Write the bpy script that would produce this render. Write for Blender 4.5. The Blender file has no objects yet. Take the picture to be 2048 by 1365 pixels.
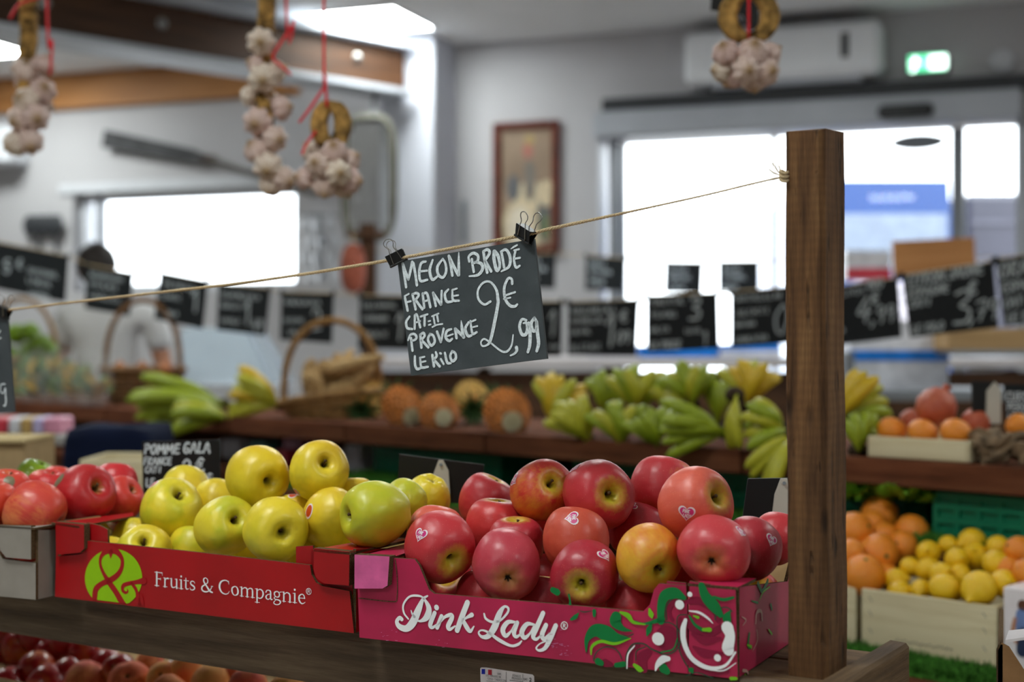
import bpy, bmesh, math, random
from mathutils import Vector, Matrix, Quaternion
from mathutils.bvhtree import BVHTree

random.seed(7)
SC = bpy.context.scene
COL = SC.collection
# ------------------------------------------------------------------ camera
F = 2844.4            # focal length in pixels of the 2048 px wide frame (50 mm on 36 mm)
CZ = 1.28
cam_d = bpy.data.cameras.new('camera'); cam = bpy.data.objects.new('camera', cam_d); COL.objects.link(cam)
cam.location = (0, 0, CZ); cam.rotation_euler = (math.pi/2, 0, 0)
cam_d.lens = 50.0; cam_d.sensor_width = 36.0
cam_d.dof.use_dof = True; cam_d.dof.focus_distance = 1.60; cam_d.dof.aperture_fstop = 3.2
cam_d.clip_start = 0.05
SC.camera = cam
# ------------------------------------------------------------------ world, light, exposure
w = bpy.data.worlds.new('sky'); SC.world = w; w.use_nodes = True
bg = w.node_tree.nodes['Background']; bg.inputs[0].default_value = (0.93, 0.97, 1.0, 1); bg.inputs[1].default_value = 4.2
PANEL_W = 25.0
SC.view_settings.view_transform = 'Standard'; SC.view_settings.look = 'None'
SC.view_settings.gamma = 1; SC.view_settings.use_curve_mapping = False
SC.view_settings.exposure = 0.62
SC.cycles.use_denoising = True
SC.cycles.max_bounces = 8; SC.cycles.diffuse_bounces = 4; SC.cycles.glossy_bounces = 3
SC.cycles.transparent_max_bounces = 8; SC.cycles.caustics_reflective = False; SC.cycles.caustics_refractive = False
SC.cycles.sample_clamp_indirect = 6.0

# ------------------------------------------------------------------ helpers
def at(px, py, Y): return Vector(((px-1024)/F*Y, Y, CZ-(py-682.5)/F*Y))
def hit(px, py, P, n):
    d = Vector(((px-1024)/F, 1, -(py-682.5)/F)); c = Vector((0, 0, CZ))
    return c + d*((Vector(P)-c).dot(n)/d.dot(n))
def lin(v):
    v /= 255.0
    return v/12.92 if v <= .04045 else ((v+.055)/1.055)**2.4
def C(r, g, b): return (lin(r), lin(g), lin(b), 1)

MATS = {}
class NT:
    def __init__(s, name):
        s.m = bpy.data.materials.new(name); s.m.use_nodes = True; s.t = s.m.node_tree
        s.b = s.t.nodes['Principled BSDF']; MATS[name] = s.m
    def n(s, kind, **kw):
        o = s.t.nodes.new('ShaderNode'+kind)
        for k, v in kw.items():
            if k.startswith('_'): o.inputs[k[1:].replace('_', ' ')].default_value = v
            else: setattr(o, k, v)
        return o
    def l(s, a, b): s.t.links.new(a, b)
    def math(s, op, a, b=None, clamp=False):
        o = s.n('Math', operation=op); o.use_clamp = clamp
        for i, x in enumerate((a, b)):
            if x is None: continue
            if isinstance(x, (int, float)): o.inputs[i].default_value = x
            else: s.l(x, o.inputs[i])
        return o.outputs[0]
    def mix(s, f, a, b, mode='MIX'):
        o = s.n('MixRGB', blend_type=mode)
        for i, x in enumerate((f, a, b)):
            if isinstance(x, (int, float, tuple)): o.inputs[i].default_value = x
            else: s.l(x, o.inputs[i])
        return o.outputs[0]
    def ramp(s, f, stops):
        o = s.n('ValToRGB'); e = o.color_ramp.elements
        while len(e) < len(stops): e.new(.5)
        for i, (p, c) in enumerate(stops): e[i].position = p; e[i].color = c if len(c) == 4 else (*c, 1)
        s.l(f, o.inputs[0]); return o.outputs[0]
    def coord(s, scale=(1, 1, 1), kind='Object'):
        tc = s.n('TexCoord'); mp = s.n('Mapping'); mp.inputs['Scale'].default_value = scale
        s.l(tc.outputs[kind], mp.inputs[0]); return mp.outputs[0]
    def noise(s, vec, scale, detail=3, rough=.5):
        o = s.n('TexNoise', _Scale=scale, _Detail=detail, _Roughness=rough); s.l(vec, o.inputs['Vector']); return o.outputs['Fac']
    def bump(s, h, strength=.3, dist=.002):
        o = s.n('Bump', _Strength=strength, _Distance=dist); s.l(h, o.inputs['Height']); s.l(o.outputs[0], s.b.inputs['Normal'])
    def set(s, rough=.5, spec=.5, coat=0, metal=0, sss=0):
        s.b.inputs['Roughness'].default_value = rough; s.b.inputs['Specular IOR Level'].default_value = spec
        s.b.inputs['Coat Weight'].default_value = coat; s.b.inputs['Metallic'].default_value = metal
        return s

def plain(name, col, rough=.5, spec=.4, var=.08, scale=20, bump=0, metal=0, coat=0, bscale=None):
    """a colour with a little procedural variation"""
    if name in MATS: return MATS[name]
    t = NT(name); t.set(rough, spec, coat, metal)
    v = t.coord(); f = t.noise(v, scale, 3)
    d = tuple(min(1, x*(1-var*2)) for x in col[:3])+(1,); u = tuple(min(1, x*(1+var*2)) for x in col[:3])+(1,)
    t.l(t.ramp(f, [(.3, d), (.7, u)]), t.b.inputs['Base Color'])
    if bump: t.bump(t.noise(v, bscale or scale*4, 4), bump, .002)
    return t.m
def emit(name, col, s):
    t = NT(name); t.b.inputs['Base Color'].default_value = (0.8, .8, .8, 1)
    t.b.inputs['Emission Color'].default_value = col; t.b.inputs['Emission Strength'].default_value = s
    return t.m
def wood(name, c1, c2, c3, s=1.0, rough=.65, bump=.35, knots=False, cracks=False):
    """grain runs along the object's local X"""
    t = NT(name); t.set(rough, .3)
    v = t.coord((1.6*s, 22*s, 22*s)); g = t.noise(v, 3.0, 6, .62)
    v2 = t.coord((6*s, 120*s, 120*s)); g2 = t.noise(v2, 3.0, 3, .6)
    big = t.noise(t.coord((1.2*s, 4*s, 4*s)), 3, 3)
    col = t.ramp(g, [(.28, c1), (.52, c2), (.75, c3)])
    col = t.mix(t.math('MULTIPLY', g2, .55), col, c1)
    col = t.mix(t.ramp(big, [(.35, (0, 0, 0, 1)), (.75, (.6, .6, .6, 1))]), col, c1)
    h = t.math('ADD', g, g2)
    if knots:
        vo = t.n('TexVoronoi', _Scale=1.0); t.l(t.coord((7*s, 22*s, 22*s)), vo.inputs['Vector'])
        k = t.ramp(vo.outputs['Distance'], [(.05, (1, 1, 1, 1)), (.16, (0, 0, 0, 1))])
        col = t.mix(t.math('MULTIPLY', k, .8), col, (c1[0]*.3, c1[1]*.3, c1[2]*.3, 1)); h = t.math('SUBTRACT', h, k)
    if cracks:
        cr = t.noise(t.coord((5*s, 46*s, 46*s)), 2.0, 2, .5); ck = t.ramp(cr, [(.60, (0, 0, 0, 1)), (.66, (1, 1, 1, 1))])
        pt = t.ramp(t.noise(t.coord((9*s, 14*s, 14*s)), 2.0, 2), [(.50, (0, 0, 0, 1)), (.62, (1, 1, 1, 1))])
        ck = t.math('MULTIPLY', ck, pt); col = t.mix(t.math('MULTIPLY', ck, .85), col, (c1[0]*.25, c1[1]*.25, c1[2]*.25, 1)); h = t.math('SUBTRACT', h, t.math('MULTIPLY', ck, 1.6))
        sc_ = t.n('TexWave', _Scale=34.0, _Distortion=3.0, _Detail=2.0); sc_.wave_type = 'BANDS'; t.l(t.coord((1, .5, .5)), sc_.inputs['Vector']); col = t.mix(t.math('MULTIPLY', sc_.outputs['Fac'], .16), col, c1)
    t.l(col, t.b.inputs['Base Color']); t.bump(h, bump, .0022)
    return t.m

ORG = {}
def org(o): return ORG.get(o.name, Vector((0, 0, 0))) if o else Vector((0, 0, 0))
def prop(o, label=None, cat=None, group=None, kind=None):
    for k, v in (('label', label), ('category', cat), ('group', group), ('kind', kind)):
        if v: o[k] = v
    return o
def thing(name, label, cat, loc, group=None, kind=None):
    o = bpy.data.objects.new(name, None); COL.objects.link(o); o.location = loc; o.empty_display_size = .05
    ORG[o.name] = Vector(loc); return prop(o, label, cat, group, kind)

def frame_of(d, up=Vector((0, 0, 1))):
    x = d.normalized(); y = up.cross(x)
    if y.length < 1e-5: y = Vector((0, 1, 0)).cross(x)
    y.normalize(); z = x.cross(y); return Matrix((x, y, z)).transposed()
def catmull(pts, k=6):
    if len(pts) < 3: return [Vector(p) for p in pts] if k == 1 or len(pts) < 2 else [Vector(pts[0]).lerp(Vector(pts[1]), i/2) for i in range(3)]
    P = [Vector(p) for p in pts]; P = [P[0]*2-P[1]]+P+[P[-1]*2-P[-2]]; out = []
    for i in range(1, len(P)-2):
        a, b, c, d = P[i-1:i+3]
        for j in range(k):
            t = j/k; out.append(.5*((2*b)+(c-a)*t+(2*a-5*b+4*c-d)*t*t+(3*b-a-3*c+d)*t**3))
    out.append(P[-2]); return out

class MB:
    def __init__(s): s.v = []; s.f = []; s.m = []
    def add(s, vs, fs, mi=0):
        o = len(s.v); s.v += [Vector(x) for x in vs]; s.f += [tuple(i+o for i in f) for f in fs]; s.m += [mi]*len(fs); return s
    def box(s, c, size, R=None, ch=0, mi=0):
        c = Vector(c); hx, hy, hz = (x/2 for x in size); R = R or Matrix.Identity(3)
        if ch <= 0:
            vs = [c+R@Vector((x*hx, y*hy, z*hz)) for x in (-1, 1) for y in (-1, 1) for z in (-1, 1)]
            return s.add(vs, [(0, 1, 3, 2), (4, 6, 7, 5), (0, 4, 5, 1), (2, 3, 7, 6), (0, 2, 6, 4), (1, 5, 7, 3)], mi)
        ch = min(ch, hx*.9, hy*.9, hz*.9); bm = bmesh.new()
        for x in (-1, 1):
            for y in (-1, 1):
                for z in (-1, 1):
                    for k in range(3):
                        h = [hx-ch, hy-ch, hz-ch]; h[k] += ch
                        bm.verts.new((x*h[0], y*h[1], z*h[2]))
        bmesh.ops.convex_hull(bm, input=bm.verts); bm.verts.index_update()
        s.add([c+R@v.co for v in bm.verts], [tuple(v.index for v in f.verts) for f in bm.faces], mi); bm.free(); return s
    def tube(s, pts, r, n=8, mi=0, closed=False, caps=True, squash=None):
        pts = [Vector(p) for p in pts]; N = len(pts); rs = r if isinstance(r, (list, tuple)) else [r]*N
        tang = [(pts[(i+1) % N if closed else min(i+1, N-1)]-pts[(i-1) % N if closed else max(i-1, 0)]).normalized() for i in range(N)]
        ref = Vector((0, 0, 1)) if abs(tang[0].z) < .9 else Vector((0, 1, 0))
        a = ref.cross(tang[0]).normalized(); vs = []
        for i in range(N):
            t = tang[i]; a = (a-t*a.dot(t)); a = a.normalized() if a.length > 1e-7 else t.orthogonal().normalized(); b = t.cross(a)
            for k in range(n):
                th = 2*math.pi*k/n; vs.append(pts[i]+(a*math.cos(th)+b*math.sin(th)*(squash or 1))*rs[i])
        fs = []
        for i in range(N if closed else N-1):
            j = (i+1) % N
            for k in range(n): fs.append((i*n+k, i*n+(k+1) % n, j*n+(k+1) % n, j*n+k))
        if caps and not closed: fs += [tuple(range(n-1, -1, -1)), tuple((N-1)*n+k for k in range(n))]
        return s.add(vs, fs, mi)
    def lathe(s, prof, n=24, c=(0, 0, 0), R=None, lobe=None, mi=0):
        """profile [(r,z)..] from top to bottom; lobe(th, i)->factor"""
        c = Vector(c); R = R or Matrix.Identity(3); vs = []; fs = []; N = len(prof)
        for i, (r, z) in enumerate(prof):
            for k in range(n):
                th = 2*math.pi*k/n; q = lobe(th, i, r, z) if lobe else (r, z)
                vs.append(c+R@Vector((q[0]*math.cos(th), q[0]*math.sin(th), q[1])))
        for i in range(N-1):
            for k in range(n): fs.append((i*n+k, (i+1)*n+k, (i+1)*n+(k+1) % n, i*n+(k+1) % n))
        return s.add(vs, fs, mi)
    def ball(s, c, r, n=12, m=8, R=None, mi=0):
        rx = r if isinstance(r, (tuple, list)) else (r, r, r); c = Vector(c); R = R or Matrix.Identity(3); vs = []; fs = []
        for i in range(m+1):
            th = math.pi*i/m
            for k in range(n):
                ph = 2*math.pi*k/n; vs.append(c+R@Vector((rx[0]*math.sin(th)*math.cos(ph), rx[1]*math.sin(th)*math.sin(ph), rx[2]*math.cos(th))))
        for i in range(m):
            for k in range(n): fs.append((i*n+k, (i+1)*n+k, (i+1)*n+(k+1) % n, i*n+(k+1) % n))
        return s.add(vs, fs, mi)
    def slab(s, poly, off, mi=0, edge=None, back=None):
        """polygon of 3D points extruded by vector off (front face first)"""
        n = len(poly); P = [Vector(p) for p in poly]; Q = [p+off for p in P]; o = len(s.v); s.v += P+Q
        s.f += [tuple(range(o, o+n)), tuple(range(o+2*n-1, o+n-1, -1))]; s.m += [mi, mi if back is None else back]
        for i in range(n):
            j = (i+1) % n; s.f.append((o+j, o+i, o+n+i, o+n+j)); s.m.append(mi if edge is None else edge)
        return s
    def ribbon(s, pts, ws, nrm, k=6, mi=0, cap=True):
        """flat stroke: pts 3D on a plane of normal nrm, ws widths"""
        ws = ws if isinstance(ws, (list, tuple)) else [ws]*len(pts)
        P = catmull(pts, k); W = [x.x for x in catmull([Vector((q, 0, 0)) for q in ws], k)]
        nrm = Vector(nrm).normalized(); vs = []; fs = []; N = len(P)
        side = None; L = []
        for i in range(N):
            t = P[min(i+1, N-1)]-P[max(i-1, 0)]
            if t.length > 1e-9: side = nrm.cross(t.normalized())
            elif side is None: side = nrm.orthogonal()
            L.append(side); h = max(W[i], 1e-5)/2; vs += [P[i]+side*h, P[i]-side*h]
        for i in range(N-1): fs.append((2*i, 2*i+1, 2*i+3, 2*i+2))
        s.add(vs, fs, mi)
        if cap:
            for i, sg in ((0, -1), (N-1, 1)):
                t = L[i].cross(nrm)*sg; h = max(W[i], 1e-5)/2; arc = [P[i]]
                for q in range(7):
                    a = math.pi*q/6; arc.append(P[i]+L[i]*math.cos(a)*h+t*math.sin(a)*h)
                s.add(arc, [(0, q, q+1) for q in range(1, 7)], mi)
        return s
    def disc(s, c, rx, ax, ay, ry=None, n=28, mi=0):
        c = Vector(c); ry = ry or rx
        vs = [c]+[c+ax*math.cos(2*math.pi*i/n)*rx+ay*math.sin(2*math.pi*i/n)*ry for i in range(n)]
        return s.add(vs, [(0, 1+i, 1+(i+1) % n) for i in range(n)], mi)
    def build(s, name, mats, parent=None, smooth=35, origin=None, local=False):
        if local: o0 = Vector((0, 0, 0))
        elif parent: o0 = org(parent)
        elif origin is not None: o0 = Vector(origin)
        else:
            xs = [v.x for v in s.v]; ys = [v.y for v in s.v]; zs = [v.z for v in s.v]
            o0 = Vector(((min(xs)+max(xs))/2, (min(ys)+max(ys))/2, min(zs)))
        me = bpy.data.meshes.new(name); me.from_pydata([v-o0 for v in s.v], [], s.f)
        for m in (mats if isinstance(mats, (list, tuple)) else [mats]): me.materials.append(m)
        if len(set(s.m)) > 1: me.polygons.foreach_set('material_index', s.m)
        if smooth:
            me.polygons.foreach_set('use_smooth', [True]*len(s.f))
            if smooth < 180: me.set_sharp_from_angle(angle=math.radians(smooth))
        me.update()
        o = bpy.data.objects.new(name, me); COL.objects.link(o)
        if parent: o.parent = parent; ORG[o.name] = o0
        elif not local: o.location = o0; ORG[o.name] = o0
        return o

def board(name, p0, p1, width, thick, mat, parent=None, up=Vector((0, 0, 1)), ch=.002, jitter=0):
    """plank from p0 to p1 (its middle line), local X along it so that the grain follows"""
    p0 = Vector(p0); p1 = Vector(p1); L = (p1-p0).length; R = frame_of(p1-p0, up)
    b = MB().box((0, 0, 0), (L, width, thick), ch=ch)
    if jitter:
        for v in b.v: v += Vector((0, random.uniform(-1, 1), random.uniform(-1, 1)))*jitter
    o = b.build(name, mat, local=True, smooth=20); mid = (p0+p1)/2
    o.rotation_mode = 'QUATERNION'; o.rotation_quaternion = R.to_quaternion(); o.location = mid-(org(parent) if parent else Vector())
    if parent: o.parent = parent
    ORG[o.name] = mid
    return o
def dup(o, parent=None):
    c = o.copy(); COL.objects.link(c); c.parent = parent; return c
def dup_tree(o, loc, quat=None, scale=None):
    c = o.copy(); COL.objects.link(c); c.location = loc
    if quat is not None: c.rotation_mode = 'QUATERNION'; c.rotation_quaternion = quat
    if scale: c.scale = (scale,)*3 if isinstance(scale, (int, float)) else scale
    for ch in o.children:
        k = ch.copy(); COL.objects.link(k); k.parent = c
    return c
UP = Vector((0, 0, 1))
# ------------------------------------------------------------------ materials
M_wall = plain('wall_paint', C(192, 190, 193), .8, .2, .02, 2)
M_ceil = plain('ceiling_paint', C(236, 236, 238), .85, .2, .02, 2)
M_floor = plain('floor_tile', C(186, 180, 170), .45, .4, .08, 3)
M_white = plain('white_plastic', C(214, 216, 222), .4, .5, .02, 5)
M_alu = plain('white_aluminium', C(176, 180, 188), .4, .5, .02, 5)
M_darkmetal = plain('dark_metal', C(48, 50, 54), .5, .5, .05, 8)
M_greymetal = plain('grey_metal', C(128, 132, 138), .4, .5, .04, 8)
M_black = plain('black_plastic', C(14, 15, 17), .35, .45, .1, 30)
M_blackcard = plain('black_card', C(13, 13, 14), .5, .4, .1, 30)
M_wood_shelf = wood('stained_shelf_wood', C(60, 46, 34), C(118, 97, 76), C(150, 128, 102), 1, .65, .6, True)
M_wood_post = wood('weathered_post_wood', C(64, 40, 22), C(134, 94, 57), C(168, 126, 82), 1.4, .75, 1.0, True, True)
M_wood_rail = wood('rail_wood', C(64, 48, 32), C(116, 90, 62), C(148, 118, 84), 1.4, .75, .7)
M_wood_island = wood('island_wood', C(60, 32, 20), C(122, 72, 48), C(150, 98, 68), .6, .85, .4); MATS['island_wood'].node_tree.nodes['Principled BSDF'].inputs['Specular IOR Level'].default_value = .12
M_wood_beam = wood('beam_wood', C(44, 26, 13), C(86, 54, 30), C(116, 76, 42), .35, .6, .3)
M_wood_band = wood('band_wood', C(150, 98, 52), C(190, 134, 82), C(206, 152, 100), .35, .55, .2)
M_wood_pale = wood('poplar_crate_wood', C(206, 190, 150), C(232, 220, 186), C(240, 230, 200), .8, .7, .25)
M_wood_tan = wood('tan_wood', C(150, 118, 78), C(190, 156, 112), C(204, 172, 130), .6, .7, .3)
M_frame_red = wood('mahogany_frame', C(70, 26, 16), C(116, 50, 34), C(132, 64, 44), .5, .4, .1)
M_kraft = plain('kraft_card', C(176, 150, 112), .85, .15, .06, 30, .15)
M_kraft_edge = plain('corrugated_edge', C(96, 76, 54), .9, .1, .35, 900, .4)
M_kraft_in = plain('card_inside', C(200, 178, 132), .85, .15, .04, 20, .1)
M_greycard = plain('grey_card', C(150, 142, 134), .8, .2, .05, 25, .12)
M_red_print = plain('red_gloss_print', C(168, 14, 20), .42, .4, .05, 14, .05, coat=.06)
M_pink_print = plain('pink_gloss_print', C(184, 34, 78), .42, .4, .07, 16, .06, coat=.06)
M_pink_light = plain('light_pink_print', C(222, 96, 156), .35, .5, .08, 40, .1, coat=.3)
M_ink_white = plain('white_ink', C(250, 250, 255), .45, .4, .03, 40)
M_ink_lime = plain('lime_ink', C(150, 200, 0), .4, .4, .03, 30)
M_ink_green = plain('green_ink', C(0, 122, 58), .4, .4, .05, 30)
M_ink_dark = plain('maroon_ink', C(136, 16, 56), .35, .4, .05, 30)
M_ink_outline = plain('dark_green_ink', C(40, 74, 56), .4, .4, .05, 30)
M_ink_yellowgreen = plain('yellow_green_ink', C(120, 196, 30), .4, .4, .05, 30)
M_ink_black = plain('black_ink', C(22, 22, 30), .5, .3, .05, 30)
M_ink_blue = plain('blue_ink', C(20, 40, 170), .5, .3, .05, 30)
M_ink_red = plain('red_ink', C(196, 40, 60), .5, .3, .05, 30)
M_slate = None
t = NT('slate_board'); t.set(.55, .35); v = t.coord()
sp = t.n('TexVoronoi', _Scale=620.0); t.l(v, sp.inputs['Vector'])
dots = t.ramp(sp.outputs['Distance'], [(.10, (1, 1, 1, 1)), (.2, (0, 0, 0, 1))]); dots = t.math('MULTIPLY', dots, t.ramp(t.noise(v, 260, 2), [(.55, (0, 0, 0, 1)), (.7, (1, 1, 1, 1))]))
base = t.ramp(t.noise(v, 30, 5), [(.3, C(60, 66, 70)), (.7, C(74, 80, 84))])
t.l(t.mix(t.math('MULTIPLY', dots, .5), base, C(150, 156, 160)), t.b.inputs['Base Color']); M_slate = t.m
M_slate_dark = plain('dark_slate_board', C(22, 26, 29), .6, .3, .1, 40)
M_chalk = plain('chalk_pen', C(222, 230, 236), .7, .2, .1, 500)
M_chalk_soft = plain('chalk_pen_soft', C(190, 198, 202), .7, .2, .1, 300)
M_twine = plain('jute_twine', C(206, 182, 146), .85, .15, .15, 900, .4)
M_redstring = plain('red_string', C(224, 40, 52), .6, .3, .1, 60)
M_steel = plain('clip_wire', C(150, 148, 146), .25, .5, .03, 40, metal=1)
M_clipstand = plain('cream_clip', C(196, 190, 178), .5, .4, .03, 20)
M_garlic = None
t = NT('garlic_skin'); t.set(.55, .35); v = t.coord((2.2, 2.2, .5)); g = t.noise(v, 3, 4)
oi = t.n('ObjectInfo'); pk = t.mix(t.math('MULTIPLY', oi.outputs['Random'], .75), C(240, 230, 214), C(214, 180, 182))
col = t.mix(t.ramp(g, [(.35, (0, 0, 0, 1)), (.72, (.8, .8, .8, 1))]), pk, C(178, 138, 116)); tz = t.n('TexCoord'); sz = t.n('SeparateXYZ'); t.l(tz.outputs['Object'], sz.inputs[0]); col = t.mix(t.ramp(sz.outputs[2], [(.5, (0, 0, 0, 1)), (.86, (.9, .9, .9, 1))]), col, C(150, 116, 66)); t.l(col, t.b.inputs['Base Color']); t.bump(g, .3, .002); M_garlic = t.m
M_straw = plain('dried_garlic_stalk', C(156, 120, 66), .8, .2, .45, 45, .6)
M_wicker = plain('wicker', C(150, 112, 66), .7, .25, .25, 60, .4)
M_wicker_dark = plain('dark_wicker', C(120, 86, 54), .7, .25, .25, 60, .4)
M_greencrate = plain('green_plastic_crate', C(8, 116, 82), .4, .4, .05, 10)
M_turf = plain('artificial_turf', C(70, 124, 46), .9, .1, .4, 200, .8)
M_leaf = plain('lettuce_leaf', C(120, 180, 50), .5, .4, .3, 40, .3)
M_leaf_dark = plain('pineapple_leaf', C(62, 92, 50), .5, .4, .3, 60, .2)
M_herb = plain('wrapped_herb_leaf', C(104, 130, 66), .4, .5, .4, 50, .2)
M_flower = plain('yellow_blossom', C(214, 168, 60), .5, .4, .3, 60, .2)
M_stemw = plain('apple_stem_wood', C(84, 62, 38), .8, .2, .3, 300)
M_calyx = plain('dry_calyx', C(44, 36, 26), .9, .1, .3, 400, .5)
M_sticker_w = plain('sticker_white', C(236, 228, 232), .35, .5, .02, 50)
M_sticker_p = plain('sticker_pink', C(206, 40, 120), .35, .5, .05, 50)
M_sticker_r = plain('sticker_red', C(200, 70, 24), .35, .5, .2, 500)
M_sticker_g = plain('sticker_grey', C(120, 112, 84), .4, .5, .3, 700)
M_citrus_hub = plain('citrus_navel', C(90, 100, 50), .8, .2, .2, 200)
M_glass = None
t = NT('clear_glass'); t.t.nodes.remove(t.b); tr = t.n('BsdfTransparent'); tr.inputs[0].default_value = (.97, .99, 1, 1); gl = t.n('BsdfGlossy'); gl.inputs['Roughness'].default_value = .02
fr = t.n('Fresnel', _IOR=1.25); mx = t.n('MixShader'); t.l(fr.outputs[0], mx.inputs[0]); t.l(tr.outputs[0], mx.inputs[1]); t.l(gl.outputs[0], mx.inputs[2]); t.l(mx.outputs[0], t.t.nodes['Material Output'].inputs[0]); M_glass = t.m
t = NT('hazy_plastic'); t.set(.15, .6); t.b.inputs['Base Color'].default_value = C(206, 222, 236); t.b.inputs['Alpha'].default_value = .55; M_haze = t.m
t = NT('cellophane'); t.set(.1, .6); t.b.inputs['Base Color'].default_value = C(226, 232, 232); t.b.inputs['Alpha'].default_value = .07; M_cello = t.m
M_panel = emit('light_panel', (.93, 1, .97, 1), PANEL_W)
M_exit = emit('exit_green', (.05, .8, .35, 1), 1.2)
M_exit_w = emit('exit_white', (.75, 1, .88, 1), 2.5)

def fruit(name, base, skin, green, rough=.3, freq=9, cav=.36, speck=.5, streak=.5, coat=.15, dark_specks=False):
    """apple skin: obj.color rgb tints the blush, obj.color alpha sets how much of it covers the base; local Z is the stem axis (unit apple)"""
    t = NT(name); t.set(rough, .5, coat); t.b.inputs['Coat Roughness'].default_value = .12
    tc = t.n('TexCoord'); sx = t.n('SeparateXYZ'); t.l(tc.outputs['Object'], sx.inputs[0]); oi = t.n('ObjectInfo')
    off = t.n('VectorMath', operation='ADD'); mp = t.n('Mapping'); mp.inputs['Scale'].default_value = (freq, freq, 1.1)
    cb = t.n('CombineXYZ'); rnd = t.math('MULTIPLY', oi.outputs['Random'], 37.0)
    for i in range(3): t.l(rnd, cb.inputs[i])
    t.l(tc.outputs['Object'], mp.inputs[0]); t.l(mp.outputs[0], off.inputs[0]); t.l(cb.outputs[0], off.inputs[1])
    n1 = t.noise(off.outputs[0], 1.0, 4, .6)
    mp2 = t.n('Mapping'); mp2.inputs['Scale'].default_value = (1.4, 1.4, 1.4); t.l(tc.outputs['Object'], mp2.inputs[0])
    of2 = t.n('VectorMath', operation='ADD'); t.l(mp2.outputs[0], of2.inputs[0]); t.l(cb.outputs[0], of2.inputs[1]); n2 = t.noise(of2.outputs[0], 1.0, 2)
    # blush stronger on the +X side
    f = t.math('ADD', t.math('MULTIPLY', sx.outputs[0], .38), t.math('ADD', t.math('MULTIPLY', t.math('SUBTRACT', n1, .5), streak*2), t.math('MULTIPLY', t.math('SUBTRACT', n2, .5), 1.3)))
    f = t.math('ADD', f, t.math('SUBTRACT', t.math('MULTIPLY', oi.outputs['Alpha'], 2.6), 1.3))
    f = t.math('ADD', t.math('MULTIPLY', f, .9), .5, True)
    colr = t.mix(t.math('MULTIPLY', n1, .5), oi.outputs['Color'], skin)
    if dark_specks: base = t.mix(t.ramp(n2, [(.42, (0, 0, 0, 1)), (.68, (1, 1, 1, 1))]), base, C(198, 196, 44))
    col = t.mix(f, base, colr)
    rr = t.math('SQRT', t.math('ADD', t.math('MULTIPLY', sx.outputs[0], sx.outputs[0]), t.math('MULTIPLY', sx.outputs[1], sx.outputs[1])))
    cv = t.ramp(t.math('ADD', rr, t.math('MULTIPLY', t.math('SUBTRACT', n1, .5), .35)), [(cav*.35, (1, 1, 1, 1)), (cav*1.25, (0, 0, 0, 1))])
    zf = t.ramp(sx.outputs[2], [(.0, (.3, .3, .3, 1)), (.3, (1, 1, 1, 1))]); cv = t.math('MULTIPLY', cv, zf)
    col = t.mix(t.math('MULTIPLY', cv, t.math('ADD', t.math('MULTIPLY', n2, .7), .5, True)), col, green)
    col = t.mix(t.math('MULTIPLY', t.ramp(rr, [(.04, (1, 1, 1, 1)), (.14, (0, 0, 0, 1))]), .8), col, C(74, 60, 26))
    vo = t.n('TexVoronoi', _Scale=13.0); t.l(off.outputs[0], vo.inputs['Vector']); t.l(tc.outputs['Object'], vo.inputs['Vector'])
    sp_ = t.ramp(vo.outputs['Distance'], [(.06, (1, 1, 1, 1)), (.13, (0, 0, 0, 1))])
    col = t.mix(t.math('MULTIPLY', sp_, speck), col, C(120, 104, 40) if dark_specks else C(250, 196, 160))
    t.l(col, t.b.inputs['Base Color']); t.bump(n2, .15, .02)
    return t.m
M_pinklady = fruit('pink_apple_skin', C(226, 166, 46), C(188, 44, 52), C(206, 192, 46), .42, 7, .46, .42, .5, .03)
M_gold = fruit('golden_apple_skin', C(232, 210, 50), C(232, 190, 40), C(150, 140, 40), .4, 3, .2, .3, .15, .04, dark_specks=True)
M_gala = fruit('gala_apple_skin', C(232, 150, 80), C(196, 48, 42), C(160, 120, 56), .4, 11, .22, .25, .6, .03)
M_greenapple = fruit('green_apple_skin', C(132, 172, 30), C(150, 182, 40), C(110, 140, 30), .3, 4, .3, .2, .2)
M_nect = fruit('nectarine_skin', C(244, 150, 50), C(150, 30, 38), C(220, 140, 50), .3, 3, .12, .1, .3)
M_peach = fruit('peach_skin', C(250, 180, 96), C(226, 96, 80), C(244, 170, 90), .75, 3, .12, 0, .3, 0)
def citrus(name, c1, c2):
    t = NT(name); t.set(.38, .5, .1); v = t.coord(); g = t.noise(v, 60, 2); b = t.noise(v, 3, 2)
    t.l(t.mix(b, c1, c2), t.b.inputs['Base Color']); t.bump(g, .25, .03); return t.m
M_orange = citrus('orange_peel', C(240, 130, 20), C(244, 156, 50)); M_lemon = citrus('lemon_peel', C(244, 190, 4), C(246, 206, 30))
M_lime = citrus('lime_peel', C(92, 134, 14), C(132, 160, 30)); M_pome = citrus('pomegranate_skin', C(176, 62, 44), C(200, 106, 66))
def banana_mat(name, c, tip):
    t = NT(name); t.set(.45, .4); tc = t.n('TexCoord'); sx = t.n('SeparateXYZ'); t.l(tc.outputs['Object'], sx.inputs[0])
    g = t.noise(t.coord((3, 30, 30)), 2, 3); f = t.ramp(sx.outputs[0], [(.0, (1, 1, 1, 1)), (.16, (0, 0, 0, 1)), (.94, (0, 0, 0, 1)), (1, (1, 1, 1, 1))])
    d = tuple(x*.72 for x in c[:3])+(1,)
    t.l(t.mix(t.math('MULTIPLY', f, .7), t.mix(g, d, c), tip), t.b.inputs['Base Color']); return t.m
M_ban_g = banana_mat('green_banana_skin', C(152, 168, 34), C(126, 146, 40)); M_ban_yg = banana_mat('yellow_green_banana_skin', C(188, 184, 46), C(156, 164, 50))
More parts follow.
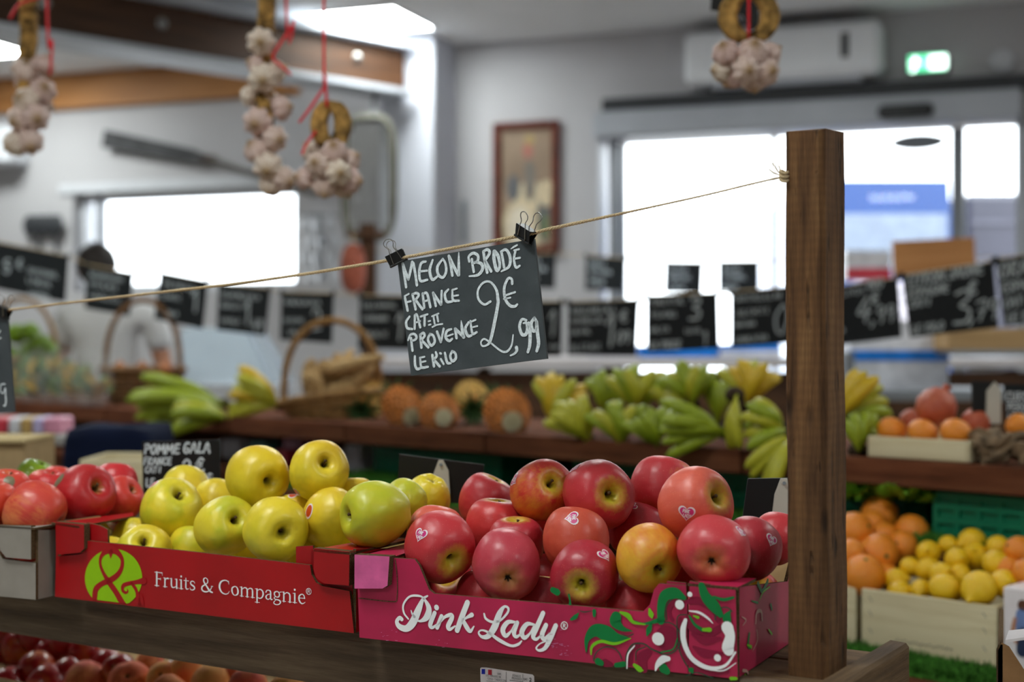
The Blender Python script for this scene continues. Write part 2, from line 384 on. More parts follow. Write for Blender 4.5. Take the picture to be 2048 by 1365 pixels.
M_ban_y = banana_mat('yellow_banana_skin', C(222, 184, 40), C(170, 168, 50)); M_crown = plain('banana_crown', C(58, 44, 30), .8, .2, .3, 100)
M_pine = plain('pineapple_rind', C(240, 172, 92), .6, .35, .35, 8, .4); M_pine_dark = plain('pineapple_rind_dark', C(196, 122, 56), .6, .35, .35, 8, .4); M_pine_base = plain('pineapple_cut_base', C(232, 214, 180), .8, .2, .25, 90, .4)
# ------------------------------------------------------------------ the room
WA = math.radians(20); WP = Vector((1.058, 8.0, 0)); WD = Vector((-math.cos(WA), math.sin(WA), 0)); WN = Vector((math.sin(WA), math.cos(WA), 0))
CEIL = 3.05
def ws(px): return (hit(px, 682, WP, WN)-WP).dot(WD)            # along the wall, growing to the left
def wz(px, py): return hit(px, py, WP, WN).z
def wp(s, z, d=0): return WP+WD*s+WN*d+UP*z                     # d < 0 stands out into the room
WR = Matrix((WD, WN, UP)).transposed()
def wbox(mb, s0, s1, z0, z1, d0, d1, ch=0, mi=0):
    return mb.box(wp((s0+s1)/2, (z0+z1)/2, (d0+d1)/2), (abs(s1-s0), abs(d1-d0), abs(z1-z0)), WR, ch, mi)
sd0, sd1 = ws(2036), ws(1203); zd = wz(1600, 262)                # door opening
sw0, sw1 = ws(592), ws(146); zw0, zw1 = wz(400, 582), wz(370, 378)
SL, SRt = 7.2, -4.4
b = MB()
wbox(b, SL, sw1, 0, CEIL, 0, .22); wbox(b, sw0, sd1, 0, CEIL, 0, .22); wbox(b, sd0, SRt, 0, CEIL, 0, .22)
wbox(b, sw1, sw0, zw1, CEIL, 0, .22); wbox(b, sw1, sw0, 0, zw0, 0, .22); wbox(b, sd1, sd0, zd, CEIL, 0, .22)
prop(b.build('wall_back', M_wall, smooth=0), kind='structure')
pl, pr = wp(SL, 0), wp(SRt, 0)
prop(MB().box((0, 3, -.05), (16, 18, .1)).build('floor', M_floor, smooth=0), kind='structure')
cb = MB(); poly = [Vector((pl.x-.2, -4, CEIL)), Vector((pr.x+.2, -4, CEIL)), Vector((pr.x+.2, pr.y+.3, CEIL)), Vector((pl.x-.2, pl.y+.3, CEIL))]
prop(cb.slab(poly, UP*.12).build('ceiling', M_ceil, smooth=0), kind='structure')
prop(MB().box((pl.x-.1, (pl.y-4)/2, CEIL/2), (.2, pl.y+4, CEIL)).build('wall_left', M_wall, smooth=0), kind='structure')
prop(MB().box((pr.x+.1, (pr.y-4)/2, CEIL/2), (.2, pr.y+4, CEIL)).build('wall_right', M_wall, smooth=0), kind='structure')
prop(MB().box(((pl.x+pr.x)/2, -4.1, CEIL/2), (pr.x-pl.x+.6, .2, CEIL)).build('wall_front', M_wall, smooth=0), kind='structure')
# column where the beam ends
sc0, sc1 = ws(912), ws(806)
prop(wbox(MB(), sc1, sc0, 0, CEIL, -.34, 0, .01).build('column', plain('column_paint', C(198, 200, 210), .8, .2, .02, 2)), 'pale painted column between window and framed picture', 'column', kind='structure')
# ceiling panels
def panel(x, y, label):
    R = Matrix.Rotation(-WA, 3, 'Z'); p = thing('ceiling_light', label, 'ceiling light', (x, y, CEIL), 'square LED panels in the ceiling')
    f = MB(); 
    for sx_, sy_, lx, ly in ((0, .275, .57, .02), (0, -.275, .57, .02), (.275, 0, .02, .53), (-.275, 0, .02, .53)): f.box(Vector((x, y, CEIL-.006))+R@Vector((sx_, sy_, 0)), (lx, ly, .012), R)
    f.build('frame', M_white, p, 0); MB().box((x, y, CEIL-.004), (.53, .53, .008), R).build('diffuser', M_panel, p, 0)
panel(-.785, 7.84, 'lit square ceiling panel in view above the wooden beam')
panel(-3.28, 8.55, 'lit ceiling panel cut by the picture edge at top left')
for i, (x, y, wd) in enumerate(((-2.5, 4.4, 'over the window side aisle'), (.3, 5.0, 'over the banana island'), (3.0, 3.4, 'over the citrus crates'), (-.9, 1.1, 'over the apple stall'), (2.0, -.6, 'behind the post side of the apple stall'), (-2.2, -1.4, 'behind the window side of the apple stall'))):
    panel(x, y, 'square ceiling panel '+wd)
# window
wn = thing('window_1', 'wide bright window in the back wall behind the person', 'window', wp((sw0+sw1)/2, zw0), kind='structure')
def rect_frame(mb, s0, s1, z0, z1, wd, d0, d1):
    a, c = min(s0, s1), max(s0, s1)
    wbox(mb, a, a+wd, z0, z1, d0, d1); wbox(mb, c-wd, c, z0, z1, d0, d1); wbox(mb, a, c, z1-wd, z1, d0, d1); wbox(mb, a, c, z0, z0+wd, d0, d1); return mb
rect_frame(MB(), sw0, sw1, zw0, zw1, .05, .08, .14).build('frame', M_white, wn, 0)
sm = ws(184); wbox(MB(), sm+.03, sm-.02, zw0, zw1, .06, .14).build('mullion', M_alu, wn, 0)
for a_, c_ in ((sw1-.05, sm+.03), (sm-.02, sw0+.05)): wbox(MB(), a_, c_, zw0+.05, zw1-.05, .105, .111).build('pane', M_glass, wn, 0)
wbox(MB(), sw1+.1, sw0-.1, zw1, zw1+.06, -.02, .0).build('lintel_trim', M_white, wn, 0)
# automatic sliding door
dr = thing('door_1', 'glazed automatic sliding door with grey header', 'door', wp((sd0+sd1)/2, 0), kind='structure')
hz0, hz1 = wz(1600, 268), wz(1600, 213)
wbox(MB(), ws(1206), ws(2045), hz0, hz1, -.22, -.0, .015).build('header_box', M_alu, dr)
wbox(MB(), ws(1216), ws(2200), hz1+.012, hz1+.085, -.13, 0, .005).build('track_rail', M_darkmetal, dr)
for a_, c_, m in ((1200, 1205, M_white), (1223, 1240, M_greymetal), (2032, 2060, M_alu)): wbox(MB(), ws(a_), ws(c_), 0, hz0, -.05, .1).build('jamb', m, dr, 0)
for px_, wd in ((1545, .028), (1915, .07), (1240, .03)): s_ = ws(px_); wbox(MB(), s_-wd/2, s_+wd/2, 0, hz0, .04, .09).build('stile', M_greymetal, dr, 0)
wbox(MB(), sd0, sd1, 0, .1, .04, .09).build('bottom_rail', M_greymetal, dr, 0)
for a_, c_ in ((1204, 1224), (1240, 1545), (1545, 1915), (1915, 2035)): wbox(MB(), ws(a_), ws(c_), .1, hz0, .062, .068).build('pane', M_glass, dr, 0)
s_ = ws(1818); z_ = wz(1818, 236); sn = wbox(MB(), s_-.14, s_+.14, z_-.035, z_+.035, -.27, -.22, .02).build('sensor', M_black, dr)
MB().ball(wp(ws(1835), wz(1835, 283), .03), (.145, .03, .045), R=WR).build('dome_reflection', M_greymetal, dr)  # grey dome shape stands in for a reflection below the header
# air conditioner
s0_, s1_ = ws(1770), ws(1386); z0_, z1_ = wz(1580, 182), wz(1580, 68)
ac = thing('air_conditioner', 'white wall air conditioner above the sliding door', 'air conditioner', wp((s0_+s1_)/2, z0_))
wbox(MB(), s0_, s1_, z0_+.03, z1_, -.23, 0, .03).build('body', plain('ac_white', C(240, 242, 246), .35, .5, .01, 5), ac); wbox(MB(), s0_+.1, s1_-.15, z0_, z0_+.03, -.2, -.03, .008).build('louvre', M_alu, ac)
s_ = ws(1700); wbox(MB(), s_-.02, s_+.02, z0_+.12, z0_+.25, -.235, -.228).build('display', M_darkmetal, ac, 0)
for k in range(5): wbox(MB(), s0_+.05, s1_-.05, z1_-.001, z1_+.008, -.2+k*.035, -.18+k*.035).build('top_slat', M_greymetal, ac, 0)
# exit sign
s0_, s1_ = ws(1896), ws(1816); z0_, z1_ = wz(1856, 148), wz(1856, 110)
ex = thing('exit_sign', 'green lit emergency exit sign beside the air conditioner', 'exit sign', wp((s0_+s1_)/2, z0_))
wbox(MB(), s0_, s1_, z0_, z1_, -.05, 0, .006).build('housing', M_white, ex); wbox(MB(), s0_+.008, s1_-.008, z0_+.008, z1_-.008, -.053, -.049).build('face', M_exit, ex, 0)
m_ = (s0_+s1_)/2
e = MB(); e.disc(wp(m_+.06, (z0_+z1_)/2+.022, -.0545), .012, WD, UP); e.ribbon([wp(m_+.06, (z0_+z1_)/2+.012, -.0545), wp(m_+.062, (z0_+z1_)/2-.015, -.0545), wp(m_+.075, (z0_+z1_)/2-.04, -.0545)], .016, -WN); e.ribbon([wp(m_+.035, (z0_+z1_)/2, -.0545), wp(m_+.06, (z0_+z1_)/2+.006, -.0545), wp(m_+.09, (z0_+z1_)/2-.002, -.0545)], .01, -WN)
wbox(e, m_-.1, m_-.01, z0_+.015, z1_-.015, -.0548, -.0544); e.build('running_man_pictogram', M_exit_w, ex, 0)
MB().lathe([(0, .03), (.05, .03), (.062, .02), (.065, 0)], 20, wp(ws(2005), wz(2005, 122), 0), Matrix((WD, -UP, -WN)).transposed()).build('smoke_alarm', M_white)
prop(bpy.data.objects['smoke_alarm'], 'round white alarm disc on the wall above the door', 'alarm')
# wooden band along the wall top on the left
bz0 = wz(100, 222); board('trim_1', wp(SL-.1, (bz0+CEIL)/2, -.03), wp(sc1+.7, (bz0+CEIL)/2, -.03), .06, CEIL-bz0, M_wood_band)
prop(bpy.data.objects['trim_1'], 'orange brown wooden band along the top of the window wall', kind='structure')
# steel and timber beam
BA, BB = Vector((-.66, 8.24, 0)), Vector((-4.4, 4.5, 0)); bm_ = thing('beam', 'bolted timber beam with white flanges across the ceiling', 'beam', (BA+BB)/2+UP*2.7, kind='structure')
bd = (BB-BA).normalized(); bn = Vector((bd.y, -bd.x, 0)); bn = bn if bn.y < 0 else -bn
board('timber', BA+UP*2.84, BB+UP*2.84, .12, .24, M_wood_beam, bm_)
board('flange', BA+UP*2.7+bn*.02, BB+UP*2.7+bn*.02, .26, .03, M_alu, bm_); board('flange', BA+UP*2.975+bn*.02, BB+UP*2.975+bn*.02, .24, .03, M_alu, bm_)
Rb = frame_of(bn)
for k in range(9):
    c = BA-bd*-.35+bd*.62*k+UP*2.86+bn*.06; MB().lathe([(0, .02), (.016, .018), (.02, .008), (.03, .006), (.03, 0)], 12, c, Matrix((bd, UP, bn)).transposed()).build('bolt', M_steel, bm_)
# framed picture
s0_, s1_, z0_, z1_ = ws(1121), ws(989), wz(1055, 508), wz(1055, 244)
pc = thing('framed_picture', 'tall still life picture in a reddish brown frame', 'picture', wp((s0_+s1_)/2, z0_))
for (a, c, p, q) in ((s0_, s0_+.045, z0_, z1_), (s1_-.045, s1_, z0_, z1_), (s0_+.045, s1_-.045, z1_-.045, z1_), (s0_+.045, s1_-.045, z0_, z0_+.045)): wbox(MB(), a, c, p, q, -.04, 0, .008).build('frame_side', M_frame_red, pc)
M_canvas = plain('canvas_beige', C(150, 128, 108), .6, .3, .15, 3); wbox(MB(), s0_+.04, s1_-.04, z0_+.04, z1_-.04, -.012, 0).build('canvas', M_canvas, pc, 0)
e = MB(); cs = (s0_+s1_)/2; pw = s1_-s0_; ph = z1_-z0_
def pblob(x, z, rx, rz, mi): e.disc(wp(cs-x*pw, z0_+z*ph, -.0125-.0004*len(e.m)/28), rx*pw, WD, UP, rz*ph, mi=mi)
pblob(-.02, .22, .34, .21, 0); pblob(.05, .4, .22, .16, 0); pblob(.05, .55, .09, .16, 1); pblob(.26, .3, .1, .22, 2); pblob(-.2, .5, .1, .1, 2); pblob(.3, .45, .12, .1, 0); pblob(.02, .78, .07, .06, 3); pblob(.05, .86, .07, .04, 4); pblob(-.1, .2, .18, .16, 5); pblob(.28, .2, .05, .1, 6)
e.build('painting', [plain('paint_cream', C(206, 188, 156), .6), plain('paint_grey', C(120, 112, 104), .6), plain('paint_slate', C(96, 96, 98), .6), plain('paint_rose', C(168, 104, 92), .6), plain('paint_ochre', C(176, 150, 96), .6), plain('paint_bone', C(216, 204, 184), .6), plain('paint_leaf', C(110, 124, 84), .6)], pc, 0)
wbox(MB(), ws(934), ws(926), wz(930, 485), wz(930, 402), -.03, 0).build('wall_strip', M_greymetal, smooth=0); prop(bpy.data.objects['wall_strip'], 'narrow grey vertical strip on the wall beside the column', 'wall strip')
# long oar-like baker's peel on the wall
pe = thing('wall_oar', 'long dark wooden oar mounted on the wall over the window', 'oar', wp(ws(400), wz(400, 320), -.03))
A_, B_ = wp(ws(219), wz(219, 281), -.05), wp(ws(430), wz(430, 322), -.05); dd = (B_-A_); upv = UP-dd.normalized()*UP.dot(dd.normalized()); upv.normalize()
MB().slab([A_+upv*.062, A_-upv*.055, A_.lerp(B_, .85)-upv*.04, B_-upv*.012, B_+upv*.016, A_.lerp(B_, .85)+upv*.045], -WN*.025).build('blade', plain('oar_grey', C(66, 66, 68), .7, .3, .2, 8), pe, 0)
MB().tube(catmull([B_-WN*.012, wp(ws(500), wz(500, 345), -.06), wp(ws(640), wz(640, 390), -.06)], 5), .02, 8).build('shaft', plain('oar_shaft', C(116, 112, 108), .7, .3, .1, 8), pe)
MB().tube([A_.lerp(B_, .93), A_.lerp(B_, 1.05)], .03, 8).build('collar', M_wood_beam, pe)
# rounded lattice frame hanging next to the column
Yc = 7.9; cx = at(738, 345, Yc)
lf = thing('lattice_frame', 'rounded frame with thin slats hanging beside the column', 'frame', at(738, 480, Yc))
hw = 50/F*Yc; z0_, z1_ = at(0, 478, Yc).z, at(0, 235, Yc).z; pts = []
for k in range(28):
    th = 2*math.pi*k/28; x = math.copysign(abs(math.cos(th))**.55, math.cos(th)); z = math.copysign(abs(math.sin(th))**.55, math.sin(th)); pts.append(Vector((cx.x+x*hw, Yc, (z0_+z1_)/2+z*(z1_-z0_)/2)))
M_lat = plain('lattice_grey_wood', C(112, 110, 98), .7, .3, .15, 10); MB().tube(pts, .022, 8, closed=True).build('rim', M_lat, lf)
for k in range(9):
    x = cx.x-hw+.03+(2*hw-.06)*k/8; ins = .02+.10*abs((k-4)/4)**4; MB().box((x, Yc, (z0_+z1_)/2), (.012, .008, z1_-z0_-2*ins)).build('slat', plain('lattice_slat', C(98, 97, 90), .7), lf, 0)
MB().tube([Vector((cx.x+.02, Yc, z1_)), Vector((cx.x+.02, Yc+.1, z1_+.12)), Vector((cx.x+.02, 8.05, z1_+.16))], .012, 6).build('hanger', M_darkmetal, lf)
# salami hanging on a wooden rack post, sparkling hanging glass
Yc = 6.6; rk = thing('wooden_rack_post', 'brown wooden post standing behind the hanging salami', 'post', (at(735, 600, Yc).x, Yc, 0)); x = at(737, 0, Yc).x
board('upright', (x, Yc, 0), (x, Yc, at(0, 448, Yc).z), .07, .05, M_wood_beam, rk, up=Vector((0, 1, 0))); board('arm', (x-.1, Yc-.04, at(0, 470, Yc).z), (x+.08, Yc-.04, at(0, 470, Yc).z), .03, .03, M_wood_beam, rk)
sl = thing('salami', 'fat reddish salami hanging from the wooden rack post', 'salami', at(706, 590, Yc-.06)); p = at(706, 535, Yc-.08)
MB().lathe([(0, .11), (.02, .108), (.045, .085), (.058, .04), (.06, 0), (.058, -.05), (.045, -.095), (.018, -.118), (0, -.12)], 16, p).build('sausage', plain('salami_skin', C(150, 78, 58), .6, .3, .2, 40), sl)
MB().tube([p+UP*.1, p+UP*.155], .004, 6).build('loop', M_twine, sl)
gl_ = thing('glint_curtain', 'curtain of glassy decor by the window, its glints shaped as small bottles', 'bottle curtain', at(632, 570, 8.3)); 
M_clear = plain('clear_plastic', C(206, 208, 214), .12, .7, .02, 10)
for r in range(4):
    for k in range(3):
        q = at(612+k*24+(r % 2)*8, 445+r*34, 8.2+.05*(k % 2)); MB().lathe([(0, .05), (.012, .05), (.013, .03), (.03, .01), (.03, -.05), (0, -.055)], 10, q).build('glint', M_clear, gl_)  # small pale lathed shapes stand in for the decor's blurry glints
for k in range(3): MB().tube([at(612+k*24+4, 430, 8.2), at(612+k*24+4, 560, 8.2)], .006, 5).build('hanging_cord', M_greymetal, gl_)
MB().tube([at(600, 430, 8.2), at(675, 430, 8.2)], .01, 6).build('hanging_rod', M_greymetal, gl_)
# dark utensils on the wall at left
ut = thing('utensil_rack', 'dark utensils hanging on the wall left of the window', 'utensils', wp(ws(90), wz(90, 530), -.04))
wbox(MB(), ws(62), ws(122), wz(90, 440), wz(90, 432), -.04, 0).build('rack_rail', M_darkmetal, ut, 0)
for px_, l in ((70, 478), (88, 500), (106, 470), (122, 520)):
    s_ = ws(px_); MB().tube([wp(s_, wz(px_, 436), -.05), wp(s_, wz(px_, l), -.05)], .012, 6).build('handle', M_darkmetal, ut)
    MB().ball(wp(s_, wz(px_, 452), -.05), (.06, .02, .07), R=WR).build('spoon_head', M_darkmetal, ut)
# white box at the left edge on the wall
wbox(MB(), ws(-60), ws(62), wz(20, 335), wz(20, 262), -.22, 0, .02).build('wall_heater', M_white); prop(bpy.data.objects['wall_heater'], 'white box unit on the wall behind the leftmost garlic braid', 'heater')

# ------------------------------------------------------------------ outside the door
prop(MB().box((2, 30, -.25), (120, 42, .1)).build('street', plain('pale_asphalt', C(150, 150, 150), .8, .2, .05, 1), smooth=0), kind='structure')
vy = 10.2; vx0, vx1 = at(1640, 0, vy).x, at(1912, 0, vy).x; vz = at(0, 360, vy).z
vn = thing('delivery_van', 'blue delivery van parked outside the glass door', 'van', ((vx0+vx1)/2, vy+1.2, -.2)); M_van = plain('van_blue', C(36, 70, 130), .25, .6, .05, 2, coat=.5)
xm = (vx0+vx1)/2
MB().slab([Vector((vx0, vy, .25)), Vector((vx1, vy, .25)), Vector((vx1, vy, 1.5)), Vector((vx1-.05, vy, vz)), Vector((vx0+.06, vy, vz)), Vector((vx0, vy, 1.5))], Vector((0, 2.6, 0))).build('body', M_van, vn, 0)
MB().box((xm, vy-.01, 1.98), (.84, .02, .42), ch=.006).build('windscreen', plain('van_glass', C(120, 132, 150), .1, .8), vn); MB().box((xm+.05, vy-.02, 1.55), (.6, .02, .3), ch=.006).build('grille', plain('van_grille', C(214, 206, 214), .4, .5, .1, 30), vn)
for k in range(3): MB().box((xm+.05, vy-.035, 1.47+k*.08), (.56, .01, .02)).build('grille_bar', M_greymetal, vn, 0)
for x in (vx0+.15, vx1-.15): MB().tube([Vector((x, vy+.4, .12)), Vector((x, vy+.65, .12))], .32, 18).build('wheel', M_black, vn)
vx2 = at(2100, 0, vy).x; vk = thing('dark_truck', 'dark grey truck rear outside behind the door edge', 'truck', ((vx1+vx2)/2+.1, vy+1, -.2)); M_trk = plain('truck_grey', C(58, 58, 70), .4, .5, .05, 2)
MB().box(((vx1+.1+vx2)/2, vy+1, 1.3), (vx2-vx1-.1, 1.8, 2.1), ch=.04).build('body', M_trk, vk)
for k in range(4): MB().box(((vx1+.06+vx2)/2, vy+.09, 1.3+k*.28), (vx2-vx1-.2, .02, .03)).build('panel_rib', plain('truck_rib', C(84, 84, 96), .4), vk, 0)
for x in (vx1+.2, vx2-.2): MB().tube([Vector((x, vy+.5, .1)), Vector((x, vy+.7, .1))], .3, 16).build('wheel', M_black, vk)
# ------------------------------------------------------------------ apple stall (foreground)
ZS = 0.947; P0 = hit(1476, 1359, (0, 0, ZS), UP)               # front right bottom corner of the pink crate
SA = math.radians(32); SU = Vector((-math.cos(SA), math.sin(SA), 0)); SV = Vector((math.sin(SA), math.cos(SA), 0))
def sp(u, v, z): return P0+SU*u+SV*v+UP*(z-ZS)
stall = thing('market_stall', 'dark stained wooden market stall with a rough corner post', 'stall', sp(.9, .1, 0))
bh = .074
board('front_board', sp(-.085, .012, ZS-bh/2), sp(2.2, .012, ZS-bh/2), .022, bh, M_wood_shelf, stall, ch=.003)
for k, (v0, v1, u0) in enumerate(((.028, .110, -.085), (.114, .196, -.085), (.2, .30, .06))):
    board('slat', sp(u0, (v0+v1)/2, ZS-.010), sp(2.2, (v0+v1)/2, ZS-.010), v1-v0, .018, M_wood_rail, stall, ch=.002)
board('end_rail', sp(-.098, -.02, ZS-.03), sp(-.098, .205, ZS-.03), .024, .084, M_wood_rail, stall, ch=.004, jitter=.0008)
# post: cross section measured at its foot
A = hit(1571, 1349, (0, 0, ZS), UP); A = Vector((A.x, A.y, 0))
pw_, pd_ = .0415, .062; xr = -SU
zt = at(1630, 262, 1.43).z; pm = A+xr*pw_/2+SV*pd_/2
b = MB(); rng = random.Random(3); rings = []; NZ = 26
for i in range(NZ+1):
    z = -zt/2+zt*i/NZ; wob = lambda s: rng.uniform(-.0009, .0009)
    prof = [(-.5, -.44), (-.45, -.5), (.38, -.5), (.5, -.42), (.5, .45), (.45, .5), (-.45, .5), (-.5, .45)]
    for (x, y) in prof:
        dz = rng.uniform(-.004, .002) if i == NZ else 0
        b.v.append(Vector((z+dz, x*pw_+wob(0)+.0016*math.sin(z*7), y*pd_+wob(0))))
for i in range(NZ):
    for k in range(8): b.f.append((i*8+k, i*8+(k+1) % 8, (i+1)*8+(k+1) % 8, (i+1)*8+k)); b.m.append(0)
b.f += [tuple(range(7, -1, -1)), tuple(NZ*8+k for k in range(8))]; b.m += [0, 0]
post = b.build('post', M_wood_post, local=True, smooth=30); post.parent = stall
post.rotation_mode = 'QUATERNION'; post.rotation_quaternion = Matrix((UP, xr, SV)).transposed().to_quaternion(); post.location = pm+UP*zt/2-org(stall)
for u_, v_ in ((2.1, .06), (2.1, .25), (.12, .27)):
    board('leg', sp(u_, v_, 0), sp(u_, v_, ZS-.02), .05, .05, M_wood_shelf, stall, up=SV)
# lower shelf with the stone fruit
ZL = .70
for k in range(6): board('lower_slat', sp(-.05, .10+k*.1, ZL-.012), sp(2.2, .10+k*.1, ZL-.012), .092, .018, M_wood_shelf, stall)
board('lower_rail', sp(-.05, .04, ZL), sp(2.2, .04, ZL), .02, .07, M_wood_shelf, stall)
for u_ in (.3, 1.2, 2.05): board('lower_bearer', sp(u_, .03, ZL-.04), sp(u_, .68, ZL-.04), .04, .035, M_wood_shelf, stall)
for u_ in (.3, 2.05): board('leg', sp(u_, .64, 0), sp(u_, .64, ZL-.05), .05, .05, M_wood_shelf, stall, up=SV)

# ------------------------------------------------------------------ cardboard crates
class Crate:
    def __init__(s, name, label, P, ang, w_, depth, hs, mats, group=None):
        a = math.radians(ang); s.P = Vector(P); s.u = Vector((-math.cos(a), math.sin(a), 0)); s.v = Vector((math.sin(a), math.cos(a), 0)); s.w = w_; s.d = depth; s.h = hs; s.m = mats
        s.o = thing(name, label, 'crate', s.P+s.u*w_/2+s.v*depth/2, group)
    def p(s, u, v, z): return s.P+s.u*u+s.v*v+UP*z
    def px(s, x, y, off=0): return hit(x, y, s.P-s.v*off, s.v)
    def side(s, name, pts, off): return MB().slab(pts, off, 0, 1, 2).build(name, s.m, s.o, 0)
    def shell(s, T=.004):
        s.side('bottom', [s.p(.002, .002, .001), s.p(s.w-.002, .002, .001), s.p(s.w-.002, s.d, .001), s.p(.002, s.d, .001)], UP*T)
        s.side('side_wall', [s.p(0, 0.0045, .001), s.p(0, s.d, .001), s.p(0, s.d, s.h), s.p(0, s.d*.72, s.h), s.p(0, s.d*.64, s.h-.022), s.p(0, 0.0045, s.h-.002)], s.u*T)
        s.side('side_wall', [s.p(s.w, 0.0045, .001), s.p(s.w, s.d, .001), s.p(s.w, s.d, s.h), s.p(s.w, s.d*.72, s.h), s.p(s.w, s.d*.6, s.h-.028), s.p(s.w, s.d*.38, s.h-.028), s.p(s.w, s.d*.28, s.h), s.p(s.w, 0.0045, s.h)], -s.u*T)
        q = [s.p(T, s.d, .001), s.p(s.w-T, s.d, .001), s.p(s.w-T, s.d, s.h), s.p(s.w-.06, s.d, s.h), s.p(s.w-.09, s.d, s.h-.03), s.p(.09, s.d, s.h-.03), s.p(.06, s.d, s.h), s.p(T, s.d, s.h)]
        s.side('back_wall', q, -s.v*T)
def crates():
    global pink, red, grey
    pa = 27.0; va = Vector((math.sin(math.radians(pa)), math.cos(math.radians(pa)), 0)); pl_ = hit(719, 1276, P0, va); wpk = (pl_-P0).length
    pink = Crate('cardboard_crate', 'bright pink apple crate with white script lettering and green swirls', P0, pa, math.hypot(pl_.x-P0.x, pl_.y-P0.y), .27, .092, [M_pink_print, M_kraft_edge, M_kraft_in], 'fruit crates on the stall')
    pink.shell()
    fr = [(719, 1276), (713, 1113), (829, 1119), (838, 1131), (858, 1180), (868, 1188), (905, 1191), (1286, 1224), (1300, 1210), (1308, 1180), (1318, 1168), (1372, 1172), (1374, 1212), (1376, 1352)]
    fr[-1] = (1376, 1348.5)
    pink.side('front_wall', [pink.px(*q) for q in fr], pink.v*.004)
    cf = [(1379, 1163), (1471, 1180), (1475.5, 1359), (1377, 1348.5)]
    pink.side('corner_panel', [pink.px(*q) for q in cf], pink.v*.004)
    # torn light pink corner block on the left
    bl = [(709, 1110), (779, 1114), (775, 1172), (765, 1178), (709, 1178)]
    MB().slab([pink.px(*q, .009) for q in bl], pink.v*.013, 0, 1, 1).build('corner_flap', [M_pink_light, M_kraft_edge], pink.o, 0)
    pink.side('top_flap', [pink.p(pink.w, .0, pink.h), pink.p(pink.w-.042, .0, pink.h), pink.p(pink.w-.03, .12, pink.h), pink.p(pink.w, .16, pink.h)], UP*-.003)
    pink.side('top_flap', [pink.p(0, .0, .0905), pink.p(.052, .0, .0905), pink.p(.035, .05, .0905), pink.p(0.0, .06, .0905)], UP*-.003)
    e = MB(); e.ribbon([pink.px(x, y, .0006) for x, y in ((717, 1197), (784, 1204), (794, 1196), (794, 1150), (790, 1119))], .0011, pink.v, 3, cap=False); e.build('cut_line', M_kraft_edge, pink.o, 0)
    pink.side('inner_flap', [pink.px(x, y, -.005) for x, y in ((1334, 1163), (1372, 1167), (1374, 1225), (1328, 1222))], pink.v*.003)
    # red crate
    ra = 29.2; vr = Vector((math.sin(math.radians(ra)), math.cos(math.radians(ra)), 0)); R0 = pl_+Vector((-.008, .014, 0)); R0 = Vector((R0.x, R0.y, ZS)); Rl = hit(110, 1195, R0, vr)
    red = Crate('cardboard_crate', 'red apple crate printed with a green ampersand logo and white serif lettering', R0, ra, math.hypot(Rl.x-R0.x, Rl.y-R0.y), .27, .098, [M_red_print, M_kraft_edge, M_kraft_in], 'fruit crates on the stall')
    red.shell()
    yb = lambda x: 1195+(1271-1195)*(x-110)/600
    zf = hit(710, 1271, R0, vr)
    fr = [(110, 1194), (112, 1113), (160, 1109), (170, 1102), (173, 1082), (400, 1106), (620, 1131), (623, 1150), (632, 1166), (645, 1173), (699, 1183), (708, 1271), (500, 1248)]
    fr[-1:] = []
    pts = [red.px(*q) for q in fr]
    for q in pts: q.z = max(q.z, ZS+.0005)
    pts[0].z = ZS+.001; pts[-1].z = ZS+.001
    red.side('front_wall', pts, red.v*.004)
    lb = [(111, 1044), (168, 1050), (168, 1098), (160, 1106), (112, 1110)]; rb = [(628, 1097), (699, 1104), (698, 1172), (648, 1168), (632, 1156), (627, 1140)]
    for q_ in (lb, rb): MB().slab([red.px(x, y, .006) for x, y in q_], red.v*.010, 0, 1, 1).build('corner_flap', [M_red_print, M_kraft_edge], red.o, 0)
    for q_ in (((112, 1046), (170, 1051), (172, 1116), (112, 1120)), ((622, 1099), (702, 1106), (706, 1190), (622, 1178)), ((172, 1046), (200, 1052), (215, 1060), (216, 1087), (172, 1083)), ((592, 1094), (626, 1092), (628, 1133), (592, 1130))): red.side('inner_flap', [red.px(x, y, -.006) for x, y in q_], red.v*.003)
    hl = red.px(111, 1044).z-ZS
    red.side('top_flap', [red.p(red.w, -.006, hl), red.p(red.w-.05, -.006, hl-.002), red.p(red.w-.022, .12, hl-.004), red.p(red.w, .14, hl-.003)], UP*-.003)
    hr = red.px(660, 1100).z-ZS
    red.side('top_flap', [red.p(0, -.006, hr), red.p(.052, -.006, hr), red.p(.04, .1, hr), red.p(0, .12, hr)], UP*-.003)
    # grey crate
    ga = 24; vg = Vector((math.sin(math.radians(ga)), math.cos(math.radians(ga)), 0)); G0 = hit(88, 1203, (0, 0, ZS), UP)+Vector((-.012, .004, 0))
    grey = Crate('cardboard_crate', 'plain grey cardboard crate of red apples at the left end of the stall', G0, ga, .42, .27, .092, [M_greycard, M_kraft_edge, M_kraft], 'fruit crates on the stall')
    grey.shell()
    w_ = .42; hU = .092
    grey.side('front_wall', [grey.p(0, 0, .001), grey.p(w_, 0, .001), grey.p(w_, 0, hU), grey.p(.115, 0, hU), grey.p(.07, 0, hU), grey.p(.066, 0, .062), grey.p(.055, 0, .05), grey.p(0.0, 0, .048)], grey.v*.004)
    MB().slab([grey.p(.004, -.004, .053), grey.p(.046, -.004, .053), grey.p(.056, -.004, .062), grey.p(.06, -.004, .094), grey.p(.004, -.004, .096)], grey.v*.008, 0, 1, 1).build('corner_flap', [M_greycard, M_kraft_edge], grey.o, 0)
    grey.side('top_flap', [grey.p(-.002, -.004, .094), grey.p(.06, -.004, .094), grey.p(.05, .06, .094), grey.p(-.002, .09, .094)], UP*-.003)
    e = MB(); c = grey.p(.03, .03, .0975); th = [i*2*math.pi/20 for i in range(21)]
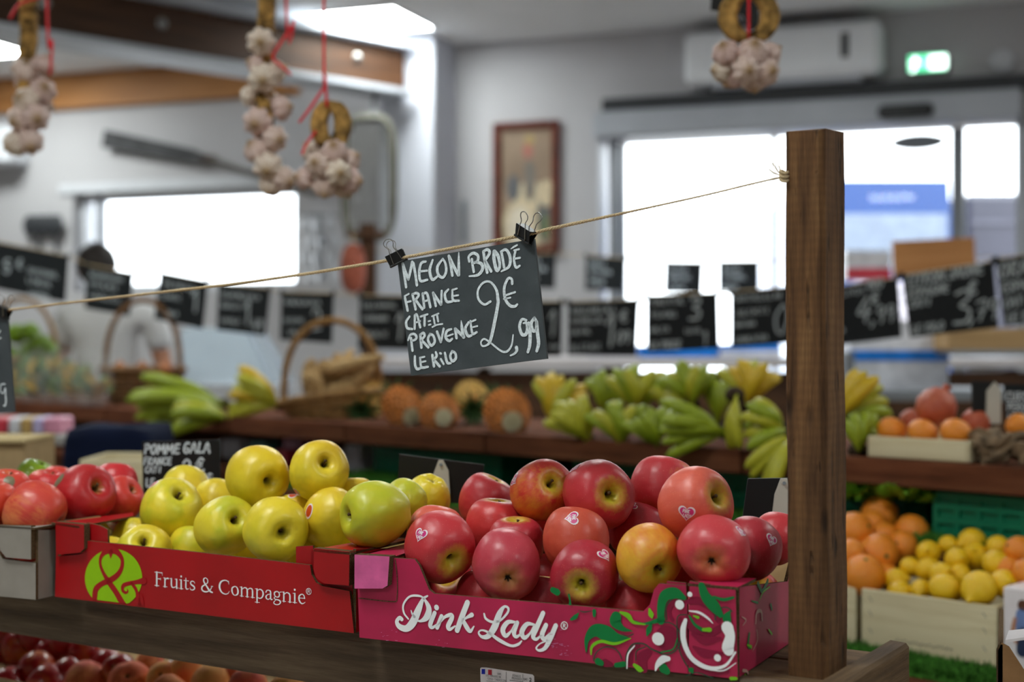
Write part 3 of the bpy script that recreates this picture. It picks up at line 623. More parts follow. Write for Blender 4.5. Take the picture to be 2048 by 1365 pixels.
    e.ribbon([c+grey.u*math.cos(t_)*.014+grey.v*math.sin(t_)*.01 for t_ in th], .0012, UP, 1, cap=False); e.ribbon([c+grey.u*.006-grey.v*.004, c+grey.v*.004, c-grey.u*.006-grey.v*.002], .0012, UP, 4)
    e.build('stamp', M_ink_black, grey.o, 0)
crates()

# ------------------------------------------------------------------ printing on the crates
def strokes(mb, data, mapf, wscale, nrm, mi=0, w0=1.0, k=6):
    for st in data:
        if isinstance(st[0], (int, float)): w_, pts = st[0], st[1]
        else: w_, pts = w0, st
        ws_ = [q[2]*wscale for q in pts] if len(pts[0]) > 2 else [w_*wscale]*len(pts)
        mb.ribbon([mapf(q[0], q[1]) for q in pts], ws_, nrm, k, mi)
def pxmap(cr, ox, oy, sc, off):
    return lambda x, y: cr.px(ox+x/sc, oy+y/sc, off)
# Pink Lady script
mp_ = pxmap(pink, 760, 1170, 5.12, .0008); wsc = 1.56/F/5.12
PL = [
 [(290, 352, 18), (245, 290, 22), (240, 205, 22), (300, 125, 22), (385, 114, 24), (445, 140, 22), (500, 240, 60), (480, 330, 70), (420, 372, 30), (370, 368, 14)],
 [(486, 116, 18), (440, 150, 34), (395, 255, 72), (335, 390, 86), (270, 450, 70), (200, 430, 60), (172, 380, 44), (200, 340, 40), (222, 355, 44)],
 [(318, 265, 10), (330, 300, 22), (352, 330, 30)],
 [(560, 290, 46), (515, 405, 50), (535, 440, 34), (590, 405, 18)], [(578, 233, 56), (580, 237, 56)],
 [(630, 325, 46), (585, 440, 46)], [(600, 410, 16), (660, 335, 30), (725, 312, 46), (735, 345, 50), (698, 425, 52), (715, 458, 36), (770, 425, 16)],
 [(895, 185, 58), (835, 340, 62), (790, 468, 56)], [(840, 375, 20), (885, 340, 26), (940, 310, 48)], [(850, 365, 40), (890, 440, 52), (925, 478, 36), (962, 428, 14)],
 [(1066, 300, 20), (1085, 350, 26), (1150, 383, 26), (1230, 368, 22), (1305, 290, 24), (1312, 240, 26), (1270, 228, 28), (1222, 300, 60), (1175, 430, 72), (1110, 525, 56), (1045, 535, 34), (1010, 495, 20), (1040, 468, 18), (1110, 490, 26), (1220, 568, 38), (1340, 626, 28), (1415, 612, 28), (1450, 578, 14)],
 [(1385, 385, 24), (1310, 385, 44), (1258, 460, 54), (1285, 525, 44), (1340, 480, 22), (1380, 410, 20)], [(1405, 390, 44), (1372, 490, 48), (1395, 535, 34), (1450, 500, 16)],
 [(1580, 410, 22), (1505, 405, 44), (1452, 485, 54), (1478, 545, 44), (1535, 500, 22), (1580, 420, 20)], [(1670, 292, 48), (1600, 450, 52), (1568, 530, 48), (1600, 560, 32), (1650, 520, 16)],
 [(1700, 415, 46), (1660, 510, 50), (1680, 560, 40), (1740, 500, 18)], [(1800, 420, 48), (1740, 560, 52), (1690, 650, 40), (1630, 675, 26), (1600, 650, 18), (1640, 605, 14), (1730, 570, 14)],
 [(1887+33*math.cos(a*math.pi/8), 420+38*math.sin(a*math.pi/8), 9) for a in range(17)], [(1876, 400, 8), (1876, 440, 8)], [(1876, 402, 8), (1896, 406, 8), (1894, 418, 8), (1878, 420, 8)], [(1882, 420, 8), (1900, 442, 8)],
]
b = MB(); strokes(b, PL, mp_, wsc, pink.v); b.build('script_lettering', M_ink_white, pink.o, 0)
# scuffs
b = MB(); rng = random.Random(5)
for k in range(46):
    x, y = rng.choice([(640, 575), (100, 540), (1830, 640), (1750, 480), (1700, 620), (1900, 700)]); x += rng.gauss(0, 50); y += rng.gauss(0, 28); b.ribbon([mp_(x, y), mp_(x+rng.uniform(4, 24), y+rng.uniform(-3, 4))], rng.uniform(2, 6)*wsc, pink.v, 1)
b.build('scuff_marks', plain('scuff_ink', C(206, 120, 166), .5), pink.o, 0)
# swirls on the right half: each colour layer slightly above the last
def layer(name, mat, data, off, wm=1.15, ox=1140, oy=1140, sc=4.654, discs=()):
    b = MB(); m = pxmap(pink, ox, oy, sc, off); strokes(b, data, m, 1.44/F/sc*wm, pink.v)
    for (x, y, r) in discs: b.disc(m(x, y), r*1.44/F/sc, pink.u, UP)
    prop(b.build(name, mat, pink.o, 0), kind='stuff')
arc = lambda cx, cy, rx, ry, a0, a1, w_, n=10: [(cx+rx*math.cos(math.radians(a0+(a1-a0)*i/n)), cy+ry*math.sin(math.radians(a0+(a1-a0)*i/n)), w_) for i in range(n+1)]
layer('printed_berries', M_ink_dark, [arc(1010, 395, 85, 95, 130, 300, 30), [(1100, 300, 40), (1200, 290, 60), (1330, 370, 50), (1380, 470, 40)], [(1090, 420, 20), (1130, 540, 60), (1300, 590, 60), (1400, 540, 50)], [(1150, 600, 40), (1260, 660, 70), (1400, 640, 20)], [(1150, 720, 20), (1260, 780, 70), (1420, 780, 20)], [(560, 880, 40), (570, 760, 40), (640, 700, 30)], [(690, 930, 60), (670, 830, 90), (730, 770, 60)], [(1030, 460, 30), (1030, 640, 40), (1100, 840, 60), (1280, 960, 50), (1460, 940, 40)], [(330, 870, 70), (380, 885, 40)]], .0006, discs=((905, 640, 118),))
layer('printed_outlines', M_ink_outline, [arc(890, 640, 140, 150, -100, 130, 10), arc(350, 850, 130, 130, 180, 350, 9), [(520, 920, 8), (525, 800, 12), (580, 700, 12), (680, 690, 12), (760, 740, 12), (840, 775, 16)], [(610, 850, 6), (620, 760, 10), (700, 720, 8)], [(1085, 420, 8), (1010, 430, 9), (995, 520, 9), (1020, 760, 10), (1120, 950, 10)], [(150, 780, 5), (155, 660, 8)], [(900, 470, 8), (895, 350, 8), (960, 270, 8), (1050, 275, 8)], [(590, 600, 8), (540, 620, 8), (480, 600, 6)], arc(1440, 470, 90, 120, 180, 320, 9), [(1080, 990, 6), (1180, 960, 9), (1330, 1010, 8)], [(80, 380, 4), (130, 395, 10), (200, 385, 5)]], .0009)
layer('printed_leaves', M_ink_green, [[(150, 760, 14), (158, 650, 46), (230, 570, 100), (330, 590, 130), (430, 640, 96), (560, 640, 6)], [(585, 575, 4), (490, 550, 46), (425, 490, 100), (430, 440, 90)], [(845, 480, 60), (850, 330, 70), (890, 240, 90), (980, 220, 90), (1060, 262, 40)], [(600, 480, 10), (690, 505, 20), (800, 480, 34), (860, 460, 50)], [(760, 500, 10), (735, 560, 46), (715, 615, 12)], [(850, 770, 14), (960, 740, 12), (1000, 640, 10)], [(10, 465, 20), (50, 440, 36), (80, 405, 8)], [(225, 385, 34), (225, 430, 26)], [(260, 855, 60), (290, 870, 50)], [(430, 890, 40), (500, 880, 46)], [(1110, 430, 16), (1160, 510, 24), (1230, 560, 30)], [(870, 920, 80), (900, 945, 60)], [(1130, 940, 50), (1140, 955, 20)], [(-120, 210, 60), (-160, 190, 50)], [(-10, 235, 20), (0, 290, 16), (0, 320, 24)]], .0012)
layer('printed_leaves', M_ink_green, [[(1225, 150, 56), (1262, 250, 84), (1340, 340, 96), (1400, 420, 50)], [(1490, 385, 10), (1460, 450, 70), (1480, 510, 40)], [(1340, 255, 20), (1430, 280, 26), (1520, 260, 20)]], .0013)
layer('printed_leaf_edges', M_ink_yellowgreen, [[(196, 790, 12), (206, 715, 24), (290, 668, 26), (420, 690, 24), (565, 640, 8)], [(470, 398, 20), (540, 430, 44), (590, 490, 26), (700, 512, 10)], [(600, 890, 30), (650, 930, 46), (680, 940, 10)], [(740, 370, 20), (755, 420, 46), (765, 455, 6)], [(1150, 430, 10), (1190, 445, 26)], [(1240, 560, 26), (1300, 560, 36)], [(1500, 1015, 30), (1545, 1015, 26)]], .0016)
layer('printed_highlights', M_ink_white, [[(1075, 470, 30), (1052, 560, 46), (1062, 680, 44), (1120, 810, 40), (1220, 890, 38), (1330, 920, 30), (1450, 890, 22), (1540, 770, 14)], [(1110, 385, 10), (1200, 400, 20), (1280, 450, 18), (1330, 500, 6)], [(1465, 540, 100), (1490, 620, 80), (1470, 720, 96), (1475, 750, 90)], [(915, 830, 40), (865, 835, 60), (815, 885, 40), (795, 940, 12)], [(530, 920, 10), (540, 790, 14), (600, 710, 10)], [(1300, 935, 8), (1430, 940, 10), (1545, 870, 6)]], .0018, discs=((820, 645, 60), (1020, 327, 44), (1115, 230, 24), (1373, 822, 33)))
# swirls on the right side wall
def sidelayer(mat, data, off):
    b = MB(); P_ = pink.P-pink.u*off; f_ = lambda x, y: hit(1140+x/4.654, 1140+y/4.654, P_, pink.u); strokes(b, data, f_, 1.48/F/4.654, pink.u); prop(b.build('printed_swirls', mat, pink.o, 0), kind='stuff')
sidelayer(M_ink_green, [[(1750, 130, 50), (1790, 200, 40), (1840, 110, 60)], [(1670, 600, 40), (1660, 700, 50), (1690, 730, 20)], [(1870, 330, 40), (1880, 370, 30)], [(1690, 290, 10), (1750, 310, 24)]], .0008)
sidelayer(M_ink_yellowgreen, [[(1760, 290, 10), (1800, 210, 20), (1860, 160, 14)], [(1650, 700, 14), (1690, 720, 30)], [(1850, 560, 20), (1880, 600, 26)], [(1630, 980, 20), (1650, 1010, 30)]], .001)
sidelayer(plain('side_print_cream', C(206, 160, 150), .4), [[(1730, 500, 20), (1740, 400, 34), (1780, 390, 30), (1790, 470, 30)], [(1740, 560, 10), (1745, 660, 12), (1700, 760, 8)], [(1600, 440, 10), (1640, 470, 16), (1610, 520, 8)], [(1610, 940, 30), (1650, 950, 24), (1670, 1020, 10)]], .001)
# red crate: logo and serif lettering
mr = lambda off: pxmap(red, 150, 1080, 6.827, off); b = MB(); m0 = mr(.0006); wl = 1.78/F/6.827
ctr = (526, 528); pts = []
for i in range(64):
    a = 2*math.pi*i/64; q = m0(ctr[0]+391*math.cos(a), ctr[1]+402*math.sin(a)); q.z = max(q.z, ZS+.0035); pts.append(q)
b.add([m0(*ctr)]+pts, [(0, 1+i, 1+(i+1) % 64) for i in range(64)]); b.build('printed_logo_disc', M_ink_lime, red.o, 0)
b = MB(); m1 = mr(.0009)
LOGO = [[(690, 950, 110), (560, 720, 92), (470, 590, 88), (395, 470, 60), (348, 350, 50), (350, 250, 54), (400, 175, 76), (488, 130, 120), (575, 170, 90), (640, 260, 66), (640, 370, 66), (590, 470, 76), (490, 550, 84), (370, 600, 74), (290, 670, 90), (270, 760, 96), (268, 850, 90)],
        [(940, 562, 96), (850, 578, 60), (730, 600, 56), (660, 630, 60), (650, 690, 52), (690, 725, 40), (722, 705, 26), (712, 678, 12)], [(770, 600, 40), (820, 660, 56), (850, 740, 60), (870, 900, 110)], [(488, 170, 90), (487, 225, 40), (486, 262, 4)], [(900, 770, 60), (900, 900, 120)]]
strokes(b, LOGO, m1, wl, red.v, k=7)
for q in b.v: q.z = max(q.z, ZS+.0035)
b.build('printed_ampersand', M_red_print, red.o, 0)
SERIF = {  # hand drawn serif letters, cap height 1, strokes (x, y, width)
 'F': (.60, [[(.16, 0, .12), (.16, 1, .12)], [(.02, .985, .04), (.54, .985, .05)], [(.53, .99, .03), (.55, .8, .02)], [(.16, .53, .045), (.43, .53, .045)], [(.43, .62, .02), (.43, .44, .02)], [(.03, .015, .04), (.31, .015, .04)]]),
 'r': (.44, [[(.13, 0, .105), (.13, .62, .105)], [(.02, .64, .03), (.13, .64, .05)], [(.14, .46, .04), (.24, .62, .07), (.36, .63, .1)], [(.02, .015, .035), (.28, .015, .035)]]),
 'u': (.66, [[(.14, .64, .105), (.14, .2, .105), (.2, .04, .08), (.34, .04, .05), (.46, .14, .04)], [(.5, .64, .105), (.5, 0, .105)], [(.02, .645, .035), (.16, .645, .035)], [(.38, .645, .035), (.5, .645, .035)], [(.5, .015, .04), (.62, .03, .03)]]),
 'i': (.31, [[(.15, 0, .105), (.15, .63, .105)], [(.03, .64, .035), (.15, .64, .05)], [(.03, .015, .035), (.28, .015, .035)], [(.145, .89, .13), (.15, .89, .13)]]),
 't': (.38, [[(.16, .82, .04), (.16, .5, .1), (.16, .16, .1), (.22, .03, .07), (.35, .07, .03)], [(.02, .63, .04), (.34, .63, .04)]]),
 's': (.47, [[(.38, .5, .03), (.34, .61, .045), (.2, .645, .06), (.09, .52, .08), (.16, .38, .1), (.32, .28, .1), (.37, .14, .08), (.24, .015, .06), (.1, .04, .045), (.06, .17, .03)]]),
 '&': (.88, [[(.82, .45, .04), (.7, .45, .03)], [(.76, .44, .05), (.66, .2, .06), (.46, .03, .07), (.24, .01, .08), (.09, .14, .1), (.13, .36, .1), (.34, .53, .05), (.47, .68, .07), (.47, .88, .06), (.34, .99, .05), (.22, .9, .09), (.23, .7, .1), (.4, .42, .11), (.62, .1, .12), (.8, .01, .08)]]),
 'C': (.80, [[(.7, .72, .02), (.66, .9, .06), (.48, .985, .06), (.24, .9, .09), (.1, .66, .13), (.1, .36, .13), (.24, .1, .09), (.46, .01, .06), (.64, .08, .05), (.73, .24, .03)], [(.69, .98, .02), (.69, .74, .03)]]),
 'o': (.60, [[(.3, .645, .05), (.13, .52, .1), (.1, .3, .115), (.17, .09, .08), (.3, .01, .05), (.46, .12, .1), (.49, .34, .115), (.43, .56, .08), (.3, .645, .05)]]),
 'm': (.98, [[(.13, 0, .105), (.13, .63, .105)], [(.02, .64, .03), (.13, .64, .05)], [(.15, .48, .04), (.3, .62, .06), (.44, .6, .08), (.49, .45, .105), (.49, 0, .105)], [(.5, .48, .04), (.64, .62, .06), (.78, .6, .08), (.83, .45, .105), (.83, 0, .105)], [(.02, .015, .03), (.25, .015, .03)], [(.38, .015, .03), (.61, .015, .03)], [(.72, .015, .03), (.96, .015, .03)]]),
 'p': (.63, [[(.14, -.3, .105), (.14, .63, .105)], [(.02, .64, .03), (.14, .64, .05)], [(.15, .5, .04), (.3, .635, .06), (.47, .56, .09), (.53, .34, .115), (.45, .09, .08), (.3, .01, .05), (.15, .07, .04)], [(.02, -.285, .035), (.29, -.285, .035)]]),
 'a': (.52, [[(.08, .5, .09), (.14, .62, .06), (.27, .645, .06), (.37, .54, .1), (.37, .12, .1), (.44, .02, .06), (.5, .06, .03)], [(.37, .4, .04), (.18, .33, .05), (.08, .18, .1), (.13, .04, .08), (.24, .02, .05), (.36, .12, .04)]]),
 'g': (.55, [[(.25, .64, .05), (.11, .55, .09), (.1, .38, .09), (.2, .25, .05), (.35, .27, .07), (.41, .43, .09), (.36, .58, .07), (.25, .64, .05)], [(.37, .58, .03), (.52, .63, .05)], [(.16, .27, .04), (.08, .17, .06), (.14, .08, .06), (.36, .05, .08), (.47, -.06, .1), (.4, -.22, .06), (.22, -.29, .05), (.07, -.22, .07), (.07, -.1, .06), (.18, .02, .03)]]),
 'n': (.66, [[(.13, 0, .105), (.13, .63, .105)], [(.02, .64, .03), (.13, .64, .05)], [(.15, .48, .04), (.3, .63, .06), (.46, .58, .08), (.51, .42, .105), (.51, 0, .105)], [(.02, .015, .03), (.26, .015, .03)], [(.39, .015, .03), (.63, .015, .03)]]),
 'e': (.54, [[(.1, .37, .04), (.44, .38, .04)], [(.45, .38, .08), (.4, .57, .07), (.28, .645, .055), (.13, .52, .09), (.1, .28, .115), (.19, .06, .09), (.33, .01, .06), (.48, .12, .03)]]),
 ' ': (.30, []), }
p_s, p_e = red.px(0+835/2.703, 860+843/2.703, .0008), red.px(1655/2.703, 860+944/2.703, .0008); txt = 'Fruits & Compagnie'; tot = sum(SERIF[c][0] for c in txt)
ex_ = (p_e-p_s)/tot; ch_ = 73/2.703*1.79/F; b = MB(); x0 = 0
for c in txt:
    for st in SERIF[c][1]: b.ribbon([p_s+ex_*(x0+q[0])+UP*ch_*q[1] for q in st], [q[2]*ch_*1.18 for q in st], red.v, 5)
    x0 += SERIF[c][0]
cR = red.px(1669/2.703, 860+875/2.703, .0008); rr = .0036
b.ribbon([cR-red.u*rr*math.cos(a*math.pi/8)+UP*rr*math.sin(a*math.pi/8) for a in range(17)], .0007, red.v, 1, cap=False)
for st in ([(-.4, -.55), (-.4, .55)], [(-.4, .5), (.2, .5), (.35, .25), (.2, 0), (-.4, 0)], [(0, 0), (.4, -.55)]): b.ribbon([cR-red.u*rr*q[0]+UP*rr*q[1] for q in st], .0006, red.v, 2)
b.build('serif_lettering', M_ink_white, red.o, 0)

# ------------------------------------------------------------------ hand lettering
FONT = {
 'A': (.62, [[(0, 0), (.3, 1), (.6, 0)], [(.12, .36), (.5, .4)]]), 'B': (.55, [[(.06, 0), (.06, 1)], [(.06, 1), (.42, .92), (.4, .66), (.06, .55)], [(.1, .55), (.5, .42), (.44, .06), (.06, 0)]]),
 'C': (.52, [[(.48, .92), (.26, 1), (.06, .6), (.1, .15), (.3, 0), (.5, .1)]]), 'D': (.58, [[(.06, 0), (.06, 1)], [(.02, 1), (.4, .9), (.54, .5), (.36, .08), (.02, 0)]]),
 'E': (.5, [[(.46, .98), (.1, .95), (.06, .5), (.1, .04), (.48, .06)], [(.08, .52), (.42, .55)]]), 'F': (.48, [[(.08, 0), (.1, .98), (.48, 1)], [(.1, .52), (.4, .56)]]),
 'G': (.6, [[(.52, .9), (.28, 1), (.06, .55), (.16, .06), (.42, 0), (.52, .36), (.3, .42)]]), 'H': (.58, [[(.06, 0), (.08, 1)], [(.5, 0), (.52, 1)], [(.08, .5), (.5, .54)]]),
 'I': (.22, [[(.1, 0), (.12, 1)]]), 'J': (.5, [[(.42, 1), (.4, .2), (.22, 0), (.04, .2)]]), 'K': (.56, [[(.08, 0), (.08, 1)], [(.48, 1), (.1, .46), (.52, 0)]]), 'L': (.46, [[(.1, 1), (.06, .1), (.2, 0), (.46, .08)]]),
 'M': (.78, [[(.04, 0), (.1, 1), (.36, .3), (.62, 1), (.72, 0)]]), 'N': (.62, [[(.06, 0), (.08, 1), (.5, .02), (.54, 1)]]), 'O': (.6, [[(.3, 1), (.06, .6), (.14, .1), (.36, 0), (.54, .45), (.46, .9), (.3, 1)]]),
 'P': (.54, [[(.1, 0), (.1, 1)], [(.02, .9), (.32, 1), (.5, .76), (.36, .5), (.12, .46)]]), 'R': (.56, [[(.08, 0), (.08, 1)], [(.02, .95), (.36, 1), (.46, .74), (.1, .5), (.52, 0)]]),
 'S': (.5, [[(.46, .9), (.22, 1), (.08, .76), (.4, .42), (.42, .12), (.2, 0), (.02, .12)]]), 'T': (.54, [[(.0, .94), (.54, 1)], [(.27, .96), (.25, 0)]]), 'U': (.58, [[(.06, 1), (.08, .2), (.28, 0), (.48, .25), (.5, 1)]]),
 'V': (.56, [[(.02, 1), (.26, 0), (.54, 1)]]), 'Y': (.5, [[(.02, 1), (.25, .5), (.5, 1)], [(.25, .5), (.22, 0)]]),
 '0': (.54, [[(.28, 1), (.06, .6), (.14, .08), (.36, .02), (.5, .5), (.42, .92), (.28, 1)]]), '1': (.3, [[(.02, .7), (.2, 1), (.18, 0)]]), '2': (.56, [[(.04, .78), (.24, 1), (.46, .8), (.36, .4), (.04, .02), (.54, .08)]]),
 '3': (.52, [[(.04, .92), (.3, 1), (.44, .78), (.18, .54), (.46, .38), (.4, .06), (.04, .04)]]), '4': (.54, [[(.36, 1), (.02, .36), (.52, .4)], [(.4, .66), (.36, 0)]]), '5': (.5, [[(.46, 1), (.12, .96), (.08, .58), (.38, .56), (.46, .26), (.26, 0), (.02, .1)]]),
 '6': (.5, [[(.4, 1), (.1, .5), (.1, .12), (.3, 0), (.46, .24), (.28, .46), (.08, .3)]]), '7': (.5, [[(.02, .94), (.48, 1), (.2, 0)], [(.14, .5), (.44, .54)]]), '8': (.5, [[(.26, .54), (.06, .76), (.26, 1), (.44, .78), (.06, .26), (.24, 0), (.46, .24), (.26, .54)]]),
 '9': (.48, [[(.42, .9), (.2, 1), (.06, .74), (.2, .52), (.42, .7), (.42, .9), (.4, .5), (.3, 0)]]), ',': (.22, [[(.14, .12), (.14, 0), (.02, -.18)]]), ':': (.2, [[(.08, .2), (.1, .22)], [(.08, .6), (.1, .62)]]), '-': (.36, [[(.04, .45), (.32, .48)]]),
 '€': (.62, [[(.56, .86), (.36, 1), (.14, .7), (.16, .2), (.4, 0), (.58, .14)], [(.02, .58), (.44, .64)], [(.0, .36), (.4, .42)]]), ' ': (.34, []), '.': (.2, [[(.08, .02), (.1, .03)]]), }
def write(mb, txt, p, ex, ey, nrm, size, w_, slant=0, mi=0, k=3, gap=.12):
    x = 0
    for c in txt:
        adv, ss = FONT[c]
        for st in ss: mb.ribbon([p+ex*(x+q[0]+slant*q[1])*size+ey*q[1]*size for q in st], w_, nrm, k, mi)
        x += adv+gap
    return x*size
def text_width(txt, size, gap=.12): return sum(FONT[c][0]+gap for c in txt)*size

# ------------------------------------------------------------------ twine with the melon sign
TP = Vector((A.x, A.y, 0)); TD = SU; TN = SV
tw = lambda x, y: hit(x, y, TP, TN)
tpx = [(1574, 352), (1500, 369), (1400, 393), (1240, 428), (1100, 458), (1056, 469), (920, 494), (800, 517), (700, 534), (600, 550), (460, 569), (330, 584), (180, 601), (20, 620), (-150, 640), (-400, 668)]
tl = catmull([tw(*q) for q in tpx], 14)
twine = thing('twine', 'jute twine stretched from the wooden post across the picture', 'twine', tl[0])
rng = random.Random(11); b = MB(); n = len(tl); rad = []
for i, q in enumerate(tl):
    f_ = i/n; rad.append(.00095 if f_ < .16 else .00095+.00065*min(1, (f_-.16)/.08))
for s_ in range(3):
    pts = []
    fine = [tl[i].lerp(tl[i+1], j/3) for i in range(n-1) for j in range(3)]
    rr_ = [rad[min(n-1, i//3)] for i in range(len(fine))]; L = 0
    for i, q in enumerate(fine):
        if i: L += (q-fine[i-1]).length
        a = L*2*math.pi/.013+s_*2.094; pts.append(q+(TN*math.cos(a)+UP*math.sin(a))*rr_[i]*.62)
    b.tube(pts, [r_*.72 for r_ in rr_], 6)
b.build('strand', M_twine, twine, 180)
b = MB()
for k in range(150):
    i = rng.randrange(int(n*.15), n-1); q = tl[i].lerp(tl[i+1], rng.random()); d_ = Vector((rng.gauss(0, 1), rng.gauss(0, .5), rng.gauss(0.2, 1))).normalized(); l_ = rng.uniform(.002, .007)
    b.tube(catmull([q, q+d_*l_*.6, q+d_*l_+TD*rng.uniform(-.003, .003)], 2), .00009, 3, caps=False)
prop(b.build('loose_fibres', M_twine, twine, 0), kind='stuff')
b = MB(); kq = tl[0]+xr*-.003
for a in range(3): b.tube([kq+Vector((0, 0, -.004+a*.004))+(TN*math.cos(t_/8*2*math.pi)*.005+TD*math.sin(t_/8*2*math.pi)*.004+UP*.002*math.sin(t_)) for t_ in range(8)], .0016, 6, closed=True)
for e_ in ((.012, .014), (.006, .011), (.016, .008)): b.tube(catmull([kq+TD*.002, kq+TD*e_[0]*.6+UP*e_[1]*.4, kq+TD*e_[0]+UP*e_[1]], 4), .0008, 5)
b.build('knot', M_twine, twine, 180)

def zA(x, y): return (780+x/6.4, 480+y/6.4)
def zB(x, y): return (780+x/6.4, 600+y/6.4)
sn = thing('price_sign', 'hand lettered slate sign offering melon, hanging from the twine by two clips', 'sign', tw(957, 735), 'slate price signs')
MB().slab([tw(795, 524), tw(1068, 478), tw(1094, 718), tw(822, 752)], TN*.0032).build('slate', M_slate, sn, 0)
inkA = [(34, [(165, 300), (190, 470), (210, 605)]), (38, [(165, 305), (205, 420), (240, 505)]), (36, [(240, 505), (265, 400), (288, 285)]), (36, [(303, 300), (330, 450), (348, 580)]),
 [(462, 278, 26), (405, 300, 34), (378, 410, 36), (395, 525, 34), (482, 512, 28)], (26, [(385, 405), (478, 396)]), [(550, 260, 28), (512, 390, 40), (545, 508, 38), (612, 468, 26)],
 [(680, 242, 24), (612, 345, 38), (622, 445, 36), (680, 482, 34), (722, 410, 36), (715, 310, 32), (680, 242, 24)], (36, [(757, 208), (782, 330), (802, 455)]), (40, [(760, 215), (820, 340), (878, 450)]), [(884, 165, 14), (884, 300, 36), (885, 450, 38)],
 [(1018, 278, 30), (1012, 215, 30), (1070, 170, 34), (1130, 205, 36), (1122, 275, 34), (1070, 300, 26)], (34, [(1052, 250), (1062, 330), (1076, 408)]), [(1090, 285, 26), (1170, 305, 40), (1188, 375, 42), (1130, 450, 34), (1018, 466, 18)],
 (36, [(1200, 150), (1220, 290), (1248, 418)]), [(1200, 148, 30), (1250, 125, 36), (1278, 170, 38), (1215, 272, 30)], (36, [(1222, 268), (1298, 402)]), [(1338, 150, 46), (1335, 250, 44), (1370, 390, 44), (1408, 340, 36), (1390, 215, 42), (1345, 150, 44)],
 (34, [(1432, 165), (1464, 350)]), [(1422, 152, 26), (1490, 128, 34), (1540, 220, 38), (1528, 340, 36), (1428, 405, 18)], [(1608, 150, 30), (1590, 250, 32), (1615, 352, 32), (1664, 332, 24)], (22, [(1592, 136), (1656, 120)]), (24, [(1602, 242), (1668, 230)]), [(1552, 116, 12), (1590, 90, 22), (1630, 68, 20)],
 (34, [(196, 745), (230, 905)]), (22, [(190, 722), (245, 692)]), (24, [(215, 800), (270, 786)]), (34, [(292, 700), (332, 890)]), [(290, 700, 26), (340, 682, 32), (372, 712, 34), (312, 790, 26)], (34, [(332, 772), (418, 888)]),
 (34, [(422, 690), (442, 868)]), [(425, 692, 26), (478, 690, 34), (520, 860, 36)], (24, [(432, 790), (502, 772)]), (34, [(556, 680), (590, 845)]), (36, [(562, 692), (655, 828)]), (30, [(665, 655), (660, 828)]), [(750, 636, 26), (706, 695, 34), (730, 790, 34), (800, 790, 26)],
 [(802, 650, 26), (810, 770, 32), (886, 780, 26)], (22, [(800, 642), (860, 624)]), (22, [(815, 720), (878, 710)]),
 [(1290, 790, 28), (1210, 828, 28), (1135, 755, 30), (1132, 640, 28), (1200, 548, 26), (1290, 542, 26), (1365, 640, 34), (1385, 760, 42), (1386, 820, 42), (1350, 1018, 44), (1290, 1285, 40), (1240, 1350, 24), (1185, 1358, 22), (1168, 1310, 22), (1210, 1270, 22), (1290, 1318, 22), (1420, 1420, 24), (1500, 1430, 26), (1560, 1350, 24), (1580, 1218, 18)],
 [(1568, 560, 34), (1560, 502, 30), (1512, 500, 32), (1466, 620, 36), (1480, 760, 36), (1540, 842, 36), (1600, 852, 32), (1632, 828, 26)], (24, [(1480, 712), (1605, 670)]), (20, [(1460, 757), (1545, 740)])]
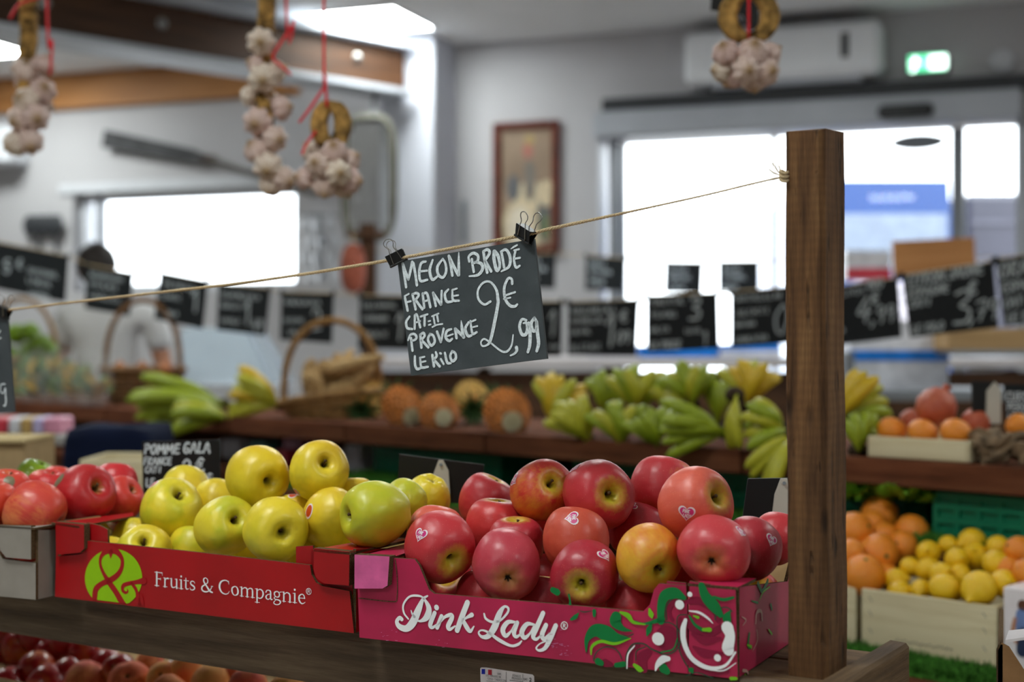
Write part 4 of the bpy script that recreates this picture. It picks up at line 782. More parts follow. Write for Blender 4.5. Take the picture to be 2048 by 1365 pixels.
inkB = [[(255, 215, 26), (212, 280, 34), (225, 360, 34), (290, 376, 26)], (32, [(322, 200), (320, 370)]), [(325, 198, 26), (350, 195, 28), (390, 350, 34)], (22, [(330, 292), (390, 272)]), (24, [(395, 215), (485, 186)]), (32, [(446, 210), (446, 330)]), (20, [(495, 276), (520, 270)]), (20, [(500, 322), (525, 316)]),
 (20, [(540, 212), (625, 176)]), (26, [(562, 222), (576, 305)]), (28, [(606, 192), (620, 275)]), (20, [(546, 350), (600, 322), (675, 310)]),
 [(235, 518, 22), (262, 452, 26), (310, 438, 30), (342, 470, 34), (330, 508, 30), (282, 526, 24)], (34, [(272, 490), (292, 650)]), (36, [(392, 450), (406, 610)]), [(390, 450, 26), (430, 424, 32), (446, 462, 34), (402, 520, 28)], (34, [(412, 522), (495, 608)]), [(515, 438, 30), (490, 510, 34), (530, 585, 34), (576, 540, 34), (558, 462, 32), (515, 438, 30)],
 (34, [(606, 410), (655, 540)]), (30, [(690, 372), (657, 540)]), [(790, 376, 24), (732, 402, 34), (716, 480, 36), (760, 526, 34), (800, 500, 26)], (20, [(725, 470), (810, 440)]), (36, [(838, 372), (856, 488)]), (38, [(842, 375), (950, 478)]), [(915, 268, 10), (925, 360, 40), (945, 478, 40)],
 [(1010, 290, 30), (968, 370, 36), (1000, 460, 36), (1045, 458, 28)], [(1032, 272, 26), (1060, 430, 32), (1114, 415, 26)], (22, [(1030, 286), (1100, 256)]), (20, [(1060, 352), (1122, 336)]),
 [(322, 725, 30), (325, 830, 36), (350, 886, 34), (400, 872, 28)], [(388, 745, 28), (408, 862, 32), (490, 858, 26)], (22, [(386, 742), (445, 730)]), (22, [(400, 800), (460, 786)]), (36, [(546, 710), (566, 850)]), [(590, 672, 28), (600, 720, 34), (562, 770, 28)], (34, [(566, 768), (640, 852)]), (26, [(643, 684), (658, 690)]), (28, [(655, 760), (690, 822)]), [(706, 680, 30), (735, 800, 36), (780, 812, 26)],
 [(800, 658, 30), (776, 720, 34), (800, 786, 34), (846, 750, 36), (838, 685, 32), (800, 658, 30)],
 [(1750, 262, 26), (1692, 252, 32), (1662, 340, 38), (1690, 438, 40), (1738, 446, 40), (1764, 380, 44), (1752, 300, 36), (1710, 300, 20)], [(1778, 300, 40), (1796, 430, 44), (1792, 580, 42), (1768, 668, 34)], [(1852, 232, 34), (1812, 300, 40), (1830, 392, 40), (1868, 388, 34), (1878, 290, 36), (1852, 232, 34)], [(1880, 280, 38), (1892, 430, 44), (1905, 560, 44), (1882, 655, 36)],
 [(1622, 612, 44), (1626, 650, 36), (1596, 690, 26), (1545, 714, 18)]]
b = MB(); off = TN*-.0006; k_ = 1.64/F/6.4*1.12
strokes(b, inkA, lambda x, y: tw(*zA(x, y))+off, k_, TN, k=5); strokes(b, inkB, lambda x, y: tw(*zB(x, y))+off, k_, TN, k=5)
b.build('chalk_lettering', M_chalk, sn, 0)

# ------------------------------------------------------------------ binder clips
def make_clip(name, label, pos, ang, yaw, sc=1.0):
    c = thing(name, label, 'clip', pos, 'black binder clips on the twine'); c.rotation_mode = 'QUATERNION'
    R = Matrix((-TD, TN, UP)).transposed() @ Matrix.Rotation(math.radians(yaw), 3, 'Z') @ Matrix.Rotation(math.radians(ang), 3, 'Y'); c.rotation_quaternion = R.to_quaternion(); c.scale = (sc,)*3
    W = .012; prof = [(-.0020, 0), (-.0066, .0135), (-.0066, .0148), (.0066, .0148), (.0066, .0135), (.0020, 0), (.0012, 0), (.0058, .0138), (-.0058, .0138), (-.0012, 0)]
    b = MB(); n_ = len(prof); b.v = [Vector((x, y, z)) for x in (-W, W) for (y, z) in prof]
    for i in range(n_): j = (i+1) % n_; b.f.append((i, j, n_+j, n_+i)); b.m.append(0)
    b.f += [tuple(range(n_-1, -1, -1)), tuple(range(n_, 2*n_))]; b.m += [0, 0]
    for s_ in (-1, 1): b.tube([Vector((-W-.0004, s_*.0026, .0004)), Vector((W+.0004, s_*.0026, .0004))], .0013, 8)
    o = b.build('body', M_black, local=True, smooth=30); o.parent = c
    for s_ in (-1, 1):
        pts = [(-.0065, .0034, .001), (-.0048, .0074, .0145), (-.0036, .0088, .021), (-.0060, .0102, .0262), (-.0052, .0112, .0305), (0, .0116, .0328), (.0052, .0112, .0305), (.0060, .0102, .0262), (.0036, .0088, .021), (.0048, .0074, .0145), (.0065, .0034, .001)]
        w_ = MB().tube(catmull([Vector((x, s_*y, z)) for x, y, z in pts], 5), .00055, 6).build('wire_handle', M_steel, local=True, smooth=180); w_.parent = c
    return c
make_clip('binder_clip', 'black binder clip on the melon sign corner nearest the post', tw(1047, 480)-TN*.001, 27, -14, 1.0)
make_clip('binder_clip', 'black binder clip on the melon sign corner farther from the post', tw(799, 527)-TN*.001, -26, 28, .92)
make_clip('binder_clip', 'black binder clip on the sign cut off at the left edge', tw(4, 634)-TN*.001, 18, 10, 1.0)
s2 = thing('price_sign', 'slate sign at the left picture edge with only a chalk 9 in view', 'sign', tw(-80, 830), 'slate price signs')
MB().slab([tw(-250, 650), tw(14, 634), tw(28, 824), tw(-240, 845)], TN*.0032).build('slate', M_slate, s2, 0)
b = MB(); zC = lambda x, y: tw(x/4.875, 580+y/4.875)+off
strokes(b, [[(52, 920, 14), (15, 925, 14), (8, 985, 14), (35, 1010, 12), (55, 960, 16), (58, 1030, 18), (62, 1080, 22), (55, 1125, 20), (38, 1130, 14)], (16, [(-20, 440), (6, 400)]), (14, [(-20, 478), (12, 470)])], zC, 2.08/F/4.875, TN)
write(b, '2', tw(-60, 800)+off, -TD, UP, TN, .06, .004); write(b, 'FIGUE', tw(-200, 700)+off, -TD, UP, TN, .03, .003)
b.build('chalk_lettering', M_chalk, s2, 0)

# price signs standing in the crates
def standing(label, quad, Y, tilt=0, clip=None, lines=(), thick=.003):
    n = Vector((0, 1, 0)); f = lambda x, y, o=0: Vector(((x-1024)/F*(Y-o), Y-o, CZ-(y-682.5)/F*(Y-o)))
    c0 = f((quad[0][0]+quad[1][0])/2, quad[2][1]); s_ = thing('price_sign', label, 'sign', c0, 'slate price signs')
    MB().slab([f(*q) for q in quad], Vector((0, thick, 0))).build('card', M_blackcard, s_, 0)
    if clip:
        MB().slab([f(x, y, .004) for x, y in clip], Vector((0, .004, 0))).build('clip', M_clipstand, s_, 0)
        cx_, cy_ = (clip[0][0]+clip[1][0])/2, clip[0][1]+9; MB().tube([f(cx_, cy_, .006), f(cx_, cy_, .003)], .0022, 10).build('rivet', M_greymetal, s_)
    MB().tube([f((quad[0][0]+quad[1][0])/2, quad[2][1]-6, -.006), f((quad[0][0]+quad[1][0])/2, quad[2][1]+70, -.006)], .003, 6).build('stake', M_clipstand, s_)
    if lines:
        b = MB()
        for (tx, x, y, size, w_, sl) in lines: write(b, tx, f(x, y, .0008), Vector((1, 0, 0)), UP, n, size*Y/F, w_*Y/F, sl)
        prop(b.build('chalk_lettering', M_chalk, s_, 0), kind='stuff')
    return s_
standing('black sign lettered pomme gala standing behind the yellow apples', [(284, 884), (440, 880), (441, 990), (286, 992)], 2.2, lines=[('POMME', 288, 908, 19, 3.6, .1), ('GALA', 366, 906, 20, 3.6, .12), ('FRANCE', 287, 930, 14, 2.8, .1), ('CAT:I', 290, 946, 12, 2.4, .1), ('LE', 292, 974, 16, 3, 0), ('2', 364, 952, 32, 4, .05), ('€', 392, 944, 27, 4, .0), (',19', 400, 968, 20, 3.4, .0)])
standing('black card sign seen from behind with a cream clip, between the crates', [(798, 909), (968, 930), (964, 1010), (794, 1000)], 1.93, clip=[(877, 921), (886, 921), (897, 942), (900, 990), (860, 990), (866, 950)])
standing('black card sign seen from behind, half hidden by the post', [(1496, 958), (1600, 956), (1596, 1052), (1484, 1046)], 1.74, clip=[(1562, 958), (1575, 958), (1582, 990), (1584, 1040), (1544, 1040), (1550, 990)])

# origin label on the front board
fb = sp(0, 0, ZS); lb_ = lambda x, y, o=0: hit(940+x/12.8, 1320+y/12.8, sp(0, .0005-o, ZS), SV)
ol = thing('origin_label', 'white origin label with a small tricolour flag stuck on the front board', 'label', lb_(950, 576), )
MB().slab([lb_(262, 225), lb_(290, 203), lb_(410, 205), lb_(1600, 385), lb_(1640, 430), lb_(1650, 1100), lb_(280, 950)], SV*.0004).build('paper', M_sticker_w, ol, 0)
q_ = lambda pts: [lb_(x, y, .0004) for x, y in pts]
MB().slab(q_([(296, 243), (383, 247), (383, 376), (296, 370)]), SV*.0002).build('flag_stripe', M_ink_blue, ol, 0); MB().slab(q_([(463, 258), (556, 266), (556, 400), (463, 390)]), SV*.0002).build('flag_stripe', M_ink_red, ol, 0)
b = MB(); pxs = 1.52/F/12.8
def lw(tx, x, y, h_, gap=.1, w_=6): 
    p = lb_(x, y, .0006); e1 = (lb_(x+100, y+13, .0006)-p)/100; write(b, tx, p, e1/pxs, UP, SV, h_*pxs, w_*pxs, 0, gap=gap)
lw('SARL', 700, 385, 44); lw('LES VERGERS DE', 410, 425, 46); lw('13150 TARASCON', 450, 515, 56); lw('FRANCE', 1085, 435, 56); lw('PROVENCE', 1070, 500, 50); lw('CAT:', 1370, 525, 50, w_=10); lw('2', 1520, 560, 90, w_=18)
b.ribbon([lb_(925, 320, .0006), lb_(925, 900, .0006)], 10*pxs, SV, 1); b.ribbon([lb_(1352, 380, .0006), lb_(1352, 900, .0006)], 9*pxs, SV, 1); b.ribbon([lb_(1020, 530, .0006), lb_(1350, 570, .0006)], 12*pxs, SV, 1); b.ribbon([lb_(420, 545, .0006), lb_(830, 600, .0006)], 8*pxs, SV, 1)
b.build('printed_text', M_ink_black, ol, 0)
# ------------------------------------------------------------------ apples
def apple_mesh(name, mat, kind, seed):
    rng = random.Random(seed)
    base = [(.015, .46), (.05, .53), (.10, .63), (.17, .75), (.27, .845), (.42, .885), (.62, .835), (.81, .68), (.94, .43), (1, .12), (.985, -.16), (.93, -.42), (.82, -.64), (.67, -.81), (.50, -.89), (.36, -.90), (.25, -.865), (.16, -.81), (.08, -.765), (.005, -.755)]
    if kind == 'gold': base = [(r*(1 if z > -.1 else 1-.13*min(1, (-z-.1)/.7)), z*(1.04 if z > 0 else 1.10)) for r, z in base]
    if kind == 'pink': base = [(r*(1 if z > -.2 else 1-.05*min(1, (-z-.2)/.6)), z*1.0) for r, z in base]
    if kind == 'gala': base = [(r, z*.97) for r, z in base]
    pr = [(q.x, q.y) for q in catmull([Vector((r, z, 0)) for r, z in base], 2)]
    p5, p2, p1 = rng.uniform(0, 6), rng.uniform(0, 6), rng.uniform(0, 6)
    def lobe(th, i, r, z):
        k = .025*math.cos(2*th+p2)*min(1, r*1.5)
        l = .012*math.cos(5*th+p5)*min(1, r*2)
        zz = z+(.018*math.cos(5*th+p5)*(max(0, -z-.45)/.45)*(1 if r > .12 else r/.12))+.05*math.cos(th+p1)*r
        return (max(.001, r*(1+k+l)), zz)
    b = MB().lathe(pr, 40, lobe=lobe); o = b.build(name, mat, local=True, smooth=180); return o
PROTO = {}
for kd, mt in (('pink', M_pinklady), ('gold', M_gold), ('gala', M_gala), ('green', M_greenapple)):
    PROTO[kd] = []
    for s_ in range(3):
        o = apple_mesh('apple', mt, 'gala' if kd == 'green' else kd, 11*s_+len(kd)); bvh = BVHTree.FromPolygons([v.co for v in o.data.vertices], [tuple(p.vertices) for p in o.data.polygons])
        PROTO[kd].append((o.data, bvh)); bpy.data.objects.remove(o)
st_mesh = MB().tube(catmull([Vector((0, 0, .40)), Vector((.02, .01, .65)), Vector((.07, .02, .86))], 4), [.034]*4+[.034]*4+[.058], 7).build('stem', M_stemw, local=True, smooth=180); ST = st_mesh.data; bpy.data.objects.remove(st_mesh)
b = MB()
for k in range(5):
    a = k*2*math.pi/5; d_ = Vector((math.cos(a), math.sin(a), 0)); s_ = Vector((-math.sin(a), math.cos(a), 0))
    b.add([d_*.02+s_*.035-UP*.74, d_*.02-s_*.035-UP*.74, d_*.10-s_*.012-UP*.84, d_*.10+s_*.012-UP*.84, d_*.06-UP*.90], [(0, 1, 2, 3), (3, 2, 4)])
b.ball((0, 0, -.75), .05, 8, 5); cx_o = b.build('calyx', M_calyx, local=True, smooth=60); CXM = cx_o.data; bpy.data.objects.remove(cx_o)

def heart_pts(n=30):
    out = []
    for i in range(n):
        t_ = 2*math.pi*i/n; out.append((16*math.sin(t_)**3/17, (13*math.cos(t_)-5*math.cos(2*t_)-2*math.cos(3*t_)-math.cos(4*t_)+2.5)/17))
    return out
def sticker(parent, bvh, dl, upl, size, style):
    """print a sticker on the fruit's surface; dl, upl in the fruit's local (unit) space"""
    dl = dl.normalized(); ex = upl.cross(dl).normalized(); ey = dl.cross(ex)
    def pr(x, y, off):
        o = dl*2+(ex*x+ey*y)*size; h = bvh.ray_cast(o, -dl); p = h[0] if h[0] else o-dl; nn = h[1] if h[0] else dl
        if nn.dot(dl) < 0: nn = -nn
        return p+nn*off
    b = MB(); shape = heart_pts() if style == 'heart' else [(math.cos(i*2*math.pi/24)*.8, math.sin(i*2*math.pi/24)) for i in range(24)]
    def fill(sc, off, mi):
        rings = [[pr(x*sc*f, y*sc*f, off) for x, y in shape] for f in (.33, .66, 1)]; n = len(shape)
        vs = [pr(0, 0, off)]+[p for r in rings for p in r]; fs = [(0, 1+i, 1+(i+1) % n) for i in range(n)]
        for r in range(2):
            for i in range(n): fs.append((1+r*n+i, 1+(r+1)*n+i, 1+(r+1)*n+(i+1) % n, 1+r*n+(i+1) % n))
        b.add(vs, fs, mi)
    if style == 'heart':
        fill(1, .010, 0); fill(.82, .014, 1)
        for tx, x0, y0 in (('PINK', -.45, .12), ('LADY', -.40, -.38)):
            x = x0
            for c in tx:
                adv, ss = FONT[c]
                for st in ss: b.ribbon([pr(x+q[0]*.34+q[1]*.06, y0+q[1]*.40, .018) for q in st], size*.075, dl, 2, 0, cap=False)
                x += (adv+.1)*.34
        mats = [M_sticker_w, M_sticker_p]
    else:
        fill(1, .010, 0); fill(.78, .014, 1); mats = [M_sticker_w if style == 'oval' else M_sticker_g, M_sticker_r if style == 'oval' else M_sticker_g]
    o = b.build('sticker', mats, local=True, smooth=0); o.parent = parent
    o['label'] = {'heart': 'pink heart sticker with white lettering', 'oval': 'small red oval sticker', 'grey': 'grey oval produce sticker'}[style]

class Fr: pass
def solve(items, crate_v, vmin, it=400, tol=.985):
    """slide the fruit along their sight lines until they no longer intersect"""
    for _ in range(it):
        mv = 0
        for i, a in enumerate(items):
            for c in items[i+1:]:
                d_ = (a.pos()-c.pos()).length; need = (a.r()+c.r())*tol
                if d_ < need:
                    g = (need-d_)*.35; n_, f_ = (a, c) if a.v <= c.v else (c, a)
                    if n_.v-g*.5 > vmin: n_.v -= g*.5; f_.v += g*.5
                    else: f_.v += g
                    mv = max(mv, g)
        if mv < 1e-5: break
def make_fruit(name, cat, group, spec, crate, kind, seed0, vmin=.040):
    items = []
    for sp_ in spec:
        f = Fr(); f.s = sp_; f.v = sp_['v']
        def pos(f=f): return hit(f.s['c'][0], f.s['c'][1], crate.P+crate.v*f.v, crate.v)
        def r(f=f): return f.s['d']/2/F*pos(f).y
        f.pos = pos; f.r = r; items.append(f)
    solve(items, crate.v, vmin)
    # bottom layer that carries the heap
    rf = .034; us = int((crate.w-.03)/.076)
    for iu in range(us):
        for iv in range(3):
            q = crate.p(.05+iu*(crate.w-.1)/max(1, us-1), .048+iv*.078, .006+rf)
            if any((q-f.pos()).length < (rf+f.r())*.97 for f in items): continue
            kd = kind; o = bpy.data.objects.new(name, PROTO[kd][(iu+iv) % 3][0]); COL.objects.link(o); o.location = q; o.scale = (rf,)*3; o.rotation_euler = (iu*.4-.6, iv*.5-.4, iu+iv*2.0); o.color = (*(spec[0].get('col')), 1.15 if kind != 'gold' else .4)
            prop(o, 'apple in the shaded bottom layer of the '+{'pink': 'pink', 'gold': 'red', 'gala': 'grey'}[kind]+' crate', cat, group)
            e = bpy.data.objects.new('stem', ST); COL.objects.link(e); e.parent = o
    for i, f in enumerate(items):
        s = f.s; kd = s.get('k', kind); me, bvh = PROTO[kd][(i+seed0) % 3]
        o = bpy.data.objects.new(s.get('n', name), me); COL.objects.link(o); p = f.pos(); r = f.r(); o.location = p; o.scale = (r*1.02,)*3; o.rotation_mode = 'QUATERNION'
        tow = (Vector((0, 0, CZ))-p).normalized(); rt = tow.cross(UP).normalized()*-1; up_ = tow.cross(rt)
        if rt.x < 0: rt = -rt
        if up_.z < 0: up_ = -up_
        def dirn(x, y): 
            dx, dy = (x-s['c'][0])/(s['d']/2), (y-s['c'][1])/(s['d']/2); q = dx*dx+dy*dy
            if q > .92: dx *= math.sqrt(.92/q); dy *= math.sqrt(.92/q); q = .92
            return (rt*dx-up_*dy+tow*math.sqrt(1-q)).normalized()
        a = dirn(*s['ax']) if len(s['ax']) == 2 else (rt*s['ax'][0]+up_*s['ax'][1]+tow*s['ax'][2]).normalized()
        if s['end'] == 'c': a = -a
        bl = s.get('bl'); z_ = a; bd_ = (rt*bl[0]+up_*bl[1]+tow*bl[2]) if bl else (rt*.5+up_*.8+tow*.4)
        x_ = bd_-z_*bd_.dot(z_); x_ = x_.normalized() if x_.length > .01 else z_.orthogonal().normalized(); y_ = z_.cross(x_)
        Rm = Matrix((x_, y_, z_)).transposed(); o.rotation_quaternion = Rm.to_quaternion()
        col = s.get('col', (.42, .02, .035)); o.color = (*col[:3], s.get('a', .85))
        prop(o, s['l'], cat, group)
        e = bpy.data.objects.new('stem', ST); COL.objects.link(e); e.parent = o
        if s.get('ns'): e.scale = (1.8, 1.8, .42); e.location = (0, 0, .27)
        e = bpy.data.objects.new('calyx', CXM); COL.objects.link(e); e.parent = o
        Ri = Rm.transposed()
        for stx in s.get('st', ()): sticker(o, bvh, Ri @ dirn(*stx[:2]), Ri @ (up_*math.cos(math.radians(stx[2]))+rt*math.sin(math.radians(stx[2]))), stx[3], stx[4])
def cc(r, g, b): return C(r, g, b)[:3]
R1, R2, R3, R4, R5 = cc(196, 50, 58), cc(180, 44, 58), cc(214, 74, 66), cc(186, 62, 78), cc(222, 100, 76)
D = dict
pinks = [
 D(c=(879, 1093), d=136, v=.045, ax=(909, 1126), ns=1, end='s', col=R1, a=.98, st=[(841, 1072, 20, .24, 'heart')], l='crimson apple with heart sticker at the left end of the pink crate'),
 D(c=(870, 1066), d=112, v=.12, ax=(.2, .9, -.2), end='s', col=R5, a=.9, l='coral apple top peeking over the crimson stickered apple by the yellow apples'),
 D(c=(1013, 1131), d=137, v=.045, ax=(1016, 1161), end='c', col=R4, a=1.05, l='dull plum pink apple showing its small calyx, front row above the lettering'),
 D(c=(1170, 1149), d=134, v=.045, ax=(1160, 1174), end='s', col=cc(166, 30, 50), a=.95, st=[(1207, 1115, -25, .24, 'heart')], l='dark red apple with yellow stem hollow and sticker, lowest in front'),
 D(c=(1297, 1115), d=131, v=.052, ax=(1322, 1146), end='s', col=cc(226, 110, 40), a=.34, l='yellow orange apple in the front row of the pink crate'),
 D(c=(1428, 1103), d=142, v=.050, ax=(1422, 1126), end='c', col=cc(206, 66, 74), a=.9, bl=(-.6, .8, 0), st=[(1480, 1066, 40, .2, 'heart')], l='big rosy apple over the right corner of the pink crate, calyx facing out'),
 D(c=(1502, 1098), d=122, v=.11, ax=(.3, .8, -.4), end='s', col=R2, a=1, st=[(1541, 1082, 30, .24, 'heart')], l='dark red apple squeezed between the big rosy apple and the post'),
 D(c=(1552, 1078), d=104, v=.17, ax=(.3, .8, -.4), end='s', col=R1, a=.95, l='red apple half hidden behind the wooden post'),
 D(c=(1390, 1010), d=144, v=.10, ax=(1441, 990), end='s', col=cc(230, 108, 84), a=.95, bl=(-.5, .3, .6), st=[(1374, 1028, 8, .25, 'heart')], l='salmon pink apple with clear heart sticker, top of the heap'),
 D(c=(1326, 974), d=124, v=.19, ax=(.2, .9, -.3), end='s', col=R1, a=.72, bl=(-.8, 0, .5), l='red apple with a green yellow shoulder behind the salmon pink apple'),
 D(c=(1196, 990), d=139, v=.13, ax=(1226, 988), end='s', col=R1, a=.92, bl=(-.6, .5, .4), st=[(1152, 938, -40, .22, 'heart')], l='red apple at the top middle of the heap with its stem hollow facing out'),
 D(c=(1083, 982), d=122, v=.16, ax=(1107, 964), end='s', col=cc(212, 56, 44), a=.66, st=[(1030, 962, -60, .26, 'heart')], l='orange red streaked apple, highest at the left of the heap'),
 D(c=(972, 1005), d=112, v=.22, ax=(.3, .7, .1), end='s', col=R1, a=.9, l='red apple in the back row in front of the black card sign'),
 D(c=(990, 1052), d=114, v=.155, ax=(.1, .9, .1), end='s', col=cc(204, 56, 54), a=.95, l='bright red apple below the back row apple by the black card sign'),
 D(c=(1032, 1088), d=112, v=.115, ax=(.0, .93, .3), end='s', col=R2, a=1, l='pinkish red apple just behind the dull plum apple'),
 D(c=(1151, 1082), d=134, v=.10, ax=(-.1, -.8, .2), end='c', col=cc(200, 84, 56), a=.85, st=[(1143, 1040, 90, .25, 'heart')], l='brownish coral apple in the middle of the heap with a foreshortened sticker'),
 D(c=(1274, 1062), d=112, v=.155, ax=(.3, .8, -.3), end='s', col=R2, a=1, st=[(1264, 1016, 60, .22, 'heart')], l='dark apple in shadow between the top middle and salmon apples'),
 D(c=(1212, 1040), d=96, v=.22, ax=(.1, .9, .1), end='s', col=R1, a=.95, l='small red sliver of an apple deep in the centre of the heap'),
 D(c=(1092, 1050), d=96, v=.235, ax=(.1, .9, .1), end='s', col=cc(206, 70, 60), a=.9, l='apple glimpsed below the orange red streaked apple'),
 D(c=(966, 1192), d=106, v=.075, ax=(.1, .9, .1), end='s', col=R1, a=1, l='red apple deep in the crate left of the dull plum apple'),
 D(c=(1092, 1204), d=108, v=.075, ax=(.1, .9, .1), end='s', col=R4, a=1, l='red apple low in the crate under the dull plum apple'),
 D(c=(1262, 1216), d=104, v=.060, ax=(.3, .9, .1), end='s', col=cc(206, 56, 66), a=1, l='light red apple low behind the front wall near the green leaf print'),
 D(c=(1345, 1165), d=112, v=.11, ax=(.3, .9, .1), end='s', col=R2, a=1, l='red apple in shadow behind the corner panel of the pink crate'),
 D(c=(1195, 1185), d=100, v=.16, ax=(.3, .9, .1), end='s', col=R2, a=1, l='red apple in the dark gap under the yellow orange apple'),
]
make_fruit('apple', 'apple', 'apples in the pink crate', pinks, pink, 'pink', 0)
GY, GG, GO = cc(222, 184, 20), cc(176, 190, 40), cc(230, 170, 24)
golds = [
 D(c=(341, 1023), d=122, v=.09, ax=(360, 986), end='s', col=GO, a=.3, st=[(308, 968, -50, .2, 'oval')], l='pale yellow apple with a dry stem hollow at the left of the red crate'),
 D(c=(371, 985), d=98, v=.17, ax=(.1, .8, -.4), end='s', col=GO, a=.3, l='yellow apple behind the pale yellow one, against the pomme gala sign'),
 D(c=(513, 953), d=122, v=.12, ax=(541, 966), ns=1, end='s', col=GY, a=.5, l='yellow apple with grey scuffs and a dark calyx on top of the heap'),
 D(c=(637, 944), d=119, v=.14, ax=(652, 924), end='s', col=GO, a=.45, st=[(593, 985, 40, .2, 'oval')], l='tallest golden apple, stem hollow tilted to the viewer'),
 D(c=(449, 1054), d=118, v=.055, ax=(474, 1038), end='s', col=GG, a=.4, l='greenish yellow apple with a long stem in the front row'),
 D(c=(550, 1058), d=127, v=.045, ax=(568, 1068), ns=1, end='s', col=GY, a=.4, l='round golden apple with its dark calyx facing the viewer'),
 D(c=(664, 1038), d=116, v=.085, ax=(708, 1010), end='s', col=GO, a=.4, st=[(618, 1022, 0, .26, 'oval')], l='yellow apple with a red oval sticker behind the front row'),
 D(c=(750, 1029), d=134, v=.055, ax=(690, 1034), end='s', col=GG, a=.75, l='large yellow green apple lying on its side by the pink crate'),
 D(c=(808, 1006), d=90, v=.15, ax=(.5, .7, -.3), end='s', col=GG, a=.6, l='yellow green apple just behind the large one on its side'),
 D(c=(852, 1000), d=94, v=.20, ax=(.2, .6, .3), end='c', col=GY, a=.5, l='yellow apple in front of the cream clip of the black card sign'),
 D(c=(434, 1012), d=100, v=.14, ax=(.1, .8, -.3), end='s', col=GO, a=.35, l='yellow apple in the second row behind the long stemmed one'),
 D(c=(288, 1106), d=108, v=.05, ax=(287, 1080), end='s', col=GO, a=.35, l='yellow apple low behind the red front wall above the logo'),
 D(c=(272, 1082), d=94, v=.12, ax=(.1, .9, -.1), end='s', col=GO, a=.3, l='yellow apple in the left corner of the red crate'),
 D(c=(386, 1104), d=100, v=.085, ax=(.1, .9, -.1), end='s', col=GG, a=.35, l='yellow apple low between the pale and the long stemmed apples'),
 D(c=(592, 1036), d=94, v=.13, ax=(.0, .9, -.1), end='s', col=GO, a=.4, st=[(586, 995, 0, .24, 'oval')], l='yellow apple with an orange red sticker under the tallest golden apple'),
 D(c=(706, 1000), d=90, v=.19, ax=(.0, .9, -.1), end='s', col=GO, a=.4, l='yellow apple tucked behind the large yellow green one'),
 D(c=(600, 1104), d=96, v=.12, ax=(.0, .9, .1), end='s', col=GY, a=.4, l='yellow apple low beside the right corner flap of the red crate'),
 D(c=(690, 1082), d=96, v=.13, ax=(.0, .9, .1), end='s', col=GY, a=.4, l='yellow apple at the bottom under the large yellow green one'),
 D(c=(496, 1098), d=96, v=.13, ax=(.0, .9, .1), end='s', col=GY, a=.4, l='yellow apple at the bottom behind the round golden apple'),
]
make_fruit('apple', 'apple', 'yellow apples in the red crate', golds, red, 'gold', 1)
galas = [
 D(c=(166, 993), d=122, v=.07, ax=(200, 972), end='s', col=cc(170, 18, 30), a=.97, bl=(.2, .9, .2), st=[(119, 960, 20, .26, 'grey')], l='large dark red apple with a grey sticker in the grey crate'),
 D(c=(70, 1026), d=120, v=.05, ax=(.8, -.5, .2), end='s', col=cc(206, 70, 56), a=.62, l='peach coloured apple at the front rim of the grey crate'),
 D(c=(14, 985), d=94, v=.12, ax=(.1, .8, .2), end='s', col=cc(214, 66, 52), a=.8, st=[(18, 964, 10, .28, 'grey')], l='orange red apple with a sticker near the left picture edge'),
 D(c=(-18, 1010), d=104, v=.06, ax=(.1, .8, .2), end='s', col=cc(214, 76, 50), a=.75, l='orange red apple cut off by the left picture edge'),
 D(c=(98, 984), d=92, v=.12, ax=(.1, .8, .2), end='s', col=cc(200, 40, 44), a=.8, l='red apple behind the peach coloured apple'),
 D(c=(228, 970), d=92, v=.19, ax=(.1, .8, -.2), end='s', col=cc(206, 36, 48), a=.98, l='red apple behind the large dark red one'),
 D(c=(240, 1000), d=90, v=.13, ax=(.4, .3, .3), end='s', col=cc(210, 60, 50), a=.85, l='coral red apple next to the inside of the red crate'),
 D(c=(116, 968), d=72, v=.22, ax=(.1, .8, -.2), end='s', col=cc(214, 66, 52), a=.9, l='orange red apple at the back of the grey crate'),
 D(c=(70, 958), d=78, v=.24, ax=(.3, .8, .2), end='s', col=cc(140, 176, 30), a=.9, k='green', l='single bright green apple among the red ones'),
 D(c=(150, 1060), d=100, v=.12, ax=(.1, .8, .2), end='s', col=cc(200, 40, 44), a=.9, l='red apple low under the large dark red one'),
 D(c=(60, 1070), d=98, v=.13, ax=(.1, .8, .2), end='s', col=cc(200, 40, 44), a=.9, l='red apple low behind the grey front wall'),
]
make_fruit('apple', 'apple', 'apples in the grey crate', galas, grey, 'gala', 2)

